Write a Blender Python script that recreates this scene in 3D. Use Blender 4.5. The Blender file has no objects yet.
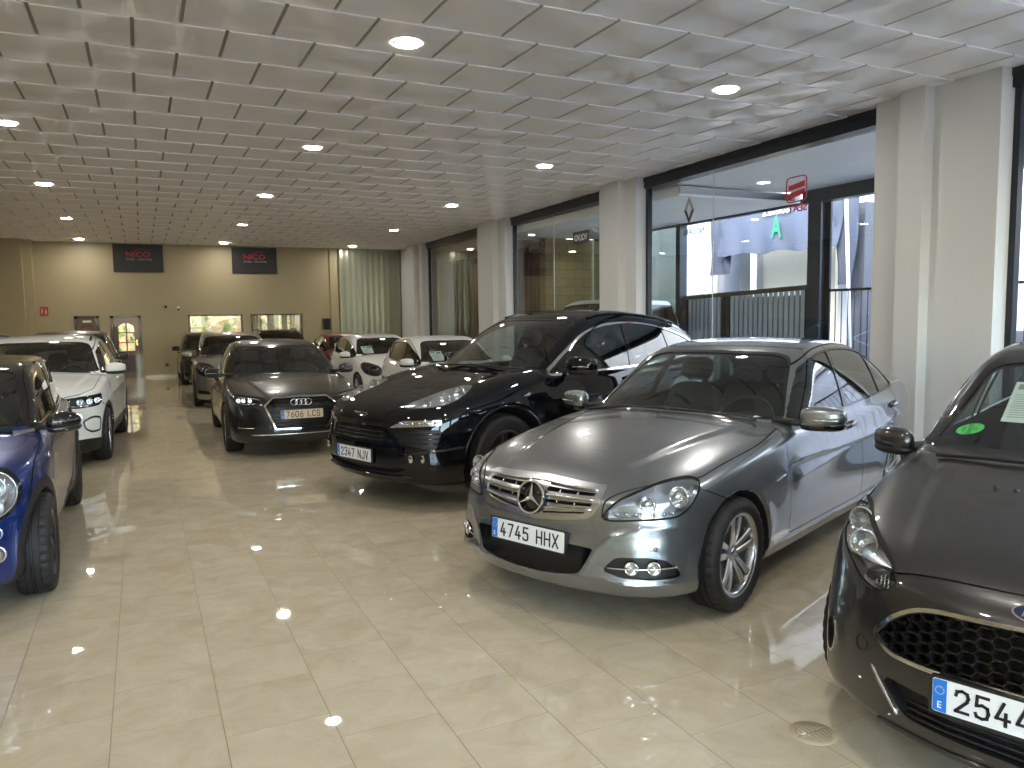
import bpy, math, random
import numpy as np
from mathutils import Matrix, Vector
random.seed(7)
SC = bpy.context.scene
COL = SC.collection
PI = math.pi
ONLY = globals().get('ONLY')          # optional subset while testing

# ------------------------------------------------------------------ materials
MATS = {}
def mat(name, color, rough=.5, metal=0., coat=0., spec=.5, **kw):
    if name in MATS: return MATS[name]
    m = bpy.data.materials.new(name); m.use_nodes = True
    b = m.node_tree.nodes['Principled BSDF']
    b.inputs['Base Color'].default_value = (*color, 1)
    b.inputs['Roughness'].default_value = rough
    b.inputs['Metallic'].default_value = metal
    b.inputs['Coat Weight'].default_value = coat
    b.inputs['Coat Roughness'].default_value = kw.get('coat_rough', .03)
    b.inputs['Specular IOR Level'].default_value = spec
    if 'emit' in kw:
        b.inputs['Emission Color'].default_value = (*kw['emit'], 1)
        b.inputs['Emission Strength'].default_value = kw.get('strength', 1)
    if 'aniso' in kw: b.inputs['Anisotropic'].default_value = kw['aniso']
    MATS[name] = m
    return m
def srgb(r, g, b):
    f = lambda c: (c/255/12.92) if c/255 <= .04045 else ((c/255+.055)/1.055)**2.4
    return (f(r), f(g), f(b))
def N(m, t, **kw):
    n = m.node_tree.nodes.new(t)
    for k, v in kw.items(): setattr(n, k, v)
    return n
def L(m, a, b): m.node_tree.links.new(a, b)
def paint(name, color, metal=.7, rough=.35, flake=0., coat=1.):
    """car paint: metallic base coat under a clear coat, fine flake variation"""
    if name in MATS: return MATS[name]
    m = mat(name, color, rough, metal, coat, coat_rough=.012, spec=.5 if metal > .3 else .0)
    if flake:
        b = m.node_tree.nodes['Principled BSDF']
        tc = N(m, 'ShaderNodeTexCoord'); no = N(m, 'ShaderNodeTexNoise'); no.inputs['Scale'].default_value = 900
        L(m, tc.outputs['Object'], no.inputs['Vector'])
        mr = N(m, 'ShaderNodeMapRange'); mr.inputs['From Min'].default_value = .3; mr.inputs['From Max'].default_value = .7
        mr.inputs['To Min'].default_value = rough - flake; mr.inputs['To Max'].default_value = rough + flake
        L(m, no.outputs['Fac'], mr.inputs['Value']); L(m, mr.outputs['Result'], b.inputs['Roughness'])
    return m
def glass(name, tint=(1, 1, 1), gloss=1., rough=0., ior=1.5):
    """thin glass sheet: Fresnel reflection over tinted see-through"""
    if name in MATS: return MATS[name]
    m = bpy.data.materials.new(name); m.use_nodes = True
    nt = m.node_tree; nt.nodes.clear()
    out = N(m, 'ShaderNodeOutputMaterial'); mx = N(m, 'ShaderNodeMixShader')
    tr = N(m, 'ShaderNodeBsdfTransparent'); gl = N(m, 'ShaderNodeBsdfGlossy'); fr = N(m, 'ShaderNodeFresnel')
    tr.inputs['Color'].default_value = (*tint, 1)
    gl.inputs['Color'].default_value = (gloss, gloss, gloss, 1); gl.inputs['Roughness'].default_value = rough
    # a pane seen from either side reflects alike: take the facing-side IOR
    geo = N(m, 'ShaderNodeNewGeometry'); mi = N(m, 'ShaderNodeMix'); mi.data_type = 'FLOAT'
    mi.inputs[2].default_value = ior; mi.inputs[3].default_value = 1/ior
    L(m, geo.outputs['Backfacing'], mi.inputs[0]); L(m, mi.outputs[0], fr.inputs['IOR'])
    fr2 = N(m, 'ShaderNodeMath', operation='MULTIPLY'); fr2.inputs[1].default_value = 1.6; fr2.use_clamp = True
    L(m, fr.outputs[0], fr2.inputs[0])
    L(m, fr2.outputs[0], mx.inputs[0]); L(m, tr.outputs[0], mx.inputs[1]); L(m, gl.outputs[0], mx.inputs[2])
    L(m, mx.outputs[0], out.inputs['Surface'])
    MATS[name] = m
    return m

BLACK = mat('black_plastic', (.012, .012, .013), .45)
GAPM = mat('gap_shade_rubber', (.006, .006, .006), .7)  # black seal rubber; in panel gaps its colour also carries the shade
LINER = mat('wheel_arch_felt', (.008, .008, .008), .9)
PIANO = mat('gloss_black', (.008, .008, .009), .06, coat=.5)
CHROME = mat('chrome', (.82, .83, .85), .09, 1.)
SATIN = mat('satin_metal', (.62, .63, .65), .24, 1.)
ALLOY = mat('alloy_silver', (.56, .57, .59), .22, .95, coat=.5)
DARKALLOY = mat('black_alloy', (.015, .015, .016), .2, .3, coat=.6)
RUBBER = mat('tyre_rubber', (.012, .012, .0125), .62)
IRON = mat('brake_iron', (.16, .16, .16), .38, .9)
REFL = mat('lamp_reflector', (.75, .77, .8), .12, 1.)
LAMPBASE = mat('lamp_housing', (.50, .51, .53), .28, .85)
LAMPDARK = mat('lamp_housing_dark', (.03, .03, .034), .25, .4)
AMBER = mat('amber_lens', (.8, .25, .02), .15, coat=.5)
REDLENS = mat('red_lens', (.35, .01, .012), .12, coat=.8)
PLATEW = mat('plate_white', (.82, .83, .84), .35, coat=.3)
PLATEB = mat('plate_blue', srgb(20, 120, 215), .35, coat=.3)
PLATEK = mat('plate_black', (.012, .012, .014), .4)
CABIN = mat('cabin_charcoal', (.022, .022, .024), .7)
SEATM = mat('seat_cloth', (.026, .026, .029), .75)
CREAM = mat('headliner_grey', (.30, .30, .29), .85)
PAPER = mat('paper', (.80, .82, .80), .7)
INK = mat('ink', (.06, .06, .07), .6)
WINDSCREEN = glass('windscreen_glass', (.74, .82, .79))
SIDEGLASS = glass('side_window_glass', (.58, .66, .63))
PRIVACY = glass('privacy_glass', (.10, .11, .11))
LENS = glass('lamp_lens', (.95, .96, .97), ior=1.45)

# ------------------------------------------------------------------ mesh helpers
def add_obj(name, data, parent=None):
    o = bpy.data.objects.new(name, data); COL.objects.link(o)
    if parent is not None: o.parent = parent
    return o
def mk(name, V, F, m, parent=None, smooth=True, normals=None, mats=None, midx=None):
    me = bpy.data.meshes.new(name)
    V = np.asarray(V, dtype=np.float32)
    if isinstance(F, np.ndarray) and F.ndim == 2:
        nf, k = F.shape
        me.vertices.add(len(V)); me.vertices.foreach_set('co', V.ravel())
        me.loops.add(nf*k); me.loops.foreach_set('vertex_index', F.ravel().astype(np.int32))
        me.polygons.add(nf); me.polygons.foreach_set('loop_start', np.arange(0, nf*k, k, dtype=np.int32))
        me.update(calc_edges=True)
    else:
        me.from_pydata([tuple(map(float, v)) for v in V], [], [tuple(map(int, f)) for f in F])
    for mm in (mats or [m]): me.materials.append(mm)
    if midx is not None: me.polygons.foreach_set('material_index', np.asarray(midx, dtype=np.int32))
    if smooth is True or smooth is False:
        me.polygons.foreach_set('use_smooth', np.full(len(me.polygons), bool(smooth)))
    else:
        me.polygons.foreach_set('use_smooth', np.ones(len(me.polygons), bool)); me.set_sharp_from_angle(angle=smooth)
    if normals is not None:
        me.normals_split_custom_set_from_vertices(np.asarray(normals, dtype=np.float32).tolist())
    me.update()
    return add_obj(name, me, parent)
class MB:
    """gathers simple solids into one mesh"""
    def __init__(s): s.V = []; s.F = []; s.n = 0; s.mi = []
    def add(s, V, F, mi=0):
        V = np.asarray(V, float)
        s.V.append(V); s.F += [tuple(int(i)+s.n for i in f) for f in F]; s.mi += [mi]*len(F); s.n += len(V); return s
    def box(s, a, b, mi=0):
        (x0, y0, z0), (x1, y1, z1) = a, b
        V = [(x0,y0,z0),(x1,y0,z0),(x1,y1,z0),(x0,y1,z0),(x0,y0,z1),(x1,y0,z1),(x1,y1,z1),(x0,y1,z1)]
        return s.add(V, [(0,3,2,1),(4,5,6,7),(0,1,5,4),(1,2,6,5),(2,3,7,6),(3,0,4,7)], mi)
    def build(s, name, m, parent=None, smooth=False, mats=None):
        return mk(name, np.concatenate(s.V), s.F, m, parent, smooth, mats=mats, midx=s.mi if mats else None)
def lathe(prof, n=32, closed=False):
    """profile (r, h) revolved about local Y; returns V, F"""
    k = len(prof); V = []
    for i in range(n):
        a = 2*PI*i/n
        for r, h in prof: V.append((r*math.cos(a), h, r*math.sin(a)))
    F = []
    for i in range(n):
        j = (i+1) % n
        for q in range(k if closed else k-1):
            p = (q+1) % k
            F.append((i*k+q, i*k+p, j*k+p, j*k+q))
    return np.array(V), F
def tube(path, r, n=8, closed=False, squash=None, caps=True):
    P = np.asarray(path, float); m = len(P); V = []
    T = np.gradient(P, axis=0) if not closed else np.roll(P, -1, 0)-np.roll(P, 1, 0)
    T /= np.linalg.norm(T, axis=1)[:, None]+1e-12
    ref = np.array([0, 0, 1.]) if abs(T[0][2]) < .9 else np.array([1., 0, 0])
    rr = np.broadcast_to(np.asarray(r, float), (m,))
    u = None
    for i in range(m):
        if u is None: u = np.cross(T[i], ref)
        u = u-T[i]*(u@T[i]); u /= np.linalg.norm(u)+1e-12
        v = np.cross(T[i], u)
        for k in range(n):
            a = 2*PI*k/n
            V.append(P[i]+rr[i]*(u*math.cos(a)+v*math.sin(a)*(squash or 1)))
    F = []
    for i in range(m if closed else m-1):
        j = (i+1) % m
        for k in range(n):
            l = (k+1) % n
            F.append((i*n+k, i*n+l, j*n+l, j*n+k))
    if caps and not closed: F += [tuple(range(n-1, -1, -1)), tuple(range((m-1)*n, m*n))]
    return np.array(V), F
def pillow(c, s, e=.5, n=14, rot=None):
    """superellipsoid cushion"""
    V = []; F = []; nu, nv = 2*n, n
    pw = lambda t: math.copysign(abs(t)**e, t)
    for i in range(nv+1):
        p = -PI/2+PI*i/nv
        for j in range(nu):
            a = 2*PI*j/nu
            V.append((s[0]*pw(math.cos(p))*pw(math.cos(a)), s[1]*pw(math.cos(p))*pw(math.sin(a)), s[2]*pw(math.sin(p))))
    for i in range(nv):
        for j in range(nu):
            k = (j+1) % nu; F.append((i*nu+j, i*nu+k, (i+1)*nu+k, (i+1)*nu+j))
    V = np.array(V)
    if rot is not None: V = V@np.array(rot).T
    return V+np.array(c), F
def rotm(axis, a):
    return np.array(Matrix.Rotation(a, 3, axis))
def prism(poly, h0, h1):
    """2-D polygon (a, b) extruded along third axis; V = (a, b, h)"""
    n = len(poly)
    V = [(p[0], p[1], h0) for p in poly]+[(p[0], p[1], h1) for p in poly]
    F = [tuple(range(n-1, -1, -1)), tuple(range(n, 2*n))]+[(i, (i+1) % n, n+(i+1) % n, n+i) for i in range(n)]
    return np.array(V, float), F
def text_mesh(body, size=1., ex=.0, space=1., bold=0.):
    """V, F of lettering lying in XY, origin at its centre"""
    cu = bpy.data.curves.new('lettering', 'FONT'); cu.body = body; cu.size = size; cu.extrude = ex
    cu.align_x = 'CENTER'; cu.align_y = 'CENTER'; cu.space_character = space; cu.offset = bold; cu.resolution_u = 3
    o = bpy.data.objects.new('lettering', cu); COL.objects.link(o)
    dg = bpy.context.evaluated_depsgraph_get(); dg.update()
    me = bpy.data.meshes.new_from_object(o.evaluated_get(dg))
    V = np.array([v.co[:] for v in me.vertices]) if len(me.vertices) else np.zeros((0, 3))
    F = [tuple(p.vertices) for p in me.polygons]
    bpy.data.objects.remove(o); bpy.data.curves.remove(cu); bpy.data.meshes.remove(me)
    if len(V): V[:, :2] -= (V[:, :2].max(0)+V[:, :2].min(0))/2
    return V, F
def fit_text(body, w, h, ex=.001, space=1., bold=0.):
    V, F = text_mesh(body, 1., 0, space, bold)
    d = V[:, :2].max(0)-V[:, :2].min(0)
    V2, F2 = text_mesh(body, 1., ex, space, bold)
    V2[:, 0] *= w/d[0]; V2[:, 1] *= h/d[1]
    return V2, F2
def tag(o, label=None, cat=None, group=None, kind=None):
    if label: o['label'] = label
    if cat: o['category'] = cat
    if group: o['group'] = group
    if kind: o['kind'] = kind
    return o
def empty(name, loc, rz=0.):
    o = bpy.data.objects.new(name, None); COL.objects.link(o); o.empty_display_size = .2
    o.location = loc; o.rotation_euler = (0, 0, rz)
    return o
# ------------------------------------------------------------------ car bodies
def pchip(X, Y, q):
    X = np.asarray(X, float); Y = np.asarray(Y, float); h = np.diff(X); dl = np.diff(Y)/h
    m = np.zeros(len(X)); m[0] = dl[0]; m[-1] = dl[-1]
    for i in range(1, len(X)-1):
        if dl[i-1]*dl[i] > 0:
            w1 = 2*h[i]+h[i-1]; w2 = h[i]+2*h[i-1]; m[i] = (w1+w2)/(w1/dl[i-1]+w2/dl[i])
    i = np.clip(np.searchsorted(X, q)-1, 0, len(X)-2); t = (q-X[i])/h[i]
    t2 = t*t; t3 = t2*t
    r = (2*t3-3*t2+1)*Y[i]+(t3-2*t2+t)*h[i]*m[i]+(-2*t3+3*t2)*Y[i+1]+(t3-t2)*h[i]*m[i+1]
    r = np.where(q < X[0], Y[0]+m[0]*(q-X[0]), r); return np.where(q > X[-1], Y[-1]+m[-1]*(q-X[-1]), r)
def spl(pts, s=.03, lin=False):
    """smooth 1-D profile through points; s = rounding of its corners"""
    if not hasattr(pts, '__len__'): return lambda q: np.full_like(np.asarray(q, float), pts)
    X = [p[0] for p in pts]; Y = [p[1] for p in pts]
    st = .002; q = np.arange(X[0]-.6, X[-1]+.6, st)
    if lin:
        v = np.interp(q, X, Y)
        v = np.where(q < X[0], Y[0]+(Y[1]-Y[0])/(X[1]-X[0])*(q-X[0]), v)
        v = np.where(q > X[-1], Y[-1]+(Y[-1]-Y[-2])/(X[-1]-X[-2])*(q-X[-1]), v)
    else: v = pchip(X, Y, q)
    if s > 0:
        k = int(3*s/st); g = np.exp(-.5*(np.arange(-k, k+1)*st/s)**2); g /= g.sum()
        pad = np.concatenate([v[0]+(v[1]-v[0])*np.arange(-k, 0), v, v[-1]+(v[-1]-v[-2])*np.arange(1, k+1)])
        v = np.convolve(pad, g, 'valid')
    return lambda z: np.interp(z, q, v)
def smax(a, b, r):
    h = np.maximum(r-np.abs(a-b), 0)/r
    return np.maximum(a, b)+h*h*r*.25
def smin(a, b, r): return -smax(-a, -b, r)
def sstep(a, b, x):
    t = np.clip((x-a)/(b-a), 0, 1); return t*t*(3-2*t)
def curve(pts, n=8, closed=True):
    """Catmull-Rom through 2-D points"""
    P = np.asarray(pts, float); m = len(P); out = []
    for i in range(m if closed else m-1):
        if closed: a, b, c, d = P[i-1], P[i], P[(i+1) % m], P[(i+2) % m]
        else: a, b, c, d = P[max(i-1, 0)], P[i], P[i+1], P[min(i+2, m-1)]
        for k in range(n):
            t = k/n
            out.append(.5*((2*b)+(-a+c)*t+(2*a-5*b+4*c-d)*t*t+(-a+3*b-3*c+d)*t**3))
    if not closed: out.append(P[-1])
    return np.array(out)
def rnd(pts, r=.02, n=4):
    """polygon with its corners rounded; a point may carry its own radius"""
    P = [np.array(p[:2], float) for p in pts]; R = [p[2] if len(p) > 2 else r for p in pts]; m = len(P); out = []
    for i in range(m):
        a, b, c = P[i-1], P[i], P[(i+1) % m]
        if R[i] <= 0: out.append(b); continue
        la, lc = np.linalg.norm(a-b), np.linalg.norm(c-b); d = min(R[i], la*.48, lc*.48)
        p, q = b+(a-b)/la*d, b+(c-b)/lc*d
        for k in range(n+1):
            t = k/n; out.append(p*(1-t)**2+b*2*t*(1-t)+q*t*t)
    return np.array(out)
def sdpoly(P, u, v):
    P = np.asarray(P, float); d = np.full(u.shape, 1e9); s = np.ones(u.shape)
    for i in range(len(P)):
        a, b = P[i], P[i-1]; ex, ey = b-a; wx, wy = u-a[0], v-a[1]
        t = np.clip((wx*ex+wy*ey)/(ex*ex+ey*ey+1e-18), 0, 1)
        d = np.minimum(d, (wx-ex*t)**2+(wy-ey*t)**2)
        c1 = v >= a[1]; c2 = v < b[1]; c3 = ex*wy > ey*wx
        s = np.where((c1 & c2 & c3) | (~c1 & ~c2 & ~c3), -s, s)
    return s*np.sqrt(d)
def dline(P, u, v):
    P = np.asarray(P, float); d = np.full(u.shape, 1e9)
    for i in range(len(P)-1):
        a, b = P[i], P[i+1]; ex, ey = b-a; wx, wy = u-a[0], v-a[1]
        t = np.clip((wx*ex+wy*ey)/(ex*ex+ey*ey+1e-18), 0, 1)
        d = np.minimum(d, (wx-ex*t)**2+(wy-ey*t)**2)
    return np.sqrt(d)

class Car:
    """x runs back from the nose, y to the car's left, z up (metres); the shell is one implicit surface that is meshed, then cut into its panels"""
    def __init__(s, **k):
        s.k = k; s.L = k['L']
        g = k.get
        s.half = spl(k['half'], .05); s.sec = spl(k['sec'], g('sec_s', .018)); s.nose = spl(k['nose'], g('nose_s', .018)); s.pf = spl(k['pf'], .03)
        s.tail = spl(k['tail'], .025); s.pr = spl(k['pr'], .03); s.deck = spl(k['deck'], g('deck_s', .03)); s.crown = spl(g('crown', .05), .08)
        s.roof = spl(k['roof'], g('roof_s', .03)); s.gw = spl(k['gw'], .06); s.zbot = spl(g('zbot', [(0, .18), (5, .18)]), .05)
        s.creases = [(spl(c[0], .05), c[1], c[2], c[3], c[4]) for c in g('creases', [])]
        s.hoodc = [(spl(c[0], .05), c[1], c[2], c[3], c[4]) for c in g('hoodc', [])]
        s.fcre = g('fcre', [])
        s.xf, s.xr, s.zw, s.ra = k['xf'], k['xr'], k['zw'], k['ra']
    def f(s, x, y, z):
        k = s.k; g = k.get; ay = np.abs(y)
        w0 = s.half(x); w = w0-s.sec(z)
        for ln, amp, wd, x0, x1 in s.creases:
            dz = z-ln(x); win = sstep(x0, x0+.15, x)*(1-sstep(x1-.15, x1, x))
            w = w+amp*np.exp(-np.sqrt(dz*dz+1e-5)/wd)*win
        rf = np.hypot(x-s.xf, z-s.zw); rr = np.hypot(x-s.xr, z-s.zw); rm = np.minimum(rf, rr)
        fl = g('flare', .012)
        if fl: w = w+fl*np.exp(-(np.maximum(rm-s.ra, 0)/g('flare_w', .07))**2)
        side = ay-w
        e = .004
        ns = (s.nose(z+e)-s.nose(z-e))/(2*e); ps = (s.pf(ay+e)-s.pf(ay-e))/(2*e)
        fx = s.nose(z)+s.pf(ay)
        for ln, amp, wd in s.fcre:
            yy, zz_ = np.broadcast_arrays(ay, z); dd = dline(ln, yy, zz_); fx = fx-amp*np.exp(-np.sqrt((dd/wd)**2+.02))
        front = (fx-x)/np.sqrt(1+ns*ns+ps*ps)
        ns = (s.tail(z+e)-s.tail(z-e))/(2*e); ps = (s.pr(ay+e)-s.pr(ay-e))/(2*e)
        tail = (x-(s.L-s.tail(z)-s.pr(ay)))/np.sqrt(1+ns*ns+ps*ps)
        dk = s.deck(x); ds = (s.deck(x+e)-s.deck(x-e))/(2*e)
        h = dk-s.crown(x)*(ay/w0)**2
        for ln, amp, wd, x0, x1 in s.hoodc:
            win = sstep(x0, x0+.2, x)*(1-sstep(x1-.2, x1, x))
            dy = ay-ln(x); h = h+amp*win*np.where(wd > 0, 1-sstep(-abs(wd), abs(wd), dy), np.exp(-(dy/wd)**2))
        top = (z-h)/np.sqrt(1+ds*ds)
        low = smax(side, front, g('r_fs', .08)); low = smax(low, tail, g('r_ts', .09)); low = smax(low, top, g('r_top', .07)); low = smax(low, s.zbot(x)-z, .05)
        # greenhouse
        xm = g('xmid', 2.5)
        xe = x-g('kf', .3)*ay*ay*(1-sstep(xm-.7, xm, x))+g('kr', .3)*ay*ay*sstep(xm, xm+.7, x)
        rs = (s.roof(xe+e)-s.roof(xe-e))/(2*e)
        fr = (z-(s.roof(xe)-g('rcrown', .10)*ay*ay))/np.sqrt(1+rs*rs)
        zz = np.maximum(z-g('zbelt', .95), -.3); t1, t2 = g('tum', (.35, .35))
        gs = (ay-(s.gw(x)-t1*zz-t2*zz*np.abs(zz)))/math.sqrt(1+t1*t1)
        gr = np.maximum(smax(fr, gs, g('r_roof', .09)), g('zbelt', .95)-.22-z)
        o = smin(low, gr, g('r_cowl', .03))
        arch = smax(rm-s.ra, g('arch_in', .52)-ay, .04)
        return smax(o, -arch, .010)
    def grad(s, P, e=.005):
        x, y, z = P.T
        return np.stack([s.f(x+e, y, z)-s.f(x-e, y, z), s.f(x, y+e, z)-s.f(x, y-e, z), s.f(x, y, z+e)-s.f(x, y, z-e)], 1)/(2*e)
    def mesh(s, c):
        xs = np.arange(-.06, s.L+.08, c); ys = (np.arange(int(1.12/c)+2)-.5)*c; zs = np.arange(.06, s.k['H']+.06, c)
        f = s.f(xs[:, None, None], ys[None, :, None], zs[None, None, :]).astype(np.float32)
        ins = f < 0; nx, ny, nz = f.shape
        cs = np.zeros((nx-1, ny-1, nz-1), np.int8)
        off = [(a, b, d) for a in (0, 1) for b in (0, 1) for d in (0, 1)]
        for a, b, d in off: cs += ins[a:nx-1+a, b:ny-1+b, d:nz-1+d]
        act = np.argwhere((cs > 0) & (cs < 8)); idx = -np.ones(cs.shape, np.int32); idx[tuple(act.T)] = np.arange(len(act))
        acc = np.zeros((len(act), 3)); cnt = np.zeros(len(act))
        for ax in range(3):
            for o in off:
                if o[ax]: continue
                o2 = list(o); o2[ax] = 1
                a = f[tuple((act+o).T)]; b = f[tuple((act+o2).T)]; m = (a < 0) != (b < 0)
                t = np.where(m, a/(a-b+1e-20), 0); p = np.tile(np.array(o, float), (len(act), 1)); p[:, ax] += t
                acc[m] += p[m]; cnt += m
        V = (act+acc/cnt[:, None])*c+np.array([xs[0], ys[0], zs[0]])
        mid = act[:, 1] == 0; V[mid, 1] = 0
        Q = []
        for ax in range(3):
            sl0 = [slice(1, -1)]*3; sl1 = [slice(1, -1)]*3; sl0[ax] = slice(0, -1); sl1[ax] = slice(1, None)
            A = ins[tuple(sl0)]; B = ins[tuple(sl1)]
            e = np.argwhere(A != B); st = A[tuple(e.T)]
            for q in range(3):
                if q != ax: e[:, q] += 1
            u, v = [(1, 2), (2, 0), (0, 1)][ax]
            du = np.zeros(3, int); dv = np.zeros(3, int); du[u] = 1; dv[v] = 1
            qd = np.stack([idx[tuple((e-du-dv).T)], idx[tuple((e-dv).T)], idx[tuple(e.T)], idx[tuple((e-du).T)]], 1)
            qd[~st] = qd[~st][:, ::-1]
            Q.append(qd[(qd >= 0).all(1)])
        Q = np.concatenate(Q)
        for _ in range(3):
            x, y, z = V.T; g = s.grad(V); fv = s.f(x, y, z)
            st = fv/np.maximum((g*g).sum(1), .3); st = np.clip(st, -c*.4, c*.4); V = V-g*st[:, None]; V[mid, 1] = 0
        V[:, 1] = np.maximum(V[:, 1], 0)
        d1 = np.linalg.norm(V[Q[:, 0]]-V[Q[:, 2]], axis=1); d2 = np.linalg.norm(V[Q[:, 1]]-V[Q[:, 3]], axis=1)
        T = np.where((d1 <= d2)[:, None, None], np.stack([Q[:, [0, 1, 2]], Q[:, [0, 2, 3]]], 1), np.stack([Q[:, [0, 1, 3]], Q[:, [1, 2, 3]]], 1)).reshape(-1, 3)
        n = s.grad(V); n /= np.linalg.norm(n, axis=1)[:, None]+1e-12; n[mid, 1] = 0
        s.V, s.T, s.Nn = V, T, n
        s.lab = np.zeros(len(T), np.int16); s.names = ['body']; s.c = c
        fn = np.cross(V[T[:, 1]]-V[T[:, 0]], V[T[:, 2]]-V[T[:, 0]])
        if ((fn*n[T[:, 0]]).sum(1)).mean() < 0: s.T = T[:, ::-1].copy()
        s._liner()
        return s
    def _liner(s):
        C = s.V[s.T].mean(1); n = s.Nn[s.T].mean(1)
        for xw in (s.xf, s.xr):
            dx, dz = C[:, 0]-xw, C[:, 2]-s.zw; r = np.hypot(dx, dz)
            rad = (n[:, 0]*dx+n[:, 2]*dz)/(r+1e-9)
            m = (r < s.ra+.004) & ((rad < -.5) | (np.abs(C[:, 1]) < s.k.get('arch_in', .52)+.06)) & (C[:, 1] < s.k['W']-.02)
            s.lab[m] = s.id('wheel_arch_liner' if xw == s.xf else 'rear_arch_liner')
    def id(s, nm):
        if nm not in s.names: s.names.append(nm)
        return s.names.index(nm)
    # projections --------------------------------------------------------
    def uv(s, proj, P):
        x, y, z = P.T
        if proj == 'F': return y, z
        if proj == 'S': return x, z
        if proj == 'T': return x, y
        a = math.radians(proj); return y*math.cos(a)+x*math.sin(a), z     # seen from azimuth a off the nose
    def _sel(s, box, nrm, only):
        P = s.V[s.T]; lo = P.min(1); hi = P.max(1); m = np.ones(len(s.T), bool)
        if box:
            for q in range(3):
                if box[q]: m &= (hi[:, q] >= box[q][0]) & (lo[:, q] <= box[q][1])
        if nrm is not None:
            n = s.Nn[s.T].mean(1); m &= n@np.asarray(nrm[:3], float) > nrm[3]
        if only is not None: m &= np.isin(s.lab, [s.id(o) for o in only])
        return m
    def refine(s, box, lev=1):
        for _ in range(lev):
            m = s._sel(box, None, None); T = s.T[m]
            if not len(T): return
            E = np.sort(np.concatenate([T[:, [0, 1]], T[:, [1, 2]], T[:, [2, 0]]]), 1)
            U, inv = np.unique(E, axis=0, return_inverse=True); inv = inv.ravel(); b = len(s.V); k = len(T)
            s.V = np.concatenate([s.V, (s.V[U[:, 0]]+s.V[U[:, 1]])/2]); nn = s.Nn[U[:, 0]]+s.Nn[U[:, 1]]
            s.Nn = np.concatenate([s.Nn, nn/(np.linalg.norm(nn, axis=1)[:, None]+1e-9)])
            a, c, d = b+inv[:k], b+inv[k:2*k], b+inv[2*k:]
            n4 = np.concatenate([np.stack([T[:, 0], a, d], 1), np.stack([a, T[:, 1], c], 1), np.stack([d, c, T[:, 2]], 1), np.stack([a, c, d], 1)])
            s.T = np.concatenate([s.T[~m], n4]); s.lab = np.concatenate([s.lab[~m], np.tile(s.lab[m], 4)])
    def split(s, fld, m):
        T = s.T[m]
        if not len(T): return
        vi = np.unique(T); d = np.full(len(s.V), 1.); d[vi] = fld(s.V[vi]); d[np.abs(d) < s.c*.03] = 0
        sg = np.sign(d).astype(int); S = sg[T]; cr = (S.min(1) < 0) & (S.max(1) > 0)
        if not cr.any(): return
        ci = np.flatnonzero(m)[cr]; T = s.T[ci]; lb = s.lab[ci]
        E = np.concatenate([T[:, [0, 1]], T[:, [1, 2]], T[:, [2, 0]]]); E = E[sg[E[:, 0]]*sg[E[:, 1]] < 0]
        U = np.unique(np.sort(E, 1), axis=0); t = d[U[:, 0]]/(d[U[:, 0]]-d[U[:, 1]])
        b = len(s.V); nv = s.V[U[:, 0]]*(1-t)[:, None]+s.V[U[:, 1]]*t[:, None]; nn = s.Nn[U[:, 0]]*(1-t)[:, None]+s.Nn[U[:, 1]]*t[:, None]
        s.V = np.concatenate([s.V, nv]); s.Nn = np.concatenate([s.Nn, nn/(np.linalg.norm(nn, axis=1)[:, None]+1e-9)])
        key = U[:, 0].astype(np.int64)*(2**32)+U[:, 1]
        def mid(p, q):
            lo, hi = np.minimum(p, q), np.maximum(p, q)
            return b+np.searchsorted(key, lo.astype(np.int64)*(2**32)+hi)
        S = sg[T]; new = []; nl = []
        z = (S == 0).sum(1) == 1
        if z.any():
            Tz, lz, r = T[z], lb[z], np.argmax(S[z] == 0, 1); ar = np.arange(len(Tz))
            a, p, q = Tz[ar, r], Tz[ar, (r+1) % 3], Tz[ar, (r+2) % 3]; mm = mid(p, q)
            new += [np.stack([a, p, mm], 1), np.stack([a, mm, q], 1)]; nl += [lz, lz]
        if (~z).any():
            Tn, ln, Sn = T[~z], lb[~z], S[~z]; odd = np.argmax(Sn*np.sign(Sn.sum(1))[:, None] < 0, 1); ar = np.arange(len(Tn))
            a, p, q = Tn[ar, odd], Tn[ar, (odd+1) % 3], Tn[ar, (odd+2) % 3]; m1, m2 = mid(a, p), mid(a, q)
            new += [np.stack([a, m1, m2], 1), np.stack([m1, p, q], 1), np.stack([m1, q, m2], 1)]; nl += [ln, ln, ln]
        keep = np.ones(len(s.T), bool); keep[ci] = False
        s.T = np.concatenate([s.T[keep]]+new); s.lab = np.concatenate([s.lab[keep]]+nl)
    def region(s, name, proj, poly, box=None, nrm=None, only=None, grow=0., fld=None):
        """label everything inside the outline"""
        if fld is None: fld = lambda P: sdpoly(poly, *s.uv(proj, P))-grow
        s.split(fld, s._sel(box, nrm, only))
        m = s._sel(box, nrm, only); i = np.flatnonzero(m)
        if not len(i): return
        C = s.V[s.T[i]].mean(1); s.lab[i[fld(C) < 0]] = s.id(name)
    def band(s, name, proj, poly, w0, w1, box=None, nrm=None, only=None, open_=False):
        """label the strip between two offsets of an outline (open_ = a line)"""
        f0 = (lambda P: dline(poly, *s.uv(proj, P))) if open_ else (lambda P: sdpoly(poly, *s.uv(proj, P)))
        for w in ((w1,) if open_ else (w0, w1)): s.split(lambda P: f0(P)-w, s._sel(box, nrm, only))
        m = s._sel(box, nrm, only); i = np.flatnonzero(m)
        if not len(i): return
        d = f0(s.V[s.T[i]].mean(1)); s.lab[i[(d < w1) & (d > (-1 if open_ else w0))]] = s.id(name)
    def gap(s, proj, poly, w=.005, box=None, nrm=None, only=None, open_=False):
        s.band('panel_gap', proj, poly, -w/2, w/2, box, nrm, only, open_)
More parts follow.
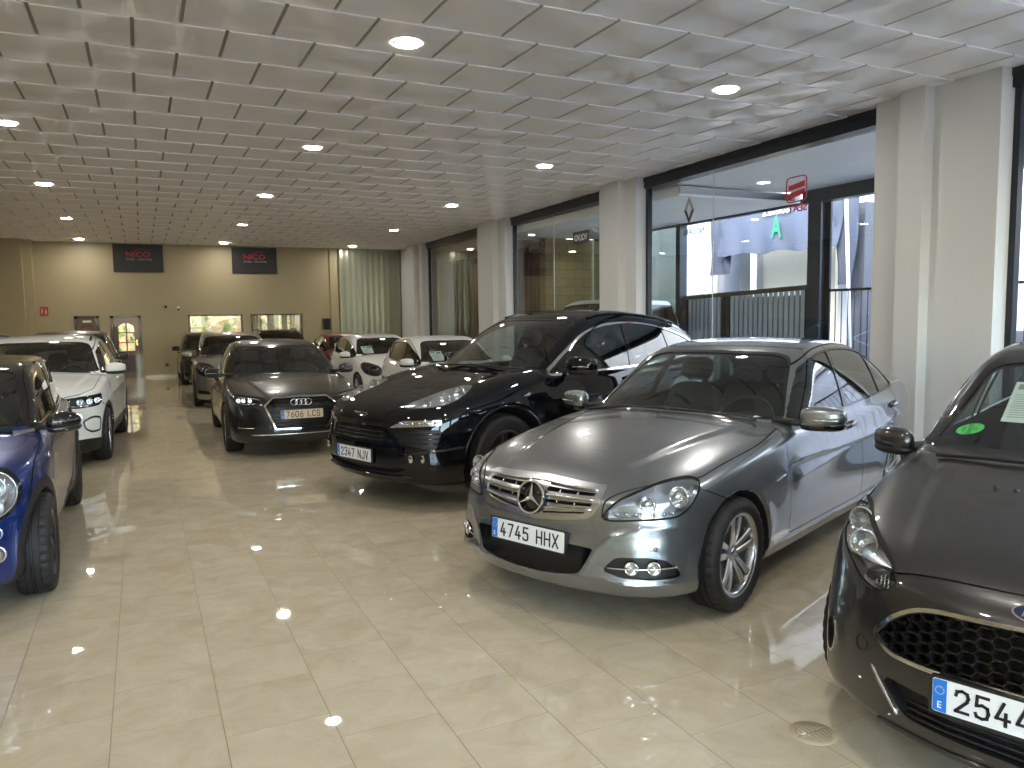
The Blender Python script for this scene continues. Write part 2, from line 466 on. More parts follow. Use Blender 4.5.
    def tidy(s, lab):
        """hand stray slivers of a panel back to the shell"""
        if lab not in s.names: return
        i = np.flatnonzero(s.lab == s.id(lab))
        if not len(i): return
        u, inv = np.unique(s.T[i], return_inverse=True); F = inv.reshape(-1, 3); l = np.arange(len(u))
        for _ in range(400):
            m = l[F].min(1); n = l.copy()
            for q in range(3): np.minimum.at(n, F[:, q], m)
            n = n[n]
            if (n == l).all(): break
            l = n
        r, c = np.unique(l[F[:, 0]], return_counts=True)
        if len(r) > 1: s.lab[i[l[F[:, 0]] != r[np.argmax(c)]]] = s.id('body')
    # points on the surface ----------------------------------------------
    def at_front(s, y, z, off=0., x0=-.1, x1=1.8):
        y = np.atleast_1d(np.asarray(y, float)); z = np.broadcast_to(np.asarray(z, float), y.shape)
        xs = np.linspace(x0, x1, 240); v = s.f(xs[:, None], y[None], z[None]) < 0
        i = np.argmax(v, 0); lo, hi = xs[np.maximum(i-1, 0)], xs[i]
        for _ in range(18):
            m = (lo+hi)/2; t = s.f(m, y, z) < 0; hi = np.where(t, m, hi); lo = np.where(t, lo, m)
        P = np.stack([hi, y, z], 1)
        if off: n = s.grad(P); n /= np.linalg.norm(n, axis=1)[:, None]; P = P+n*off
        return P
    def at_side(s, x, z, off=0.):
        x = np.atleast_1d(np.asarray(x, float)); z = np.broadcast_to(np.asarray(z, float), x.shape)
        lo = np.full(x.shape, 1.2); ys = np.linspace(1.2, .1, 160); v = s.f(x[None], ys[:, None], z[None]) < 0
        i = np.argmax(v, 0); lo, hi = ys[np.maximum(i-1, 0)], ys[i]
        for _ in range(18):
            m = (lo+hi)/2; t = s.f(x, m, z) < 0; hi = np.where(t, m, hi); lo = np.where(t, lo, m)
        P = np.stack([x, hi, z], 1)
        if off: n = s.grad(P); n /= np.linalg.norm(n, axis=1)[:, None]; P = P+n*off
        return P
    def at_top(s, x, y, off=0.):
        x = np.atleast_1d(np.asarray(x, float)); y = np.broadcast_to(np.asarray(y, float), x.shape)
        zs = np.linspace(2.2, .3, 260); v = s.f(x[None], y[None], zs[:, None]) < 0
        i = np.argmax(v, 0); lo, hi = zs[np.maximum(i-1, 0)], zs[i]
        for _ in range(18):
            m = (lo+hi)/2; t = s.f(x, y, m) < 0; hi = np.where(t, m, hi); lo = np.where(t, lo, m)
        P = np.stack([x, y, hi], 1)
        if off: n = s.grad(P); n /= np.linalg.norm(n, axis=1)[:, None]; P = P+n*off
        return P
    def at_az(s, deg, u, z, off=0.):
        """surface point met when looking from azimuth deg off the nose"""
        a = math.radians(deg); u = np.atleast_1d(np.asarray(u, float)); z = np.broadcast_to(np.asarray(z, float), u.shape)
        t = np.linspace(2.2, -2.5, 700)              # along the viewing direction, from outside
        ox, oy = math.sin(a), math.cos(a); dx, dy = -math.cos(a), math.sin(a)
        X = lambda q: u*ox+q*dx; Y = lambda q: u*oy+q*dy
        v = s.f(X(t[:, None]), Y(t[:, None]), z[None]) < 0; i = np.argmax(v, 0); lo, hi = t[np.maximum(i-1, 0)], t[i]
        for _ in range(18):
            m = (lo+hi)/2; q = s.f(X(m), Y(m), z) < 0; hi = np.where(q, m, hi); lo = np.where(q, lo, m)
        P = np.stack([X(hi), Y(hi), z], 1)
        if off: n = s.grad(P); n /= np.linalg.norm(n, axis=1)[:, None]; P = P+n*off
        return P
    # output -------------------------------------------------------------
    def W(s, P):
        """car frame -> root's local frame (nose towards +X, origin under the middle)"""
        P = np.asarray(P, float); return np.stack([s.L/2-P[:, 0], P[:, 1], P[:, 2]], 1)
    def put(s, name, V, F, m, parent=None, side=0, smooth=True, normals=None, label=None, flip=False):
        """side 0: as is; -1 / +1: mirrored to the car's right / left"""
        V = np.array(V, float)
        if normals is not None: normals = np.array(normals, float)
        rev = True                                       # x flips between the frames
        if side < 0:
            V[:, 1] *= -1; rev = False
            if normals is not None: normals[:, 1] *= -1
        if normals is not None: normals[:, 0] *= -1
        if flip: rev = not rev
        if rev:
            if isinstance(F, np.ndarray): F = F[:, ::-1]
            else: F = [tuple(f)[::-1] for f in F]
        o = mk(name, s.W(V), F, m, parent if parent is not None else s.root, smooth, normals)
        if label: o['label'] = label
        return o
    def part(s, lab, name=None, m=None, depth=0., cover=None, both=False, parent=None, wallmat=None, label=None, thick=0., keep=None):
        """one panel: depth>0 sinks it behind the surface with walls, depth<0 raises it; cover = lens left on the surface"""
        if lab not in s.names: return []
        T = s.T[s.lab == s.id(lab)]
        if not len(T): return []
        out = []
        u, inv = np.unique(T, return_inverse=True); F = inv.reshape(T.shape); V = s.V[u]; Nn = s.Nn[u]
        V0 = V
        if depth:
            ee = np.concatenate([F[:, [0, 1]], F[:, [1, 2]], F[:, [2, 0]]]); key = np.sort(ee, 1)
            _, ix, ct = np.unique(key, axis=0, return_index=True, return_counts=True); be = ee[ix[ct == 1]]
            if True: be = be[~((V[be[:, 0], 1] < 1e-5) & (V[be[:, 1], 1] < 1e-5))]
            V1 = V-Nn*depth; n = len(V)
            nb = len(be)
            Wv = np.concatenate([V[be[:, 0]], V[be[:, 1]], V1[be[:, 1]], V1[be[:, 0]]])
            Wf = n+np.stack([np.arange(nb), np.arange(nb)+nb, np.arange(nb)+2*nb, np.arange(nb)+3*nb], 1)
            wn = np.cross(V[be[:, 1]]-V[be[:, 0]], V1[be[:, 0]]-V[be[:, 0]]); wn /= np.linalg.norm(wn, axis=1)[:, None]+1e-12
            V = np.concatenate([V1, Wv]); Nn = np.concatenate([Nn, wn, wn, wn, wn])
            F = np.concatenate([F, Wf[:, [0, 1, 2]], Wf[:, [0, 2, 3]]])
        nm = name or lab
        if both and V[:, 1].min() > -1e-4:
            n = len(V); Vm = V*np.array([1, -1, 1.]); Nm = Nn*np.array([1, -1, 1.])
            V = np.concatenate([V, Vm]); Nn = np.concatenate([Nn, Nm]); F = np.concatenate([F, F[:, ::-1]+n])
            out.append(s.put(nm, V, F, m, parent, 0, True, Nn, label))
        else:
            for sd in (1, -1): out.append(s.put(nm, V, F, m, parent if not isinstance(parent, (list, tuple)) else parent[0 if sd > 0 else 1], sd, True, Nn, label))
        if cover is not None:
            T2 = inv.reshape(T.shape)
            for i, sd in enumerate((1, -1)):
                if both and i: break
                if both:
                    n = len(V0); Vc = np.concatenate([V0, V0*np.array([1, -1, 1.])]); Nc = np.concatenate([s.Nn[u], s.Nn[u]*np.array([1, -1, 1.])]); Fc = np.concatenate([T2, T2[:, ::-1]+n])
                    s.put(cover[0], Vc, Fc, cover[1], out[0], 0, True, Nc)
                else: s.put(cover[0], V0, T2, cover[1], out[i], sd, True, s.Nn[u])
        return out
    def lining(s, glassnames, x0, x1, z0, m):
        """inner trim of the cabin: the shell set inwards, with its window openings"""
        C = s.V[s.T].mean(1); ids = [s.id(g) for g in glassnames]
        k = (~np.isin(s.lab, ids)) & (C[:, 0] > x0) & (C[:, 0] < x1) & (C[:, 2] > z0) & (s.lab != s.id('wheel_arch_liner')) & (s.lab != s.id('rear_arch_liner'))
        T = s.T[k]; u, inv = np.unique(T, return_inverse=True); F = inv.reshape(T.shape)[:, ::-1]; V = s.V[u]-s.Nn[u]*.022; n = len(V); Nn = -s.Nn[u]
        mir = np.array([1, -1, 1.])
        s.put('cabin_trim', np.concatenate([V, V*mir]), np.concatenate([F, F[:, ::-1]+n]), m, None, 0, True, np.concatenate([Nn, Nn*mir]))
# ------------------------------------------------------------------ wheels
def tyre_mesh(rt, rb, w, n=96):
    h = w/2
    half = [(rb-.004, h*.74), (rb+.010, h*.90), (rb+.022, h*.95), (rb+.026, h*.985), ((rb+rt)/2, h*1.02), (rt-.034, h*.99), (rt-.018, h*.93), (rt-.007, h*.82), (rt-.001, h*.66),
            (rt, h*.46), (rt-.008, h*.45), (rt-.008, h*.39), (rt, h*.38), (rt+.001, h*.12), (rt-.008, h*.11), (rt-.008, h*.05), (rt+.001, h*.04)]
    prof = half+[(r, -y) for r, y in half[::-1]]
    V, F = lathe(prof, n); k = len(prof); V = V.reshape(n, k, 3)
    for i in range(n):                                   # shoulder sipes
        if i % 3 == 0:
            for q in (5, 6, 7, 8, 9, k-10, k-9, k-8, k-7, k-6):
                r = math.hypot(V[i, q, 0], V[i, q, 2]); V[i, q, [0, 2]] *= (r-.009)/r
    return V.reshape(-1, 3), F
def rim_mesh(rb, w, style):
    """style: dict(n, twin, w0, w1, hub, dish)"""
    h = w/2; mb = MB(); R = rb
    prof = [(R-.045, -h*.82), (R-.03, -h*.7), (R-.032, h*.3), (R-.026, h*.60), (R-.020, h*.76), (R-.012, h*.84), (R+.002, h*.88), (R+.010, h*.86), (R+.010, h*.80)]
    mb.add(*lathe(prof, 64))
    hf, hr = h*.80-style.get('dish', .025), h*.74
    hub = style.get('hub', .062)
    mb.add(*lathe([(.0001, hf+.006), (hub*.42, hf+.006), (hub*.5, hf), (hub, hf-.006), (hub*1.12, hf-.03), (hub*1.1, -.02)], 32))
    tw = style.get('twin', 0.); n = style['n']
    offs = [0.] if not tw else [-tw, tw]
    for k in range(n):
        a0 = 2*PI*k/n+PI/2
        for sgn in offs:
            S = []
            for i in range(9):
                t = i/8; r = hub*.7+(R-.012-hub*.7)*t
                lat = sgn*(style.get('h0', .35)+(1-style.get('h0', .35))*t)*R*.5
                wd = style['w0']*(1-t)+style['w1']*t+style.get('flare', .0)*max(0, t-.8)*5
                hh = hf*(1-t)+hr*t+style.get('bow', .006)*math.sin(PI*t)
                th = .030*(1-.35*t)
                S.append([(lat-wd/2, r, hh-th), (lat-wd/2, r, hh-.007), (lat-wd/2+.006, r, hh), (lat+wd/2-.006, r, hh), (lat+wd/2, r, hh-.007), (lat+wd/2, r, hh-th)])
            V = []; F = []
            for st in S:
                for (lx, r, hh) in st:
                    ca, sa = math.cos(a0), math.sin(a0); V.append((r*ca-lx*sa, hh, r*sa+lx*ca))
            for i in range(8):
                for q in range(5): F.append((i*6+q, i*6+q+1, i*6+7+q, i*6+6+q))
                F.append((i*6+5, i*6, i*6+6, i*6+11))
            mb.add(V, F)
    for k in range(5):                                    # wheel bolts
        a = 2*PI*(k+.5)/5+PI/2; V, F = lathe([(.0001, .004), (.008, .004), (.009, -.02)], 10)
        mb.add(V+np.array([.045*math.cos(a)*hub/.062, hf-.004, .045*math.sin(a)*hub/.062]), F)
    return mb
def wheels(s, rt, rb, w, style, rimmat, yf, yr, steer=0., disc=True, n=96, ymin=None):
    tv, tf = tyre_mesh(rt, rb, w, n); mb = rim_mesh(rb, w, style)
    dv, df = lathe([(.05, .012), (rb*.80, .012), (rb*.80, -.012), (.05, -.012)], 40)
    cv, cf = lathe([(.0001, .0035), (.022, .003), (.026, 0)], 24)
    meshes = None
    for x, y in ((s.xf, yf), (s.xr, yr)):
        for sd in (1, -1):
            cen = s.W([(x, sd*(y-w/2), rt)])[0]
            if meshes is None:
                a = mb.build('wheel', rimmat, s.root, .6); b = mk('tyre', tv, tf, RUBBER, a, .7)
                c = mk('brake_disc', dv+np.array([0, -.02, 0]), df, IRON, a, .6) if disc else None
                d = mk('centre_cap', cv+np.array([0, w*.4-style.get('dish', .025)+.005, 0]), cf, style.get('cap', rimmat), a, .8)
                meshes = [o for o in (a, b, c, d) if o]; S = meshes
            else:
                S = []
                for o in meshes:
                    q = o.copy(); COL.objects.link(q); q.parent = s.root if o is meshes[0] else S[0]; S.append(q)
            S[0].location = cen; st = steer if x == s.xf else 0.
            S[0].rotation_euler = (0, 0, (0 if sd > 0 else PI)+st)
# ------------------------------------------------------------------ bolt-on parts
def mirror(s, x, y, z, dx, dy, dz, m, foot=None, e=.62, indicator=None, base=BLACK, sides=(1, -1), lower=None):
    """door mirror centred at (x, y, z) on an arm from foot"""
    V, F = pillow((0, 0, 0), (dx, dy, dz), e, 12)
    V[:, 0] = np.where(V[:, 0] > 0, V[:, 0]*.45, V[:, 0])            # flat back towards the driver
    k = 1-.18*(V[:, 1]/dy > 0)*(V[:, 1]/dy); V[:, 2] *= k; V[:, 0] += .04*(V[:, 1]/dy)
    V = V+np.array([x, y, z])
    foot = foot or (x+.02, y-dy-.10, z-dz*.7)
    fy = s.at_side(foot[0], foot[2])[0][1]
    A, AF = tube([(foot[0], fy-.03, foot[2]), (foot[0]-.01, (fy+y-dy*.4)/2, (foot[2]+z-dz*.5)/2), (x, y-dy*.3, z-dz*.55)], [.036, .026, .03], 10, squash=.8)
    gv, gf = pillow((x+dx*.46, y+.02, z), (.004, dy*.86, dz*.82), .6, 8)
    for sd in sides:
        o = s.put('door_mirror', V, F, m, None, sd)
        s.put('mirror_foot', A, AF, base, o, sd); s.put('mirror_glass', gv, gf, CHROME, o, sd)
        if lower: 
            v2, f2 = pillow((x+.004, y, z-dz*.62), (dx*1.01, dy*.98, dz*.5), e, 10); v2[:, 0] = np.where(v2[:, 0] > x, x+(v2[:, 0]-x)*.45, v2[:, 0]); v2[:, 0] += .04*((v2[:, 1]-y)/dy)
            s.put('mirror_underside', v2, f2, lower, o, sd)
        if indicator:
            iv, i_f = tube([(x-dx*.93+.04*t, y+dy*t, z-dz*.12) for t in np.linspace(-.3, .85, 8)], .008, 6, squash=.8)
            s.put('indicator', iv, i_f, indicator, o, sd)
def plate(s, x, z, txt, pitch=0., w=.52, h=.11, m=None, holder=True, y0=0., tw=None, label=None, dark=None):
    """front number plate; local axes: a to the car's left, b up, h forward"""
    c, si = math.cos(pitch), math.sin(pitch)
    def T(V):
        V = np.asarray(V, float); a, b, hh = V.T
        return np.stack([x-hh*c+b*si, y0+a, z+b*c+hh*si], 1)
    rp = rnd([(-w/2, -h/2), (w/2, -h/2), (w/2, h/2), (-w/2, h/2)], .010)
    V, F = prism(rp, -.004, .004); p = s.put('number_plate', T(V), F, m or PLATEW, None, 0, False, flip=True)
    if holder:
        V, F = prism(rnd([(-w/2-.01, -h/2-.014), (w/2+.01, -h/2-.014), (w/2+.01, h/2+.006), (-w/2-.01, h/2+.006)], .012), -.016, .002); s.put('plate_holder', T(V), F, BLACK, p, 0, False, flip=True)
    V, F = prism(rnd([(-w/2+.002, -h/2+.002), (-w/2+.042, -h/2+.002, 0), (-w/2+.042, h/2-.002, 0), (-w/2+.002, h/2-.002)], .008), .003, .0052); s.put('blue_band', T(V), F, PLATEB, p, 0, False, flip=True)
    V, F = fit_text('E', .012, .022, .0006, bold=.01); V += [-w/2+.022, -h*.27, .0058]; s.put('country_letter', T(V), F, PLATEW, p, 0, False, flip=True)
    st = MB()
    for k in range(12):
        a = 2*PI*k/12; v, f = lathe([(.0001, 0), (.0022, 0)], 5); v = v[:, [0, 2, 1]]; st.add(v+np.array([-w/2+.022+.0125*math.cos(a), h*.16+.0125*math.sin(a), .0056]), f)
    V = np.concatenate(st.V); s.put('star_ring', T(V), st.F, mat('star_yellow', (.8, .65, .1), .4), p, 0, False)
    # condensed stroke lettering like Spanish plates
    adv = (w-.075)/len(txt); cx = -w/2+.058
    for ch in txt:
        if ch != ' ':
            g = MB(); glyph(g, ch, cx+adv*.10, -h*.355, adv*.80, h*.71, .0095)
            s.put('plate_character', T(np.concatenate(g.V)), g.F, dark or PLATEK, p, 0, False, flip=True)
        cx += adv if ch != ' ' else adv*.75
    if label: p['label'] = label
    return p
GL = {'0': [[(0, .25), (0, .75), (.12, .95), (.5, 1), (.88, .95), (1, .75), (1, .25), (.88, .05), (.5, 0), (.12, .05), (0, .25)]],
 '1': [[(.1, .75), (.55, 1), (.55, 0)]], '2': [[(0, .75), (.1, .93), (.5, 1), (.9, .93), (1, .74), (.9, .55), (0, 0), (1, 0)]],
 '3': [[(0, .85), (.2, 1), (.8, 1), (1, .78), (.85, .55), (.4, .53)], [(.85, .55), (1, .28), (.85, .04), (.5, 0), (.15, .03), (0, .18)]],
 '4': [[(.55, 1), (0, .27), (1, .27)], [(.72, .55), (.72, 0)]],
 '5': [[(.95, 1), (.1, 1), (.05, .55), (.5, .62), (.9, .54), (1, .3), (.88, .06), (.5, 0), (.1, .05), (0, .18)]],
 '6': [[(.75, 1), (.15, .55), (0, .3), (.1, .06), (.5, 0), (.9, .06), (1, .3), (.88, .52), (.5, .58), (.12, .5)]],
 '7': [[(0, 1), (1, 1), (.35, 0)]], '8': [[(.5, .53), (.12, .62), (.06, .85), (.5, 1), (.94, .85), (.88, .62), (.5, .53), (.08, .42), (0, .15), (.5, 0), (1, .15), (.92, .42), (.5, .53)]],
 'H': [[(0, 0), (0, 1)], [(1, 0), (1, 1)], [(0, .5), (1, .5)]], 'X': [[(0, 0), (1, 1)], [(0, 1), (1, 0)]],
 'N': [[(0, 0), (0, 1), (1, 0), (1, 1)]], 'J': [[(1, 1), (1, .2), (.8, 0), (.2, 0), (0, .2)]], 'V': [[(0, 1), (.5, 0), (1, 1)]],
 'L': [[(0, 1), (0, 0), (1, 0)]], 'C': [[(1, .8), (.85, 1), (.15, 1), (0, .8), (0, .2), (.15, 0), (.85, 0), (1, .2)]],
 'S': [[(1, .8), (.85, .98), (.15, 1), (0, .8), (.1, .56), (.9, .44), (1, .2), (.85, 0), (.15, .02), (0, .2)]], 'G': [[(1, .8), (.85, 1), (.15, 1), (0, .8), (0, .2), (.15, 0), (.85, 0), (1, .2), (1, .45), (.6, .45)]]}
def glyph(mb, ch, x, y, w, h, t, z0=.0044, z1=.0056):
    for st in GL[ch]:
        P = np.array([(x+t/2+p[0]*(w-t), y+t/2+p[1]*(h-t)) for p in st])
        for i in range(len(P)-1):
            a, b = P[i], P[i+1]; d = (b-a)/np.linalg.norm(b-a); n = np.array([-d[1], d[0]])*t/2; e = d*t*.45
            V, F = prism([a-e-n, b+e-n, b+e+n, a-e+n], z0, z1); mb.add(V, F)
def lamp(s, parent, P, r, d, m=REFL, glow=None, bulb=True, depth=.03, name='reflector', rim=None):
    """round reflector bowl with a clear projector lens, facing forward at surface point P (car's left; parent = [left, right])"""
    prof = [(r, 0.), (r*.97, -.004), (r*.8, -d*.45), (r*.5, -d*.85), (.0001, -d)]
    V, F = lathe(prof, 28)
    def place(V, off=0.): return np.stack([P[0]+depth-V[:, 1]-off, P[1]+V[:, 0], P[2]+V[:, 2]], 1)
    for sd, par in zip((1, -1), parent):
        s.put(name, place(V), F, m, par, sd, flip=True)
        if bulb:
            v, f = pillow((0, -d*.55, 0), (r*.42, d*.4, r*.42), 1., 8); s.put('bulb', place(v), f, glow or LENS, par, sd)
        if rim:
            v, f = lathe([(r*.96, -.006), (r*.98, .004), (r*1.06, .006), (r*1.1, .0), (r*1.08, -.01)], 28); s.put('lamp_bezel', place(v), f, rim, par, sd, flip=True)
def bar(s, name, pts, r, m, parent=None, both=True, sides=None, squash=1., n=8, closed=False, label=None):
    """rod along points given on the car's left, copied to its right (or one piece across)"""
    V, F = tube(pts, r, n, closed, squash)
    if sides is None: sides = (1, -1) if both else (0,)
    return [s.put(name, V, F, m, parent if not isinstance(parent, (list, tuple)) else parent[0 if sd >= 0 else 1], sd, label=label) for sd in sides]
def across(P):
    """mirror a left half path (starting at the middle) into one path right-to-left"""
    P = np.asarray(P, float); return np.concatenate([P[::-1]*np.array([1, -1, 1.]), P[1:] if abs(P[0][1]) < 1e-6 else P])
def handle(s, x, z, m, ln=.085, name='door_handle', cup=True, r=.013, tilt=.04):
    P = np.array([s.at_side(x+t*ln, z+tilt*t*ln*2, .004+.026*(1-t**4))[0] for t in np.linspace(-1, 1, 9)])
    V, F = tube(P, r, 8, squash=1.5)
    for sd in (1, -1):
        if cup:
            q = s.at_side(x, z-.004)[0]; nn = s.grad(q[None])[0]
            cv, cf = pillow((0, 0, 0), (ln*.68, .0035, .03), 1., 10); o = s.put('door_handle', V, F, m, None, sd)
            s.put('handle_cup', cv+q, cf, BLACK if cup is True else cup, o, sd)
        else: s.put(name, V, F, m, None, sd)
def seatset(s, xd, zd, yw, xs, zs, xr, zr, wheel=True, m=None, rear=True, head=CABIN, hw=.6, xrear=None):
    """dashboard, steering wheel, seats; xd/zd dashboard top edge, xs front seat hip point, zs its cushion height"""
    m = m or SEATM
    pr = [(xd-.34, zd-.07), (xd-.12, zd-.005), (xd+.06, zd), (xd+.14, zd-.03), (xd+.17, zd-.10), (xd+.10, zd-.34), (xd-.30, zd-.36)]
    V, F = prism([(p[0], p[1]) for p in pr], -hw, hw); V = V[:, [0, 2, 1]]
    d = s.put('dashboard', V, F, CABIN, None, 0, .5)
    v, f = pillow((xd+.06, yw, zd+.005), (.13, .19, .05), .7, 10); s.put('instrument_hood', v, f, CABIN, d)
    v, f = pillow((xd+.13, 0, zd-.10), (.05, .14, .10), .5, 8); s.put('centre_console', v, f, CABIN, d)
    if wheel:
        c = np.array([xd+.34, yw, zd-.03]); R = rotm('Y', -math.radians(64)); a = np.linspace(0, 2*PI, 33)[:-1]
        V, F = tube(np.stack([.185*np.cos(a), .185*np.sin(a), 0*a], 1)@R.T+c, .016, 8, True)
        w = s.put('steering_wheel', V, F, CABIN)
        v, f = pillow((0, 0, 0), (.075, .085, .03), .7, 8); s.put('wheel_boss', v@R.T+c, f, CABIN, w)
        for q in (0, PI, -PI/2):
            v, f = tube(np.array([(.05*math.sin(q), .05*math.cos(q), 0), (.18*math.sin(q), .18*math.cos(q), 0)])@R.T+c, .015, 6); s.put('wheel_spoke', v, f, CABIN, w)
    for sd in (1, -1):
        y = abs(yw)*sd; mb = MB(); lean = rotm('Y', math.radians(20))
        mb.add(*pillow((xs-.02, y, zs-.06), (.27, .25, .09), .45)); mb.add(*pillow((xs+.30, y, zs+.24), (.085, .24, .34), .5, 14, lean))
        mb.add(*pillow((xs+.27, y-.2, zs+.18), (.09, .055, .26), .6, 8, lean)); mb.add(*pillow((xs+.27, y+.2, zs+.18), (.09, .055, .26), .6, 8, lean))
        V = np.concatenate(mb.V); o = s.put('front_seat', V, mb.F, m)
        v, f = pillow((xs+.42, y, zs+.68), (.055, .135, .09), .55, 10, lean); h = s.put('headrest', v, f, m, o)
        mb = MB()
        for t in (-.06, .06): mb.add(*tube([(xs+.36, y+t, zs+.48), (xs+.41, y+t, zs+.63)], .007, 6))
        s.put('headrest_post', np.concatenate(mb.V), mb.F, CHROME, o)
    if rear:
        mb = MB(); lean = rotm('Y', math.radians(22))
        mb.add(*pillow((xr-.02, 0, zr-.06), (.26, hw*.95, .10), .4)); mb.add(*pillow((xr+.30, 0, zr+.22), (.08, hw*.93, .32), .4, 14, lean))
        o = s.put('rear_seat', np.concatenate(mb.V), mb.F, m)
        for y in (-.36, 0, .36):
            v, f = pillow((xr+.41, y, zr+.58), (.05, .13, .08), .55, 8, lean); s.put('headrest', v, f, m, o)
    V, F = MB().box((xd-.3, -hw, .26), ((xrear or xr+.5), hw, .32)).V, [(0,3,2,1),(4,5,6,7),(0,1,5,4),(1,2,6,5),(2,3,7,6),(3,0,4,7)]
    s.put('cabin_floor', V[0], F, CABIN, None, 0, False)
def wiper(s, pts, m=BLACK):
    """arm lying on the windscreen: points (x guess, y) -> surface"""
    P = s.at_top([p[0] for p in pts], [p[1] for p in pts], .018)
    V, F = tube(P, [.012]+[.009]*(len(P)-1), 6)
    s.put('wiper', V, F, m)
def place_car(s, x, y, head, name, label, cat='car', group=None, nose=True):
    """x, y: ground point under the middle of the nose; head: direction the nose points (radians)"""
    d = np.array([math.cos(head), math.sin(head)])
    c = np.array([x, y])-d*s.L/2
    s.root = empty(name, (c[0], c[1], 0), head)
    tag(s.root, label, cat, group)
    return s.root
# ------------------------------------------------------------------ common cutting plan
def half_screen(b, t, yb, yt, r=.05):
    """windscreen outline seen from the front, right half mirrored"""
    return rnd([(-.2, b, 0), (0, b, 0), (yb*.6, b+.004, .1), (yb, b+.016, .04), (yb-.03, b+.06, .06), (yt, t-.04, r), (yt*.8, t-.008, .1), (0, t, 0), (-.2, t, 0)], .03)
def cut_common(s, q):
    L_ = s.L
    side = dict(box=(q.get('sidebox', (.8, L_-.05)), (.28, 1.15), (q['belt0']-.12, s.k['H'])), nrm=(0, 1, 0, .42))
    if q.get('dlo') is not None:
        tw = q.get('trim', .012)
        if tw: s.band('window_trim', 'S', q['dlo'], -.001, tw, **side)
        s.region('side_glass', 'S', q['dlo'], **side)
        for i_, (a, b, w) in enumerate(q.get('pillars', ())): s.band('window_pillar' if i_ == 0 else 'rear_pillar', 'S', [a, b], 0, w/2, only=['side_glass'], open_=True, **side)
        for nm, pl in q['panes']: s.region(nm, 'S', pl, only=['side_glass'], **side)
    fr = dict(box=((.5, s.k.get('xmid', 2.5)+.2), (0, 1.), (q['ws'][:, 1].min()-.03, s.k['H']+.02)), nrm=(-1, 0, .3, q.get('wsn', .56)))
    s.band('screen_seal', 'F', q['ws'], -q.get('seal', .014), .004, **fr); s.region('windscreen', 'F', q['ws'], grow=-q.get('seal', .014), **fr)
    if q.get('rw') is not None: s.region('rear_window', 'F', q['rw'], box=((s.k.get('xmid', 2.5)+.2, L_+.1), (0, 1.), (.8, s.k['H'])), nrm=(1, 0, .3, .3))
    dr = dict(box=((.9, L_), (.4, 1.15), (.15, s.k['H'])), nrm=(0, 1, 0, .2))
    for nm, d in q.get('doors', ()):
        s.region(nm, 'S', d, only=['body'], **dr); s.gap('S', d, .006, only=['body', 'front_door', 'rear_door', 'door'], **dr)
    if q.get('bonnet') is not None:
        tp = dict(box=((-.1, 2.0), (0, 1.), (q.get('hz', .6), 1.25)), nrm=q.get('hn', (-.45, .25, 1, .45)))
        s.region('bonnet', 'T', q['bonnet'], only=['body'], **tp); s.gap('T', q['bonnet'], .006, only=['body', 'bonnet'], **tp)
    if q.get('bumper') is not None:
        s.region('front_bumper', 'S', q['bumper'], only=['body'], box=((-.1, 1.2), (0, 1.1), (.03, 1.0)))
        if q.get('bgap'): s.band('panel_gap', 'S', q['bgap'], 0, .003, box=((.1, 1.2), (.5, 1.1), (.3, 1.0)), open_=True, only=['body', 'front_bumper'])
    if q.get('wing'): s.region('front_wing', 'S', q['wing'], only=['body'], box=((.2, 1.7), (.45, 1.1), (.15, 1.1)))
    if q.get('sill'): s.region('sill', 'S', q['sill'], only=['body', 'front_door', 'rear_door', 'door', 'panel_gap', 'front_wing'], box=((.9, L_-.5), (.4, 1.15), (.03, .6)))
    if q.get('cladding'):                                       # plain dark band round the arches and along the sill
        cw = q['cladding']
        for xw in (s.xf, s.xr):
            f = lambda P, xw=xw: np.hypot(P[:, 0]-xw, P[:, 2]-s.zw)-(s.ra+cw)
            s.region('arch_cladding' if xw == s.xf else 'rear_arch_cladding', 'S', None, box=((xw-s.ra-cw-.05, xw+s.ra+cw+.05), (.5, 1.2), (.03, 1.)), nrm=(0, 1, 0, .1), fld=f, only=['body', 'front_door', 'rear_door', 'door', 'panel_gap', 'front_wing', 'front_bumper', 'sill'])
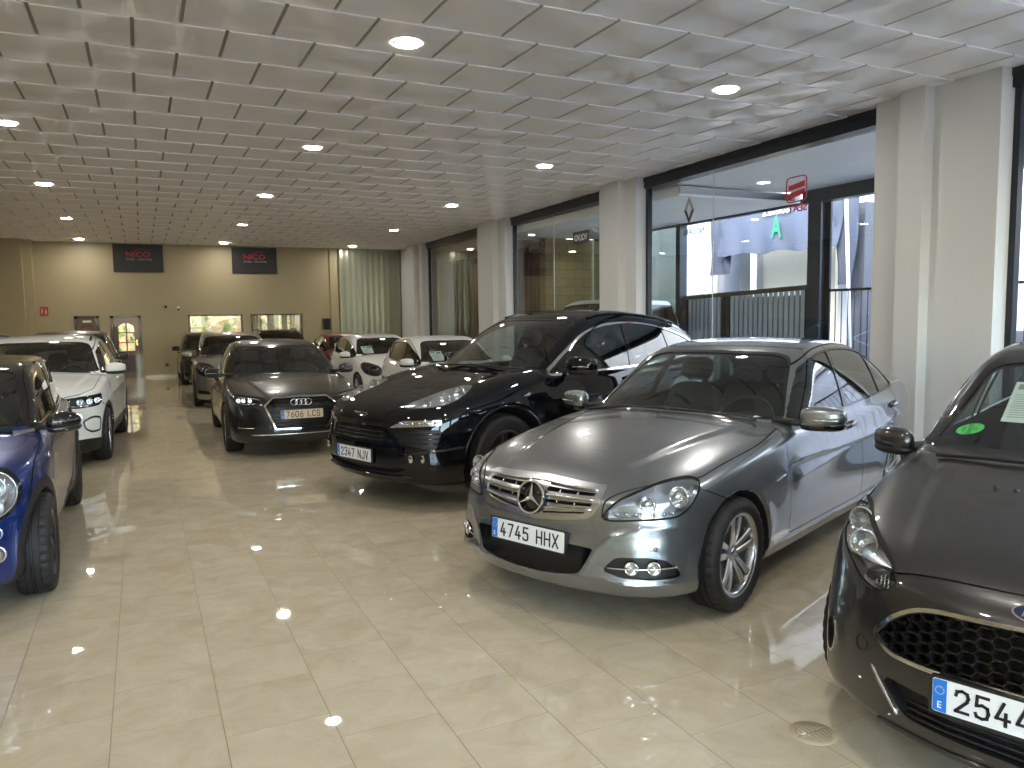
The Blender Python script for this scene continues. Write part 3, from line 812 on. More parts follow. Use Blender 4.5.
def emit_common(s, q, P, roofm=None, glassm=None):
    for a in ('headlight', 'side_void', 'drl_panel', 'fog_ring', 'ring_light'): s.tidy(a)
    s.part('body', 'bodyshell', P, both=True); s.part('bonnet', 'bonnet', q.get('bonnetm', P), both=True); s.part('front_bumper', 'front_bumper', P, both=True)
    s.part('sill', 'sill', q.get('sillm', P), both=True); s.part('roof_panel', 'roof_panel', roofm or P, both=True)
    s.part('screen_seal', 'screen_seal', PIANO, both=True)
    for a in ('front_door', 'rear_door', 'door', 'front_wing'): s.part(a, a, P)
    s.part('arch_cladding', 'arch_cladding', BLACK); s.part('rear_arch_cladding', 'arch_cladding', BLACK); s.part('rear_arch_liner', 'wheel_arch_liner', LINER)
    s.part('panel_gap', 'panel_gap', GAPM, .008, both=True); s.part('wheel_arch_liner', 'wheel_arch_liner', LINER)
    gl = ['windscreen', 'rear_window']
    for nm, _ in q.get('panes', ()):
        s.part(nm, nm, (glassm or {}).get(nm, SIDEGLASS), .006); gl.append(nm)
    s.part('window_pillar', 'window_pillar', q.get('pillarm', PIANO)); s.part('rear_pillar', 'window_pillar', q.get('pillarm', PIANO)); s.part('window_trim', 'window_trim', q.get('trimm', PIANO), -.003)
    s.part('windscreen', 'windscreen', WINDSCREEN, .004, both=True); s.part('rear_window', 'rear_window', PRIVACY, .004, both=True)
    s.lining(gl, q.get('lin', (1.1, s.L-.4))[0], q.get('lin', (1.1, s.L-.4))[1], .45, CABIN)
    s.part('lamp_seal', 'lamp_seal', GAPM, .006)
    s.part('grille_void', 'grille_opening', q.get('voidm', BLACK), q.get('voidd', .05), both=True)
    s.part('grille_frame', 'grille_frame', q.get('framem', CHROME), -.006, both=True)
    s.part('lower_void', 'lower_intake', BLACK, .045, both=True)
    s.part('side_void', 'side_intake', BLACK, .035)
def lampcut(s, proj, poly, box, seal=.006, lev=1, name='headlight', nrm=None):
    if lev: s.refine(tuple((b[0]-.02, b[1]+.02) for b in box), lev)
    s.band('lamp_seal', proj, poly, -.003, seal, box=box, nrm=nrm); s.region(name, proj, poly, grow=-.003, box=box, nrm=nrm)
def sticker_sheet(s, x, y, w=.21, h=.297, name='price_sheet', label=None, group=None):
    """paper sheet taped inside the windscreen; (x, y) = its centre seen from above (car frame); a thing of its own"""
    c = s.at_top([x], [y], -.04)[0]; n = s.grad(s.at_top([x], [y]))[0]; n[1] = 0; n /= np.linalg.norm(n)
    e = np.array([0, 1., 0]); e = e-n*(e@n); e /= np.linalg.norm(e); u = np.cross(n, e); u = u if u[2] > 0 else -u
    M = s.root.matrix_basis
    def wp(a, b, d): p = c+e*a+u*b+n*d; v = M@Vector(s.W([p])[0]); return tuple(v)
    def quad(a0, b0, a1, b1, d): return [wp(a0, b0, d), wp(a1, b0, d), wp(a1, b1, d), wp(a0, b1, d)]
    V = quad(-w/2, -h/2, w/2, h/2, 0)+quad(-w/2, -h/2, w/2, h/2, -.001)
    o = mk(name, V, [(0, 1, 2, 3), (7, 6, 5, 4), (0, 4, 5, 1), (1, 5, 6, 2), (2, 6, 7, 3), (3, 7, 4, 0)], PAPER, None, False); tag(o, label, 'paper', group)
    mb = MB(); rr = random.Random(3)
    mb.add(quad(-w*.42, h*.30, -w*.08, h*.44, .0012), [(0, 1, 2, 3)]); mb.add(quad(.04*w, h*.22, w*.42, h*.44, .0012), [(0, 1, 2, 3)])
    for k in range(11):
        b = h*(.16-.055*k); mb.add(quad(-w*.42, b, w*(.1+.3*rr.random()), b+h*.012, .0012), [(0, 1, 2, 3)])
    mk('print', np.concatenate(mb.V), mb.F, mat('print_grey', (.25, .27, .27), .7), o, False)
    return o
def far_car(key, name, label, pose, scale, dims, P, group=None, cell=.032, lamps='slim', roofrails=False, sheet=None, face='plain', rw=False, trimm=None, antenna=False, extra=None):
    """smaller parked car in the rows behind: dims = (L, W, H, xf, xr, rt, bonnet front z, cowl x, cowl z, roof start x, roof end x, belt z, tail x)"""
    L_, Wd, H, xf, xr, rt, z0, xc, zc, xr0, xr1, zb, xt = dims
    s = Car(L=L_, W=Wd, H=H, xf=xf, xr=xr, zw=rt, ra=rt+.045,
        half=[(0, Wd-.10), (.4, Wd-.025), (xf, Wd-.008), (1.6, Wd), (xr, Wd-.004), (L_-.4, Wd-.04), (L_, Wd-.11)],
        sec=[(.12, .10), (.20, .055), (.32, .018), (.48, 0), (.62, .0), (.76, .012), (zb-.08, .035), (zb+.02, .065), (zb+.12, .12), (zb+.22, .2)],
        nose=[(.10, .14), (.2, .04), (.3, .0), (.45, .0), (.58, .02), (z0-.08, .05), (z0, .10), (z0+.06, .22), (z0+.14, .5)],
        pf=[(0, 0), (.25, .018), (.45, .07), (.6, .15), (.7, .25), (Wd-.08, .42), (Wd-.03, .65), (Wd, .95)],
        tail=[(.15, .12), (.3, .03), (.5, .0), (.8, .02), (zb, .05), (zb+.1, .10)], pr=[(0, 0), (.4, .02), (.6, .07), (.75, .17), (Wd, .4)],
        deck=[(0, z0-.05), (.12, z0+.01), (.35, z0+.07), (.7, (z0+zc)/2+.05), (xc, zc), (xc+.4, zb+.03), (2.6, zb+.04), (xr, zb+.08), (L_, zb+.06)], crown=.06,
        roof=[(xc-.4, zc-.22), (xc, zc-.02), (xc+.15, zc+.08), (xr0, H-.085), (xr0+.25, H-.03), (xr0+.6, H), ((xr0+xr1)/2+.2, H-.003), (xr1, H-.06), (xr1+.18, H-.14), (xt, zb+.08), (xt+.15, zb-.12)],
        gw=[(xc-.1, Wd-.125), (xc+.5, Wd-.09), (2.4, Wd-.085), (xr, Wd-.10), (L_, Wd-.2)], tum=(.24, .24), zbelt=zb, kf=.36, kr=.2, xmid=2.4, r_roof=.09, rcrown=.07,
        creases=[([(1, .62), (L_, .74)], .012, .05, 1.3, L_-.1)], flare=.016, zbot=.18, arch_in=.5)
    s.mesh(cell)
    a = xc+.18
    dlo = rnd([(a, zb+.015, .02), (a+.12, zb+.10, .1), (xr0-.05, H-.24, .3), (xr0+.3, H-.135, .3), ((xr0+xr1)/2, H-.10, .5), (xr1-.1, H-.15, .2), (xr1+.12, zb+.26, .15), (xr1-.05, zb+.07, .05), (2.4, zb+.03, .3)], .03)
    bx = (a+xr1)/2-.06
    q = dict(belt0=zb, dlo=dlo, rw=rnd([(-.2, zb+.08, 0), (Wd-.32, zb+.08), (Wd-.36, H-.17), (0, H-.15, 0), (-.2, H-.15, 0)], .05) if rw else None, pillars=[((bx, zb-.1), (bx+.05, H), .07), ((xr-.06, zb-.1), (xr-.14, H), .04)],
        panes=[('front_side_window', [(0, 0), (bx, 0), (bx+.05, 3), (0, 3)]), ('rear_side_window', [(bx, 0), (xr-.1, 0), (xr-.1, 3), (bx+.05, 3)]), ('quarter_window', [(xr-.1, 0), (9, 0), (9, 3), (xr-.1, 3)])],
        ws=half_screen(zc-.005, H-.08, Wd-.185, Wd-.335), doors=[('front_door', rnd([(xf+.56, .30), (xf+.54, .6), (xf+.58, zb-.02), (a+.1, zb+.08), (xr0, H-.17, .2), (bx+.04, H-.06), (bx, zb), (bx+.02, .30)], .05)), ('rear_door', rnd([(bx+.02, .30), (bx, zb), (bx+.04, H-.06), (xr1-.1, H-.10, .2), (xr1, zb+.2), (xr-.02, zb-.15), (xr-.28, .52, .1), (xr-.36, .30)], .05))],
        bonnet=rnd([(-.2, -.2, 0), (-.2, Wd*.52, 0), (.16, Wd*.52), (.5, Wd*.80, .1), (1., Wd*.86, .1), (xc+.05, Wd*.84), (xc-.06, .4, .1), (xc-.12, 0, 0), (xc-.12, -.2, 0)], .03), hz=z0-.12,
        bumper=[(-.2, .03), (1.1, .03), (xf-.05, .45), (xf-.2, .62), (.42, z0-.06), (.2, z0-.16), (-.2, z0-.16)], trimm=trimm or PIANO, lin=(xc-.2, L_-.3))
    cut_common(s, q)
    A = 40; u = lambda y, x: y*math.cos(math.radians(A))+x*math.sin(math.radians(A))
    if lamps == 'slim': hp = rnd([(u(.44, .08), z0-.10), (u(.48, .09), z0-.035), (u(.66, .22), z0-.005), (u(Wd-.10, .5), z0+.03), (u(Wd-.06, .58), z0+.0), (u(Wd-.09, .40), z0-.11), (u(.62, .16), z0-.125)], .03)
    else: hp = curve([(u(.50, .10), z0-.15), (u(.52, .12), z0-.02), (u(.66, .28), z0+.05), (u(Wd-.10, .58), z0+.09), (u(Wd-.06, .60), z0+.01), (u(Wd-.09, .38), z0-.13), (u(.62, .16), z0-.19)], 4)
    lampcut(s, A, hp, ((-.05, .9), (.34, 1.), (z0-.26, z0+.16)), lev=1)
    gz0, gz1, gy = z0-.135, z0-.03, .40
    if face == 'big': gz0, gy = z0-.22, .36
    gp = rnd([(-.2, gz0, 0), (0, gz0, 0), (gy-.05, gz0), (gy, (gz0+gz1)/2), (gy-.02, gz1), (0, gz1, 0), (-.2, gz1, 0)], .02)
    s.refine(((-.1, .3), (0, .8), (.2, z0)), 1)
    gb = dict(box=((-.1, .5), (0, .6), (.3, 1.1)), nrm=(-1, 0, 0, .1)); s.band('grille_frame', 'F', gp, -.006, .012, **gb); s.region('grille_void', 'F', gp, grow=-.006, **gb)
    s.region('lower_void', 'F', rnd([(-.2, .25, 0), (0, .25, 0), (.42, .26), (.50, .33), (.40, .385), (-.2, .385, 0)], .02), box=((-.1, .4), (0, .6), (.2, .45)), nrm=(-1, 0, 0, .1))
    s.region('side_void', A, rnd([(u(.56, .13), .30), (u(.56, .13), .37), (u(Wd-.13, .40), .40), (u(Wd-.12, .40), .32)], .03), box=((-.1, .6), (.4, 1.), (.25, .45)))
    place_car(s, pose[0], pose[1], math.radians(pose[2]), name, label, 'car', group); s.root.scale = (scale,)*3
    c = np.array(pose[:2])-np.array([math.cos(math.radians(pose[2])), math.sin(math.radians(pose[2]))])*L_/2*scale; s.root.location = (c[0], c[1], 0)
    bpy.context.view_layer.update()
    emit_common(s, q, P, glassm={'rear_side_window': PRIVACY, 'quarter_window': PRIVACY, 'front_side_window': glass('dim_side_glass', (.22, .25, .24), gloss=.6)})
    wheels(s, rt, rt-.105, .205, dict(n=7, w0=.035, w1=.05, dish=.02), ALLOY, Wd-.012, Wd-.012, disc=False, n=48)
    seatset(s, xc+.12, zc-.06, .36, xc+.85, .55, xr-.35, .55, hw=Wd-.30)
    H_ = s.part('headlight', 'headlight', LAMPDARK, .05, ('headlight_lens', LENS))
    for yy, xx, r in ((Wd-.25, .33, .05), (.55, .16, .042)): lamp(s, H_, s.at_az(A, u(yy, xx), z0-.045)[0], r, .04, depth=.035)
    for k in range(3 if face != 'big' else 4):
        z = gz0+(gz1-gz0)*(k+.5)/(3 if face != 'big' else 4); bar(s, 'grille_slat', across(s.at_front(np.linspace(0, gy-.05, 8), z, -.012)), .007, BLACK if face != 'big' else SATIN, both=False, squash=.7)
    v, f = lathe([(.0001, .006), (.05, .006), (.055, 0)], 20); p = s.at_front([0], [(gz0+gz1)/2+.005], .004)[0]; s.put('emblem', np.stack([p[0]-v[:, 1], p[1]+v[:, 0], p[2]+v[:, 2]], 1), f, CHROME)
    mirror(s, xc+.24, Wd+.085, zb+.06, .08, .115, .075, P, (xc+.22, 0, zb+.0), .62, lower=BLACK)
    handle(s, bx-.14, zb-.11, P); handle(s, xr+.0, zb-.085, P)
    wiper(s, [(xc+.06, -.05), (xc+.07, .3), (xc+.12, .58)]); wiper(s, [(xc+.11, -.58), (xc+.07, -.3), (xc+.06, .05)])
    if roofrails:
        for sd in (1, -1):
            pts = [(x, .56*(Wd/.9), 0) for x in np.linspace(xr0+.3, xr1-.1, 10)]; P3 = s.at_top([p[0] for p in pts], [p[1] for p in pts], .035); P3[0, 2] -= .03; P3[-1, 2] -= .03
            V, F = tube(P3, .016, 8); s.put('roof_rail', V, F, roofrails, None, sd)
    if antenna:
        p = s.at_top([xr1-.1], [0])[0]; V, F = tube([p, p+np.array([.12, 0, .22])], [.006, .003], 6); s.put('aerial', V, F, BLACK)
    if sheet: sticker_sheet(s, *sheet)
    if extra: extra(s)
    return s
# ------------------------------------------------------------------ camera
def camera():
    yaw, pitch, roll, f = math.radians(25.611), math.radians(5.127), math.radians(.77), 769.
    f0 = Vector((math.sin(yaw), math.cos(yaw), 0)); r0 = Vector((math.cos(yaw), -math.sin(yaw), 0)); u0 = Vector((0, 0, 1))
    fw = f0*math.cos(pitch)-u0*math.sin(pitch); u = u0*math.cos(pitch)+f0*math.sin(pitch)
    r = r0*math.cos(roll)-u*math.sin(roll); u2 = u*math.cos(roll)+r0*math.sin(roll)
    cd = bpy.data.cameras.new('camera'); cd.sensor_width = 36; cd.lens = f/1024*36; cd.clip_end = 200; cd.clip_start = .05
    o = bpy.data.objects.new('camera', cd); COL.objects.link(o)
    M = Matrix((r, u2, -fw)).transposed().to_4x4(); M.translation = (0, 0, 1.65); o.matrix_world = M
    SC.camera = o
CARS = []
# ------------------------------------------------------------------ silver saloon in the middle
def silver_saloon():
    P = paint('iridium_silver_paint', (.27, .285, .30), .85, .26, .04)
    s = Car(L=4.59, W=.885, H=1.447, xf=.80, xr=3.56, zw=.317, ra=.352,
        half=[(0, .80), (.4, .862), (.8, .878), (1.6, .885), (3.0, .885), (3.7, .878), (4.2, .85), (4.59, .80)],
        sec=[(.10, .10), (.18, .065), (.26, .03), (.36, .008), (.50, .0), (.62, .004), (.74, .02), (.84, .038), (.93, .062), (1.0, .095), (1.1, .16)],
        nose=[(.10, .16), (.18, .055), (.24, .012), (.33, .0), (.44, .004), (.50, .022), (.56, .040), (.64, .052), (.70, .072), (.745, .125), (.80, .25), (.9, .6)],
        pf=[(0, 0), (.2, .008), (.4, .045), (.55, .10), (.65, .165), (.74, .27), (.80, .40), (.85, .60), (.89, .95)],
        tail=[(.15, .12), (.3, .03), (.5, .0), (.75, .02), (1.0, .05), (1.1, .10)],
        pr=[(0, 0), (.4, .02), (.6, .07), (.72, .15), (.8, .28), (.86, .5)],
        deck=[(-.1, .66), (0, .705), (.1, .745), (.3, .805), (.6, .868), (1.0, .928), (1.35, .970), (1.7, .992), (2.5, 1.0), (3.4, 1.03), (3.9, 1.075), (4.2, 1.092), (4.5, 1.085), (4.7, 1.07)],
        crown=[(0, .06), (.6, .075), (1.3, .075), (1.8, .07), (3.5, .07), (4.5, .06)],
        roof=[(1.0, .70), (1.36, .93), (1.5, 1.02), (2.12, 1.358), (2.3, 1.405), (2.55, 1.435), (2.8, 1.447), (3.05, 1.444), (3.3, 1.425), (3.55, 1.375), (3.85, 1.255), (4.1, 1.13), (4.35, 1.0)],
        gw=[(1.1, .775), (1.6, .80), (2.4, .815), (3.2, .80), (3.8, .755), (4.2, .70)], tum=(.31, .38), zbelt=.95, kf=.42, kr=.36, xmid=2.7, r_roof=.09, rcrown=.09,
        creases=[([(1.2, .60), (2.0, .66), (3.0, .745), (4.2, .84)], .016, .05, 1.45, 4.5), ([(1.2, .262), (3.2, .262)], .012, .02, 1.25, 3.15)],
        hoodc=[([(0, .33), (.5, .42), (1.4, .60)], .016, .035, .12, 1.6)], fcre=[([(.02, .262), (.34, .285), (.44, .30), (.60, .262), (.78, .262)], .030, .035), ([(.36, .30), (.425, .43), (.50, .505), (.62, .545), (.80, .56)], .016, .030), ([(.0, .525), (.38, .545)], -.010, .03)], flare=.012, r_fs=.07, r_ts=.1, r_top=.075, zbot=[(0, .17), (.5, .17), (1, .16), (4, .17), (4.6, .24)], arch_in=.55)
    s.mesh(.017)
    return s, P
def finish_silver(s, P):
    A = 40
    side = dict(box=((1.2, 4.3), (.3, 1.1), (.7, 1.45)), nrm=(0, 1, 0, .45))
    dlo = rnd([(1.58, .945, .02), (1.70, 1.02, .1), (2.02, 1.215, .3), (2.40, 1.335, .3), (2.85, 1.364, .5), (3.25, 1.345, .5), (3.55, 1.275, .3), (3.80, 1.14, .3), (3.93, 1.045, .03), (3.78, 1.012, .03)], .03)
    s.band('window_trim', 'S', dlo, -.001, .013, **side)
    s.region('side_glass', 'S', dlo, **side)
    for a, b, w in (((2.53, .9), (2.70, 1.42), .05), ((3.44, .95), (3.42, 1.42), .018)):
        s.band('window_pillar' if w > .03 else 'rear_pillar', 'S', [a, b], 0, w/2, only=['side_glass'], open_=True, **side)
    for nm, x0, x1, k in (('front_side_window', 1.4, 2.50, .2), ('rear_side_window', 2.50, 3.44, 0), ('quarter_window', 3.43, 4.1, 0)):
        s.region(nm, 'S', [(x0+(.03 if x0 > 2 else 0), .85), (x1+(.03 if x1 < 3 else 0), .85), (x1+(.22 if x1 < 3 else 0), 1.45), (x0+(.22 if 2 < x0 < 3 else 0), 1.45)], only=['side_glass'], **side)
    ws = rnd([(-.2, .955, 0), (0, .955, 0), (.40, .95, .1), (.715, .965, .04), (.69, 1.02, .06), (.555, 1.325, .05), (.45, 1.356, .1), (0, 1.368, 0), (-.2, 1.368, 0)], .03)
    fr = dict(box=((.8, 2.6), (0, .9), (.85, 1.45)), nrm=(-1, 0, .3, .56))
    s.band('screen_seal', 'F', ws, -.014, .004, **fr); s.region('windscreen', 'F', ws, grow=-.014, **fr)
    rw = rnd([(-.2, 1.10, 0), (.52, 1.11, .05), (.45, 1.36, .06), (0, 1.375, 0), (-.2, 1.375, 0)], .03)
    s.region('rear_window', 'F', rw, box=((3.3, 4.5), (0, .9), (1., 1.45)), nrm=(1, 0, .3, .25))
    dr = dict(box=((1.1, 4.2), (.45, 1.1), (.2, 1.45)), nrm=(0, 1, 0, .2))
    d1 = rnd([(1.435, .30, .04), (1.425, .62, .3), (1.44, .90, .1), (1.60, .99, .05), (2.02, 1.25, .3), (2.40, 1.37, .3), (2.70, 1.395, .02), (2.64, 1.2, .1), (2.70, .9, .2), (2.735, .6, .1), (2.735, .30, .04)], .04)
    d2 = rnd([(2.735, .30, .04), (2.735, .6, .1), (2.70, .9, .2), (2.64, 1.2, .1), (2.70, 1.395, .02), (3.0, 1.40, .3), (3.3, 1.365, .3), (3.62, 1.265, .1), (3.76, 1.0, .1), (3.62, .84, .1), (3.27, .56, .2), (3.17, .30, .04)], .04)
    for nm, d in (('front_door', d1), ('rear_door', d2)):
        s.region(nm, 'S', d, only=['body'], **dr); s.gap('S', d, .006, only=['body', 'front_door', 'rear_door'], **dr)
    s.region('sill', 'S', [(1.05, .1), (3.3, .1), (3.3, .285), (1.05, .285)], only=['body', 'front_door', 'rear_door', 'panel_gap'], **dict(dr, box=((1.05, 3.3), (.45, 1.1), (.08, .4))))
    hd = rnd([(-.2, -.2, 0), (-.2, .43, 0), (.115, .43, .02), (.30, .585, .1), (.53, .755, .06), (.90, .784, .2), (1.2, .80, .2), (1.50, .755, .02), (1.36, .45, .1), (1.30, 0, 0), (1.30, -.2, 0)], .03)
    tp = dict(box=((-.1, 1.9), (0, .9), (.6, 1.1)), nrm=(-.45, .25, 1, .45))
    s.region('bonnet', 'T', hd, only=['body'], **tp); s.gap('T', hd, .006, only=['body', 'bonnet'], **tp)
    fb = dict(box=((-.1, 1.0), (0, 1.), (.05, .8)))
    s.refine(((-.1, .62), (.36, .9), (.26, .82)), 1)
    s.region('front_bumper', 'S', [(-.2, .05), (1.1, .05), (.95, .45), (.675, .653), (.48, .735), (.42, .585), (-.2, .585)], only=['body'], **fb)
    s.band('panel_gap', 'S', [(.47, .74), (.675, .653), (.72, .60)], 0, .003, box=((.4, .9), (.6, 1.), (.5, .8)), open_=True)
    s.region('front_wing', 'S', [(.3, .3), (1.437, .3), (1.437, 1.0), (.3, 1.0)], only=['body'], box=((.3, 1.44), (.5, 1.), (.25, .95)))
    hl = curve([(.406, .592), (.46, .672), (.552, .718), (.70, .762), (.845, .782), (.905, .772), (.912, .747), (.884, .696), (.842, .645), (.785, .612), (.70, .603), (.579, .598)], 4)
    hb = dict(box=((-.05, .75), (.36, .9), (.55, .82)))
    s.band('lamp_gap', A, hl, -.004, .006, **hb); s.region('headlight', A, hl, grow=-.004, **hb)
    gr = rnd([(-.2, .548, 0), (0, .545, .05), (.20, .562, .1), (.36, .590, .05), (.398, .63, .05), (.41, .715, .02), (.395, .738, .03), (0, .752, 0), (-.2, .752, 0)], .03)
    gb = dict(box=((-.1, .5), (0, .5), (.5, .8)), nrm=(-1, 0, 0, .1))
    s.refine(((-.1, .4), (0, .46), (.5, .78)), 1)
    s.band('grille_frame', 'F', gr, -.018, .006, **gb); s.region('grille', 'F', gr, grow=-.018, **gb)
    for z0, z1 in (((.694, .714), (.698, .711)), ((.634, .655), (.648, .664)), ((.578, .588), (.608, .616))):
        s.region('grille_slot', 'F', rnd([(.075, z0[0]), (.365 if z0[0] > .6 else .33, z1[0]), (.372 if z0[0] > .6 else .335, z1[1]), (.075, z0[1])], .006), only=['grille'], **gb)
    s.refine(((-.1, .5), (0, .85), (.2, .47)), 1)
    it = rnd([(-.2, .272, 0), (0, .272, 0), (.18, .278, .1), (.345, .305, .03), (.415, .44, .02), (.30, .447, .05), (-.2, .447, 0)], .02)
    s.region('lower_intake', 'F', it, box=((-.1, .4), (0, .5), (.2, .5)), nrm=(-1, 0, 0, .1))
    fg = rnd([(.385, .335), (.455, .408), (.615, .413), (.715, .395), (.775, .345), (.80, .305), (.75, .296), (.634, .296), (.487, .306)], .03)
    s.region('fog_recess', A, fg, box=((-.1, .6), (.3, .9), (.2, .5)))
    return s
def star3(r, t=.006):
    """three-pointed star in a ring: V, F in (a, b, h)"""
    mb = MB(); a = np.linspace(0, 2*PI, 49)[:-1]
    mb.add(*tube(np.stack([r*np.cos(a), r*np.sin(a), 0*a], 1), r*.085, 8, True))
    for k in range(3):
        q = PI/2+2*PI*k/3; d = np.array([math.cos(q), math.sin(q)]); n = np.array([-d[1], d[0]])
        tip = d*r*.97; e = -d*r*.13; l, rr = d*r*.11+n*r*.15, d*r*.11-n*r*.15
        V = [(*tip, .001), (*l, .001), (*e, .001), (*rr, .001), (0, 0, t)]; V = [(v[0], v[1], v[2]) for v in V]
        mb.add(V, [(0, 1, 4), (1, 2, 4), (2, 3, 4), (3, 0, 4)])
    return np.concatenate(mb.V), mb.F
def nose_map(x, y, z, pitch=0.):
    c, si = math.cos(pitch), math.sin(pitch)
    def T(V):
        a, b, h = np.asarray(V, float).T
        return np.stack([x-h*c+b*si, y+a, z+b*c+h*si], 1)
    return T
def emit_silver(s, P):
    for a, nm in (('body', 'bodyshell'), ('bonnet', 'bonnet'), ('sill', 'sill'), ('front_bumper', 'front_bumper')): s.part(a, nm, P, both=True)
    s.part('screen_seal', 'screen_seal', PIANO, both=True)
    for a in ('front_door', 'rear_door', 'front_wing'): s.part(a, a, P)
    s.part('panel_gap', 'panel_gap', GAPM, .008, both=True)
    s.part('wheel_arch_liner', 'wheel_arch_liner', LINER); s.part('rear_arch_liner', 'wheel_arch_liner', LINER)
    for a in ('front_side_window', 'rear_side_window', 'quarter_window'): s.part(a, a, SIDEGLASS, .006)
    s.part('window_pillar', 'window_pillar', PIANO); s.part('rear_pillar', 'window_pillar', PIANO); s.part('window_trim', 'window_trim', PIANO, -.003)
    s.part('windscreen', 'windscreen', WINDSCREEN, .004, both=True); s.part('rear_window', 'rear_window', PRIVACY, .004, both=True)
    s.lining(['windscreen', 'rear_window', 'front_side_window', 'rear_side_window', 'quarter_window'], 1.2, 4.1, .5, CABIN)
    wheels(s, .317, .228, .225, dict(n=5, twin=.36, w0=.030, w1=.046, h0=.40, dish=.03), ALLOY, .872, .872, steer=0)
    seatset(s, 1.55, .93, .37, 2.15, .52, 3.05, .50)
    s.part('lamp_gap', 'lamp_seal', GAPM, .006)
    H = s.part('headlight', 'headlight', LAMPBASE, .075, ('headlight_lens', LENS))
    lamp(s, H, s.at_az(40, .765, .700)[0], .052, .05, depth=.045, rim=CHROME)
    lamp(s, H, s.at_az(40, .605, .668)[0], .042, .045, depth=.035, rim=CHROME)
    lamp(s, H, s.at_az(40, .86, .72)[0], .032, .03, depth=.04)
    for k in range(7):
        p = s.at_az(40, .46+.05*k, .618+.001*k, -.025)[0]; v, f = pillow(p, (.012, .018, .009), .3, 6)
        for sd, par in zip((1, -1), H): s.put('daylight_segment', v, f, REFL, par, sd)
    G = s.part('grille', 'grille', SATIN, both=True); g = G[0]
    s.part('grille_frame', 'grille_frame', SATIN, -.006, both=True, parent=g); s.part('grille_slot', 'grille_slot', BLACK, .05, both=True, parent=g)
    for za, zb in ((.731, .722), (.675, .681), (.611, .632)):
        ys = np.linspace(.07, .375, 12); p = s.at_front(ys, za+(zb-za)*(ys-.07)/.3, .004); bar(s, 'grille_blade', p, .013, SATIN, g, squash=.55)
    for y in (.16, .27):
        for zc in (.704, .65):
            p = s.at_front(np.array([y, y]), np.array([zc-.012, zc+.012]), -.004); bar(s, 'grille_strut', p, .004, SATIN, g)
    T = nose_map(.040, 0, .655, .22)
    V, F = lathe([(.0001, .0), (.084, .0), (.088, -.02)], 40); V = V[:, [0, 2, 1]]; e = s.put('emblem', T(V), F, PIANO, g, 0, flip=False)
    V, F = star3(.088, .012); V[:, 2] += .006; s.put('star', T(V), F, CHROME, e, 0, .5, flip=True)
    p = s.at_top([.155], [0])[0]; v, f = lathe([(.0001, .003), (.022, .003), (.026, 0)], 24); v = v[:, [0, 2, 1]]
    n = s.grad(p[None])[0]; n /= np.linalg.norm(n); t1 = np.array([0, 1., 0]); t2 = np.cross(n, t1); s.put('bonnet_badge', v@np.stack([t1, t2, n])+p, f, CHROME)
    s.part('lower_intake', 'lower_intake', mat('intake_mesh', (.007, .007, .008), .4), .05, both=True)
    I = s.part('fog_recess', 'fog_recess', BLACK, .035)
    for u in (.535, .650):
        p = s.at_az(40, u, .352)[0]; v, f = lathe([(.0001, -.02), (.024, -.012), (.029, .004), (.033, .012), (.037, .008), (.037, -.02)], 28)
        nn = np.array([-.93, .36, 0]); t1 = np.array([.36, .93, 0]); t2 = np.array([0, 0, 1.])
        vv = v@np.stack([t1, nn, t2])+p-nn*.012
        for sd, par in zip((1, -1), I): s.put('fog_lamp', vv, f, CHROME, par, sd)
    P1 = np.concatenate([s.at_az(40, u, .350, -.002) for u in np.linspace(.41, .79, 20)]); bar(s, 'fog_chrome', P1, .005, CHROME, I)
    p = s.at_az(40, .66, .452)[0]; v, f = lathe([(.0001, .001), (.013, .001), (.014, -.002)], 18); nn = s.grad(p[None])[0]; nn /= np.linalg.norm(nn)
    t1 = np.cross(nn, [0, 0, 1.]); t1 /= np.linalg.norm(t1); t2 = np.cross(nn, t1)
    for sd in (1, -1): s.put('parking_sensor', v@np.stack([t1, nn, t2])+p, f, P, None, sd)
    plate(s, .003, .452, '4745 HHX', .06)
    mirror(s, 1.72, .965, .985, .085, .125, .072, P, (1.66, 0, .955), .55, indicator=SATIN, lower=PIANO)
    handle(s, 2.52, .842, P); handle(s, 3.60, .888, P)
    # small sticker in the lower corner of the windscreen, wing badge
    c = s.at_top([1.60], [.585], -.004)[0]; n = s.grad(s.at_top([1.60], [.585]))[0]; n /= np.linalg.norm(n); e1 = np.array([0, 1., 0]); e1 -= n*(n@e1); e1 /= np.linalg.norm(e1); e2 = np.cross(n, e1); e2 = e2 if e2[2] > 0 else -e2
    def qd(a0, b0, a1, b1, d=0): return [c+e1*a0+e2*b0+n*d, c+e1*a1+e2*b0+n*d, c+e1*a1+e2*b1+n*d, c+e1*a0+e2*b1+n*d]
    o = s.put('windscreen_sticker', qd(-.03, -.035, .03, .035), [(0, 1, 2, 3)], mat('sticker_rose', (.45, .12, .14), .5)); s.put('sticker_band', qd(-.028, .0, .028, .03, .001), [(0, 1, 2, 3)], PAPER, o)
    bar(s, 'wing_badge', s.at_side(np.linspace(1.24, 1.36, 5), np.linspace(.655, .675, 5), .003), .006, CHROME, squash=.5)
    wiper(s, [(1.42, -.05), (1.44, .3), (1.50, .62)]); wiper(s, [(1.43, -.62), (1.44, -.3), (1.42, .05)])
def do_silver():
    s, P = silver_saloon(); finish_silver(s, P)
    place_car(s, 1.844, 3.686, math.radians(202.2), 'saloon', 'silver-grey saloon with a star on its slatted grille, in the right foreground'); emit_silver(s, P)
CARS.append(('silver', do_silver))
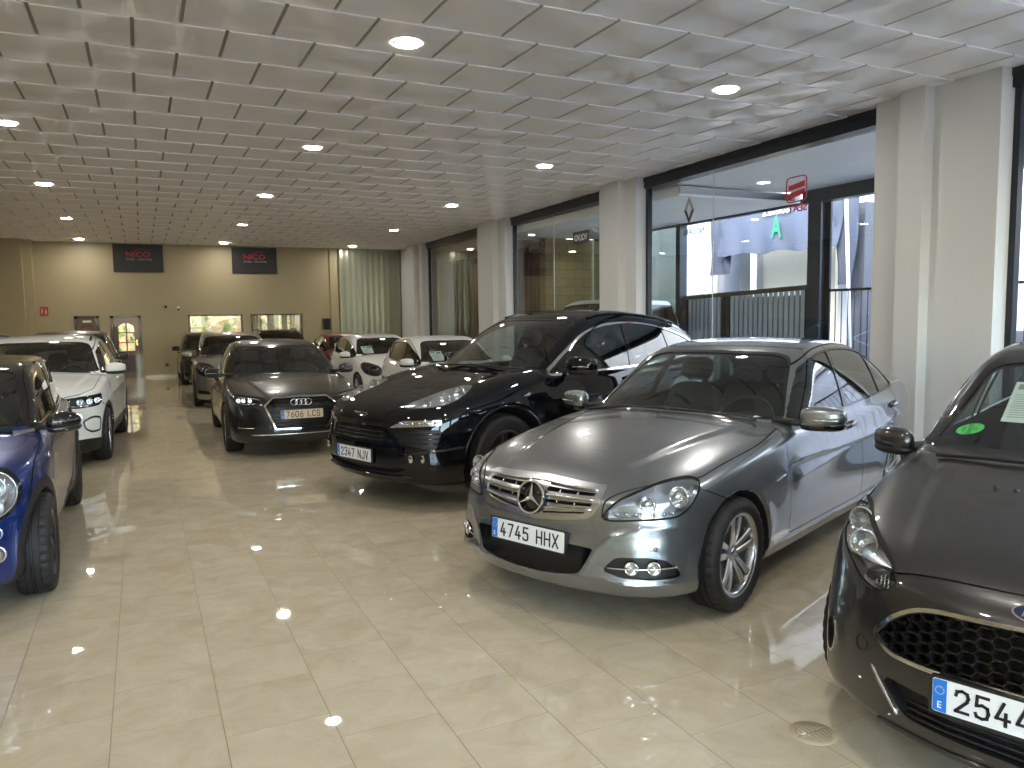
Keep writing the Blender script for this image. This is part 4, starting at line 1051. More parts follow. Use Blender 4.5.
# ------------------------------------------------------------------ black off-roader
def black_suv():
    P = paint('black_paint', (.0035, .004, .006), .0, .25)
    s = Car(L=4.846, W=.969, H=1.705, xf=.98, xr=3.825, zw=.385, ra=.455,
        half=[(0, .84), (.4, .915), (.93, .950), (1.7, .950), (3.0, .955), (3.8, .966), (4.5, .92), (4.85, .84)],
        sec=[(.15, .12), (.25, .06), (.35, .03), (.5, .008), (.65, 0), (.8, .008), (.93, .028), (1.03, .055), (1.13, .095), (1.25, .16)],
        nose=[(.16, .18), (.24, .07), (.32, .02), (.42, .0), (.56, .0), (.64, .012), (.72, .03), (.80, .06), (.86, .11), (.92, .22), (1.0, .5)],
        pf=[(0, 0), (.3, .025), (.5, .08), (.65, .155), (.77, .27), (.86, .43), (.92, .65), (.96, .95)],
        tail=[(.2, .12), (.35, .03), (.6, .0), (.9, .03), (1.15, .09)], pr=[(0, 0), (.4, .03), (.6, .09), (.78, .2), (.92, .45)],
        deck=[(0, .80), (.1, .855), (.3, .93), (.6, 1.005), (1.0, 1.07), (1.4, 1.115), (1.7, 1.14), (2.5, 1.15), (3.5, 1.18), (4.3, 1.20), (4.8, 1.15)], crown=[(0, .05), (.5, .03), (1.5, .065), (4.8, .08)],
        hoodc=[([(0, .60), (.5, .68), (1.5, .76)], .050, -.15, .10, 1.7)],
        roof=[(1.0, .94), (1.38, 1.11), (1.58, 1.235), (2.15, 1.56), (2.4, 1.64), (2.7, 1.69), (3.0, 1.705), (3.5, 1.675), (4.0, 1.615), (4.35, 1.53), (4.58, 1.42), (4.77, 1.20), (4.9, 1.0)],
        gw=[(1.2, .82), (1.8, .865), (2.6, .885), (3.6, .865), (4.3, .79), (4.7, .72)], tum=(.30, .26), zbelt=1.08, kf=.36, kr=.32, xmid=2.9, r_roof=.10, rcrown=.08,
        creases=[([(1.3, .70), (4.6, .86)], .010, .07, 1.5, 4.7)], flare=.022, flare_w=.08, zbot=[(0, .22), (.6, .20), (1.2, .22), (4, .22), (4.85, .3)], arch_in=.55, r_fs=.08, r_top=.09)
    s.mesh(.018)
    return s, P
def do_black():
    s, P = black_suv()
    A = 40; u = lambda y, x: y*math.cos(math.radians(A))+x*math.sin(math.radians(A))
    dlo = rnd([(1.66, 1.085, .02), (1.98, 1.285, .2), (2.30, 1.455, .3), (2.60, 1.525, .3), (3.0, 1.548, .5), (3.4, 1.528, .5), (3.85, 1.455, .4), (4.20, 1.36, .15), (4.40, 1.275, .03), (4.20, 1.175, .15), (3.6, 1.115, .3), (2.6, 1.098, .5)], .03)
    q = dict(belt0=1.05, dlo=dlo, trim=.019, trimm=CHROME, pillars=[((2.90, 1.0), (3.02, 1.7), .07), ((3.76, 1.05), (3.72, 1.7), .05)],
        panes=[('front_side_window', [(0, 0), (2.80, 0), (3.02, 1.7), (3.02, 3), (0, 3)]), ('rear_side_window', [(2.80, 0), (3.76, 0), (3.72, 3), (3.02, 3), (3.02, 1.7)]), ('quarter_window', [(3.75, 0), (9, 0), (9, 3), (3.72, 3)])],
        ws=half_screen(1.125, 1.605, .70, .585), rw=rnd([(-.2, 1.24, 0), (.58, 1.25, .05), (.50, 1.48, .06), (0, 1.50, 0), (-.2, 1.50, 0)], .03),
        doors=[('front_door', rnd([(1.66, .42), (1.64, .8, .1), (1.63, 1.03), (1.95, 1.30, .2), (2.35, 1.52, .2), (2.7, 1.585, .2), (3.0, 1.60), (2.93, 1.1, .1), (2.97, .42)], .04)), ('rear_door', rnd([(2.97, .42), (2.93, 1.1, .1), (3.0, 1.60), (3.45, 1.58, .3), (3.85, 1.50), (3.98, 1.1, .2), (3.80, .92, .1), (3.45, .72, .2), (3.38, .42)], .04))],
        bonnet=rnd([(-.2, -.2, 0), (-.2, .30, 0), (.14, .34), (.22, .43, .05), (.45, .52, .1), (.80, .68, .1), (1.15, .735, .2), (1.60, .745), (1.42, .45, .1), (1.36, 0, 0), (1.36, -.2, 0)], .03), hz=.72,
        bumper=[(-.2, .03), (1.2, .03), (1.0, .5), (.62, .84), (.5, .90), (.25, .84), (.16, .80), (-.2, .80)], bgap=[(.52, .87), (.70, .80), (.80, .84)], sill=[(1.2, .1), (3.5, .1), (3.5, .40), (1.2, .40)], lin=(1.3, 4.4), wing=[(.4, .5), (1.63, .5), (1.63, 1.06), (.4, 1.06)])
    cut_common(s, q)
    hp = curve([(.228, .435), (.40, .455), (.60, .475), (.76, .535), (.825, .605), (.80, .68), (.70, .735), (.53, .775), (.385, .728), (.262, .60)], 4)
    lampcut(s, 'T', hp, ((.1, 1.0), (.38, .95), (.78, 1.15)), nrm=(-.5, .5, .7, .1))
    s.refine(((-.1, .5), (0, .95), (.3, .85)), 1)
    gb = dict(box=((-.1, .6), (0, 1.), (.3, .9)))
    s.region('grille_void', 'F', rnd([(-.2, .565, 0), (0, .565, 0), (.40, .575), (.375, .70), (0, .715, 0), (-.2, .715, 0)], .03), nrm=(-1, 0, 0, .1), **gb)
    s.region('side_void', 'F', rnd([(.425, .70), (.53, .56), (.79, .535), (.80, .70)], .03), **gb)
    s.region('drl_panel', 'F', rnd([(.415, .712), (.53, .775), (.79, .780), (.795, .735)], .015), **gb)
    s.region('lower_void', 'F', rnd([(-.2, .31, 0), (0, .31, 0), (.52, .33), (.60, .385), (0, .385, 0), (-.2, .385, 0)], .02), nrm=(-1, 0, 0, .1), **gb)
    place_car(s, 1.635, 6.645, math.radians(199.6), 'off_roader', 'glossy black off-roader with chrome window line, behind the silver saloon', 'car')
    bpy.context.view_layer.update()
    emit_common(s, q, P, glassm={'rear_side_window': PRIVACY, 'quarter_window': PRIVACY})
    wheels(s, .388, .245, .275, dict(n=5, twin=.10, w0=.035, w1=.055, h0=.5, dish=.03), mat('shaded_alloy', (.10, .10, .105), .28, .9, .4), .945, .955)  # rim alloy darkened in colour to stand in for shade in the arches
    seatset(s, 1.62, 1.06, .40, 2.30, .70, 3.30, .70, hw=.66)
    H_ = s.part('headlight', 'headlight', LAMPBASE, .06, ('headlight_lens', LENS))
    for x, y, r, d in ((.66, .64, .066, .05), (.50, .635, .060, .045), (.355, .565, .045, .035)): lamp(s, H_, s.at_top([x], [y])[0]+np.array([.02, 0, -.035]), r, d, depth=.0, rim=CHROME)
    D = s.part('drl_panel', 'light_strip', REFL, .02, ('light_strip_lens', LENS))
    for y in np.linspace(.50, .76, 6):
        v, f = pillow(s.at_front([y], [.757], -.006)[0], (.008, .018, .010), .3, 6)
        for sd, par in zip((1, -1), D): s.put('light_segment', v, f, REFL, par, sd)
    for z in (.605, .640, .675): bar(s, 'grille_slat', across(s.at_front(np.linspace(0, .36, 12), z, -.010)), .010, PIANO, both=False, squash=.6)
    for z in (.585, .625, .665): bar(s, 'intake_slat', s.at_front(np.linspace(.50, .79, 10), z, -.006), .009, PIANO, squash=.6)
    bar(s, 'bumper_lip', across(s.at_front(np.linspace(0, .62, 16), .30, .004)), .016, PIANO, both=False, squash=.6)
    bar(s, 'bumper_blade', s.at_az(A, np.linspace(u(.56, .15), u(.86, .55), 12), np.linspace(.50, .54, 12), .004), .012, PIANO)
    for y in (.62, .70): 
        p = s.at_front([y], [.46], .004)[0]; v, f = lathe([(.0001, .006), (.03, .006), (.036, 0)], 20)
        for sd in (1, -1): s.put('fog_lamp', np.stack([p[0]-v[:, 1], p[1]+v[:, 0], p[2]+v[:, 2]], 1), f, CHROME, None, sd)
    # chrome lip on the arch edge
    a = np.linspace(math.radians(12), math.radians(168), 40)
    for xw in (s.xf, s.xr):
        pts = s.at_side(xw-(s.ra+.012)*np.cos(a), s.zw+(s.ra+.012)*np.sin(a), .003); bar(s, 'arch_lip', pts, .009, PIANO)
    v, f = fit_text('PORSCHE', .19, .021, .002); p = s.at_top([.085], [0], .003)[0]; T = nose_map(p[0]-.004, 0, p[2], .9); s.put('bonnet_lettering', T(v), f, SATIN, None, 0, False, flip=True)
    plate(s, -.005, .462, '2347 NJV', .0)
    mirror(s, 1.88, 1.06, 1.165, .10, .135, .085, P, (1.86, 0, 1.10), .6, indicator=SATIN, lower=BLACK, sides=(1,))
    mirror(s, 2.02, .985, 1.155, .13, .075, .085, P, (1.90, 0, 1.10), .6, lower=BLACK, sides=(-1,))     # this one is folded in
    handle(s, 2.80, .985, P, .10); handle(s, 3.72, 1.02, P, .10)
    wiper(s, [(1.44, -.05), (1.46, .3), (1.52, .62)]); wiper(s, [(1.50, -.62), (1.46, -.3), (1.44, .05)])
    for sd in (1, -1):
        P3 = s.at_top(np.linspace(2.5, 4.1, 12), np.full(12, .60), .012); V, F = tube(P3, .014, 8, squash=.7); s.put('roof_rail', V, F, PIANO, None, sd)
CARS.append(('black', do_black))
# ------------------------------------------------------------------ dark grey hatchback facing down the aisle
def grey_hatch():
    P = paint('daytona_grey_paint', (.022, .023, .025), .6, .28, .03)
    s = Car(L=4.31, W=.8925, H=1.425, xf=.87, xr=3.505, zw=.318, ra=.352,
        half=[(0, .80), (.4, .868), (.87, .886), (3.4, .892), (3.9, .86), (4.31, .79)],
        sec=[(.10, .10), (.18, .06), (.26, .025), (.36, .006), (.50, .0), (.60, .004), (.70, .004), (.78, .025), (.87, .048), (.95, .075), (1.05, .13)],
        nose=[(.10, .15), (.18, .05), (.26, .01), (.35, .0), (.50, .0), (.60, .012), (.68, .03), (.74, .075), (.79, .18), (.86, .42)],
        pf=[(0, 0), (.3, .02), (.5, .07), (.62, .13), (.72, .23), (.80, .38), (.86, .62), (.89, .95)],
        tail=[(.15, .12), (.3, .03), (.5, .0), (.8, .02), (1.0, .06)], pr=[(0, 0), (.4, .02), (.6, .07), (.75, .17), (.88, .4)],
        deck=[(0, .705), (.1, .755), (.3, .805), (.6, .865), (1.0, .925), (1.4, .970), (1.8, .985), (2.6, 1.0), (3.4, 1.03), (4.2, 1.04)], crown=[(0, .05), (.6, .06), (1.4, .065), (4.2, .06)],
        hoodc=[([(0, .34), (.5, .46), (1.4, .62)], .012, .03, .12, 1.5)],
        roof=[(1.0, .72), (1.34, .935), (1.52, 1.04), (2.08, 1.335), (2.28, 1.385), (2.55, 1.415), (2.85, 1.425), (3.2, 1.408), (3.5, 1.36), (3.8, 1.24), (4.05, 1.06), (4.2, .92)],
        gw=[(1.1, .77), (1.6, .805), (2.4, .815), (3.2, .80), (3.8, .75), (4.2, .70)], tum=(.33, .36), zbelt=.95, kf=.38, kr=.3, xmid=2.7, r_roof=.09, rcrown=.08,
        creases=[([(.9, .735), (4.2, .80)], .012, .03, .95, 4.2)], flare=.012, arch_in=.52, r_top=.06, r_fs=.07)
    s.mesh(.02)
    return s, P
def do_audi():
    s, P = grey_hatch(); A = 40
    dlo = rnd([(1.58, .955, .02), (1.72, 1.04, .1), (2.05, 1.225, .3), (2.35, 1.31, .3), (2.75, 1.342, .5), (3.15, 1.325, .5), (3.45, 1.25, .2), (3.62, 1.12, .1), (3.52, 1.04, .05), (2.5, .99, .3)], .03)
    q = dict(belt0=.95, dlo=dlo, trim=.012, trimm=PIANO, pillars=[((2.50, .9), (2.60, 1.42), .06), ((3.30, .95), (3.28, 1.42), .03)],
        panes=[('front_side_window', [(0, 0), (2.40, 0), (2.62, 1.5), (2.62, 3), (0, 3)]), ('rear_side_window', [(2.40, 0), (3.31, 0), (3.28, 3), (2.62, 3), (2.62, 1.5)]), ('quarter_window', [(3.30, 0), (9, 0), (9, 3), (3.28, 3)])],
        ws=half_screen(.965, 1.345, .725, .565),
        doors=[('front_door', rnd([(1.46, .30), (1.45, .62, .3), (1.47, .91, .1), (1.65, 1.02, .05), (2.05, 1.26, .3), (2.40, 1.36, .3), (2.62, 1.385), (2.55, .95, .1), (2.60, .30)], .04)), ('rear_door', rnd([(2.60, .30), (2.55, .95, .1), (2.62, 1.385), (3.1, 1.375, .3), (3.5, 1.29), (3.6, 1.0, .1), (3.5, .84), (3.2, .56, .2), (3.12, .30)], .04))],
        bonnet=rnd([(-.2, -.2, 0), (-.2, .36, 0), (.165, .36), (.30, .60, .1), (.50, .745, .06), (.9, .775, .2), (1.25, .785, .2), (1.52, .75), (1.38, .45, .1), (1.31, 0, 0), (1.31, -.2, 0)], .03), hz=.62,
        bumper=[(-.2, .03), (1.1, .03), (.98, .45), (.70, .62), (.48, .76), (.40, .70), (.2, .66), (.15, .745), (-.2, .745)], bgap=[(.47, .77), (.66, .655), (.72, .60)], sill=[(1.1, .1), (3.2, .1), (3.2, .275), (1.1, .275)], lin=(1.25, 3.9), wing=[(.4, .3), (1.46, .3), (1.46, 1.0), (.4, 1.0)])
    cut_common(s, q)
    lampcut(s, A, rnd([(.435, .738), (.55, .758), (.665, .768), (.86, .778), (.872, .765), (.812, .692), (.668, .668), (.48, .682), (.47, .70)], .015), ((-.05, .7), (.36, .95), (.6, .85)))
    s.refine(((-.1, .4), (0, .9), (.25, .8)), 1)
    gp = rnd([(-.2, .362, 0), (0, .362, 0), (.32, .368), (.432, .64), (.438, .665), (.335, .748), (0, .756, 0), (-.2, .756, 0)], .015)
    gb = dict(box=((-.1, .4), (0, .6), (.3, .85)), nrm=(-1, 0, .3, .1)); s.band('grille_frame', 'F', gp, -.010, .008, **gb); s.region('grille_void', 'F', gp, grow=-.010, **gb)
    s.region('side_void', A, rnd([(.53, .46), (.775, .455), (.752, .378), (.495, .382)], .015), box=((-.1, .6), (.4, .95), (.3, .5)))
    place_car(s, 1.669, 9.264, math.radians(268.57), 'hatchback', 'dark grey hatchback with four rings on its large grille, facing down the aisle', 'car')
    sc = .942; th = math.radians(268.57); c = np.array([1.669, 9.264])-np.array([math.cos(th), math.sin(th)])*s.L/2*sc; s.root.location = (c[0], c[1], 0); s.root.scale = (sc,)*3
    bpy.context.view_layer.update()
    emit_common(s, q, P)
    wheels(s, .318, .220, .225, dict(n=5, twin=.08, w0=.03, w1=.04, dish=.02), ALLOY, .875, .88)
    seatset(s, 1.53, .93, .37, 2.15, .50, 3.0, .50)
    H_ = s.part('headlight', 'headlight', LAMPDARK, .05, ('headlight_lens', LENS))
    for uu in (.58, .67, .755): lamp(s, H_, s.at_az(A, uu, .722)[0], .026, .025, depth=.03, rim=CHROME)
    drl = np.concatenate([s.at_az(A, a, b, -.006) for a, b in ((.47, .735), (.55, .748), (.66, .757), (.78, .763), (.845, .765))]); bar(s, 'daylight_strip', drl, .006, REFL, H_)
    drl = np.concatenate([s.at_az(A, a, b, -.006) for a, b in ((.49, .692), (.58, .684), (.67, .681), (.76, .690))]); bar(s, 'daylight_strip', drl, .005, REFL, H_)
    for z in np.linspace(.40, .72, 9):
        w = .31+.11*min(1, (z-.368)/.28) if z < .65 else .42-.09*(z-.65)/.1
        bar(s, 'grille_slat', across(s.at_front(np.linspace(0, w-.015, 10), z, -.014)), .007, BLACK, both=False, squash=.6)
    Q = s.at_front([0], [.692], .004)[0]; R0 = s.parts0 = None
    for k in range(4):
        a = np.linspace(0, 2*PI, 33)[:-1]; V, F = tube(np.stack([0*a+Q[0]-.004-.003*(k % 2), (k-1.5)*.058+.040*np.cos(a), Q[2]+.040*np.sin(a)], 1), .0062, 8, True); s.put('ring', V, F, CHROME)
    bar(s, 'bumper_lip', across(s.at_front(np.linspace(0, .60, 16), .30, .002)), .009, SATIN, both=False)
    for zz in (.384,): bar(s, 'intake_trim', s.at_az(A, np.linspace(.505, .745, 10), zz+.003, .004), .006, SATIN)
    plate(s, -.008, .548, '7606 LCS', .03, m=mat('plate_warm', (.80, .66, .54), .35), dark=mat('plate_sepia', (.09, .05, .03), .4))
    mirror(s, 1.70, .93, 1.0, .08, .11, .066, P, (1.66, 0, .965), .6, indicator=SATIN, lower=BLACK)
    handle(s, 2.42, .86, P); handle(s, 3.40, .885, P)
    wiper(s, [(1.40, -.05), (1.42, .3), (1.48, .62)]); wiper(s, [(1.46, -.62), (1.42, -.3), (1.40, .05)])
CARS.append(('audi', do_audi))
# ------------------------------------------------------------------ dark grey small car cut by the right edge
def grey_small():
    P = paint('magnetic_grey_paint', (.045, .044, .043), .75, .32, .05)
    s = Car(L=3.97, W=.861, H=1.495, xf=.80, xr=3.29, zw=.300, ra=.338,
        half=[(0, .80), (.4, .848), (.8, .853), (1.5, .861), (3.2, .855), (3.97, .78)],
        sec=[(.10, .11), (.2, .05), (.3, .015), (.45, 0), (.6, .0), (.75, .012), (.86, .03), (.95, .06), (1.05, .11), (1.15, .18)],
        nose=[(.10, .15), (.17, .05), (.24, .005), (.34, .0), (.44, .008), (.54, .03), (.62, .055), (.69, .085), (.75, .135), (.81, .25), (.88, .5)],
        pf=[(0, 0), (.2, .015), (.4, .07), (.55, .15), (.66, .235), (.74, .33), (.80, .46), (.85, .72)],
        tail=[(.15, .12), (.3, .03), (.5, .0), (.8, .02), (1.0, .06)], pr=[(0, 0), (.4, .02), (.6, .07), (.75, .17), (.86, .4)],
        deck=[(0, .69), (.1, .74), (.25, .805), (.5, .885), (.8, .95), (1.1, 1.0), (1.35, 1.03), (1.8, 1.03), (2.5, 1.04), (3.3, 1.08), (3.9, 1.02)], crown=[(0, .045), (.6, .045), (1.2, .07), (3.9, .08)],
        hoodc=[([(0, .40), (.5, .48), (1.3, .60)], .012, .03, .15, 1.4), ([(0, .60), (.5, .70), (1.3, .76)], .03, -.12, .2, 1.4)],
        roof=[(.75, .78), (1.08, .985), (1.25, 1.085), (1.5, 1.235), (1.88, 1.425), (2.05, 1.465), (2.4, 1.493), (2.8, 1.485), (3.3, 1.43), (3.55, 1.37), (3.75, 1.20), (3.92, .98)],
        gw=[(1.0, .73), (1.5, .77), (2.5, .775), (3.3, .75), (3.8, .68)], tum=(.24, .24), zbelt=.97, kf=.34, kr=.2, xmid=2.3, r_roof=.09, rcrown=.07,
        creases=[([(1.2, .58), (3.9, .86)], .016, .05, 1.3, 3.9)], flare=.016, arch_in=.5, r_top=.06, r_fs=.09)
    s.mesh(.016)
    return s, P
def hexfield(y, z, px=.045, pz=.034, B=.0145):
    best = np.full(y.shape, 1e9)
    for o in (0, 1):
        i = np.round((y/px-o)/2)*2+o; dx = np.abs(y-i*px); zz = z-o*pz/2; dz = np.abs(zz-np.round(zz/pz)*pz)
        best = np.minimum(best, np.maximum(dz-B, (dx+dz*.75-.026)*.8))
    return best
def do_fiesta():
    s, P = grey_small(); A = 45
    dlo = rnd([(1.40, 1.0, .02), (1.55, 1.10, .1), (1.85, 1.27, .3), (2.15, 1.375, .3), (2.5, 1.40, .5), (2.9, 1.385, .5), (3.3, 1.31, .2), (3.52, 1.17, .05), (3.4, 1.11, .1), (2.3, 1.035, .5)], .03)
    q = dict(belt0=1.0, dlo=dlo, trim=.012, pillars=[((2.30, .9), (2.40, 1.5), .06), ((3.12, 1.), (3.08, 1.5), .03)],
        panes=[('front_side_window', [(0, 0), (2.18, 0), (2.42, 1.6), (2.42, 3), (0, 3)]), ('rear_side_window', [(2.18, 0), (3.14, 0), (3.06, 3), (2.42, 3), (2.42, 1.6)]), ('quarter_window', [(3.13, 0), (9, 0), (9, 3), (3.06, 3)])],
        ws=half_screen(.995, 1.425, .725, .575), seal=.035,
        doors=[('front_door', rnd([(1.32, .30), (1.29, .62, .3), (1.32, .94, .1), (1.50, 1.08, .05), (1.85, 1.30, .3), (2.2, 1.41, .3), (2.42, 1.43), (2.34, 1.0, .1), (2.40, .30)], .04)), ('rear_door', rnd([(2.40, .30), (2.34, 1.0, .1), (2.42, 1.43), (2.9, 1.43, .3), (3.3, 1.36), (3.42, 1.1, .1), (3.30, .84), (3.0, .56, .2), (2.92, .30)], .04))],
        bonnet=rnd([(.158, -.2, 0), (.158, 0, 0), (.163, .19, .1), (.180, .336, .1), (.197, .445, .02), (.215, .475, .02), (.33, .57, .1), (.66, .735, .06), (.9, .762, .2), (1.32, .775), (1.16, .5, .1), (1.045, 0, 0), (1.045, -.2, 0)], .03), hz=.62,
        bumper=[(-.2, .03), (1.0, .03), (.9, .45), (.76, .63), (.62, .79), (.5, .76), (.32, .69), (.23, .65), (.2, .735), (-.2, .78)], bgap=[(.66, .80), (.78, .66), (.82, .60)], sill=[(1.0, .1), (3.0, .1), (3.0, .275), (1.0, .275)], lin=(1.0, 3.6), wing=[(.4, .3), (1.32, .3), (1.32, 1.0), (.4, 1.0)])
    cut_common(s, q)
    lampcut(s, A, rnd([(1.085, .850, .03), (.98, .848, .05), (.89, .832, .1), (.684, .795, .1), (.503, .742, .02), (.432, .693, .02), (.484, .645, .02), (.566, .656, .1), (.697, .708, .1), (.869, .762, .1), (1.03, .812, .05), (1.08, .833, .02)], .03), ((.05, 1.0), (.40, .95), (.6, .95)))
    gp = rnd([(-.2, .478, 0), (0, .478, 0), (.16, .472, .1), (.325, .463, .1), (.434, .465, .05), (.497, .512, .02), (.441, .582, .05), (.364, .634, .05), (.28, .655, .05), (0, .669, 0), (-.2, .669, 0)], .02)
    s.refine(((-.1, .4), (0, .80), (.22, .72)), 1); s.refine(((-.1, .3), (0, .52), (.44, .69)), 1)
    gb = dict(box=((-.1, .5), (0, .6), (.3, .9)), nrm=(-1, 0, .2, .1)); s.band('grille_frame', 'F', gp, -.008, .005, **gb); s.region('grille_web', 'F', gp, grow=-.010, **gb)
    s.region('grille_void', 'F', None, only=['grille_web'], fld=lambda p: hexfield(p[:, 1], p[:, 2]), **gb)
    lp = rnd([(-.2, .265, 0), (0, .265, 0), (.20, .268), (.365, .275, .03), (.445, .365, .02), (.43, .385, .02), (0, .36, 0), (-.2, .36, 0)], .02); s.region('lower_void', 'F', lp, box=((-.1, .4), (0, .6), (.2, .45)), nrm=(-1, 0, 0, .1))
    fc = (.515, .40); fp = [(.705+.036*math.cos(t), .395+.058*math.sin(t)) for t in np.linspace(0, 2*PI, 29)[:-1]]
    s.band('fog_ring', A, fp, -.001, .010, box=((.1, .6), (.5, .9), (.28, .5))); s.region('side_void', A, fp, box=((.1, .6), (.5, .9), (.28, .5)))
    place_car(s, 2.33, 1.321, math.radians(199.35), 'hatchback', 'dark grey small hatchback cut by the right edge, oval badge above honeycomb grille', 'car')
    bpy.context.view_layer.update()
    emit_common(s, q, P)
    wheels(s, .300, .205, .195, dict(n=7, w0=.035, w1=.05, dish=.02), ALLOY, .845, .848)
    seatset(s, 1.30, .97, .36, 2.0, .55, 2.85, .55, hw=.58)
    s.part('grille_web', 'grille_web', PIANO, .006, both=True); s.part('fog_ring', 'fog_ring', CHROME, -.006)
    H_ = s.part('headlight', 'headlight', LAMPBASE, .05, ('headlight_lens', LENS))
    for uu, z, r in ((.87, .805, .045), (.70, .757, .05), (.97, .825, .03)): lamp(s, H_, s.at_az(A, uu, z)[0]+np.array([0, 0, -.005]), r, .045, depth=.03, rim=CHROME if r > .04 else None)
    v, f = pillow(s.at_az(A, .53, .70, -.02)[0], (.03, .045, .03), .7, 8)
    for sd, par in zip((1, -1), H_): s.put('indicator_bowl', v, f, LAMPDARK, par, sd)
    for k in range(6):
        pts = np.concatenate([s.at_az(A, a, b, -.004) for a, b in ((.455+.018*k, .665-.004*k+.004*k), (.475+.018*k, .70+.003*k))]); bar(s, 'indicator_rib', pts, .003, SATIN, H_)
    o = s.at_front([0], [.712], .003)[0]; T = nose_map(o[0], 0, .712, .45)
    a = np.linspace(0, 2*PI, 41)[:-1]; ov = [(.076*math.cos(t), .031*math.sin(t)) for t in a]
    V, F = prism(ov, -.01, .006); e = s.put('badge', T(V), F, CHROME, None, 0, .6, flip=True)
    V, F = prism([(.070*math.cos(t), .0255*math.sin(t)) for t in a], .002, .0075); s.put('badge_field', T(V), F, mat('badge_navy', (.006, .012, .06), .15, coat=1.), e, 0, .6, flip=True)
    V, F = fit_text('Ford', .088, .028, .001, bold=.005); V[:, 0] += V[:, 1]*.3; V[:, 2] += .0085; s.put('script', T(V), F, CHROME, e, 0, False, flip=True)
    for z in (.285, .31, .335): bar(s, 'intake_slat', across(s.at_front(np.linspace(0, .36, 12), z, -.012)), .008, BLACK, both=False, squash=.6)
    bar(s, 'lower_lip', across(s.at_front(np.linspace(0, .46, 14), .215, .004)), .012, P, both=False)
    bar(s, 'corner_blade', s.at_front(np.linspace(.385, .49, 8), np.linspace(.272, .40, 8), .003), .008, SATIN, squash=.8)
    for y, z, r in ((.545, .452, .027),):
        p = s.at_front([y], [z], .0012)[0]; n = s.grad(p[None])[0]; n /= np.linalg.norm(n); t1 = np.cross(n, [0, 0, 1.]); t1 /= np.linalg.norm(t1); t2 = np.cross(n, t1)
        a = np.linspace(0, 2*PI, 25)[:-1]; V, F = tube(p+np.outer(r*np.cos(a), t1)+np.outer(r*np.sin(a), t2), .0022, 5, True); s.put('tow_cap', V, F, GAPM, None, -1)
    for x, y in ((.82, -.29), (.81, -.22)):
        p = s.at_top([x], [y], .0)[0]; v, f = pillow(p, (.012, .011, .012), .8, 8); s.put('washer_jet', v, f, BLACK)
    plate(s, -.006, .42, '2544    ', .0)
    mirror(s, 1.40, .868, 1.008, .08, .105, .066, P, (1.41, 0, .985), .8, lower=BLACK)
    handle(s, 2.22, .93, P); handle(s, 3.2, .96, P)
    wiper(s, [(1.16, -.60), (1.09, -.35), (1.05, -.05), (1.05, .2)]); wiper(s, [(1.07, .05), (1.10, .4), (1.20, .64)])
    # oval sticker at the foot of the windscreen
    c = s.at_top([1.395], [-.535], -.004)[0]; n = s.grad(s.at_top([1.395], [-.535]))[0]; n /= np.linalg.norm(n); e1 = np.array([0, 1., 0]); e1 -= n*(n@e1); e1 /= np.linalg.norm(e1); e2 = np.cross(n, e1); e2 = e2 if e2[2] > 0 else -e2
    a = np.linspace(0, 2*PI, 33)[:-1]; V = [c]+[c+e1*.062*math.cos(t)+e2*.042*math.sin(t) for t in a]; s.put('green_sticker', V, [(0, i+1, (i+1) % 32+1) for i in range(32)], mat('sticker_green', (.06, .45, .10), .5))
    V, F = fit_text('0 km', .07, .03, .0004); s.put('sticker_print', c+np.outer(V[:, 0], e1)+np.outer(V[:, 1], e2)+n*.0015, F, mat('sticker_dark', (.02, .12, .04), .5))
    sticker_sheet(s, 1.57, -.325, .21, .33, 'price_sheet', 'paper price sheet inside the windscreen of the dark grey small hatchback at the right edge', 'price sheets in windscreens')
CARS.append(('fiesta', do_fiesta))
# ------------------------------------------------------------------ blue small car at the left edge
def blue_small():
    P = paint('lightning_blue_paint', (.006, .030, .20), .55, .28, .05)
    s = Car(L=3.72, W=.842, H=1.407, xf=.66, xr=3.127, zw=.302, ra=.335,
        half=[(0, .72), (.3, .795), (.66, .832), (1.5, .828), (2.4, .832), (3.1, .842), (3.5, .80), (3.72, .72)],
        sec=[(.10, .10), (.2, .05), (.3, .018), (.45, .004), (.58, .0), (.7, .004), (.8, .016), (.88, .034), (.95, .06), (1.05, .11), (1.15, .18)],
        nose=[(.10, .15), (.2, .05), (.3, .0), (.42, .0), (.52, .012), (.62, .035), (.72, .075), (.80, .15), (.86, .29), (.92, .6)],
        pf=[(0, 0), (.2, .015), (.4, .06), (.55, .13), (.66, .22), (.74, .35), (.80, .55), (.84, .85)],
        tail=[(.15, .10), (.3, .03), (.5, .0), (.8, .02), (1.0, .06)], pr=[(0, 0), (.4, .02), (.6, .07), (.74, .17), (.84, .4)],
        deck=[(0, .74), (.1, .80), (.25, .85), (.5, .895), (.8, .93), (1.1, .958), (1.4, .975), (2.5, .985), (3.3, 1.01), (3.7, .95)], crown=[(0, .05), (.4, .06), (1.2, .055), (3.7, .06)],
        roof=[(.72, .78), (1.0, .955), (1.14, 1.065), (1.48, 1.285), (1.62, 1.335), (1.82, 1.365), (2.2, 1.385), (2.8, 1.385), (3.25, 1.35), (3.42, 1.29), (3.58, 1.02), (3.68, .85)],
        gw=[(.9, .70), (1.3, .735), (2.2, .748), (3.0, .735), (3.5, .67)], tum=(.17, .17), zbelt=.95, kf=.30, kr=.1, xmid=2.2, r_roof=.08, rcrown=.06,
        flare=.020, flare_w=.07, arch_in=.5, r_top=.08, r_fs=.08)
    s.mesh(.017)
    return s, P
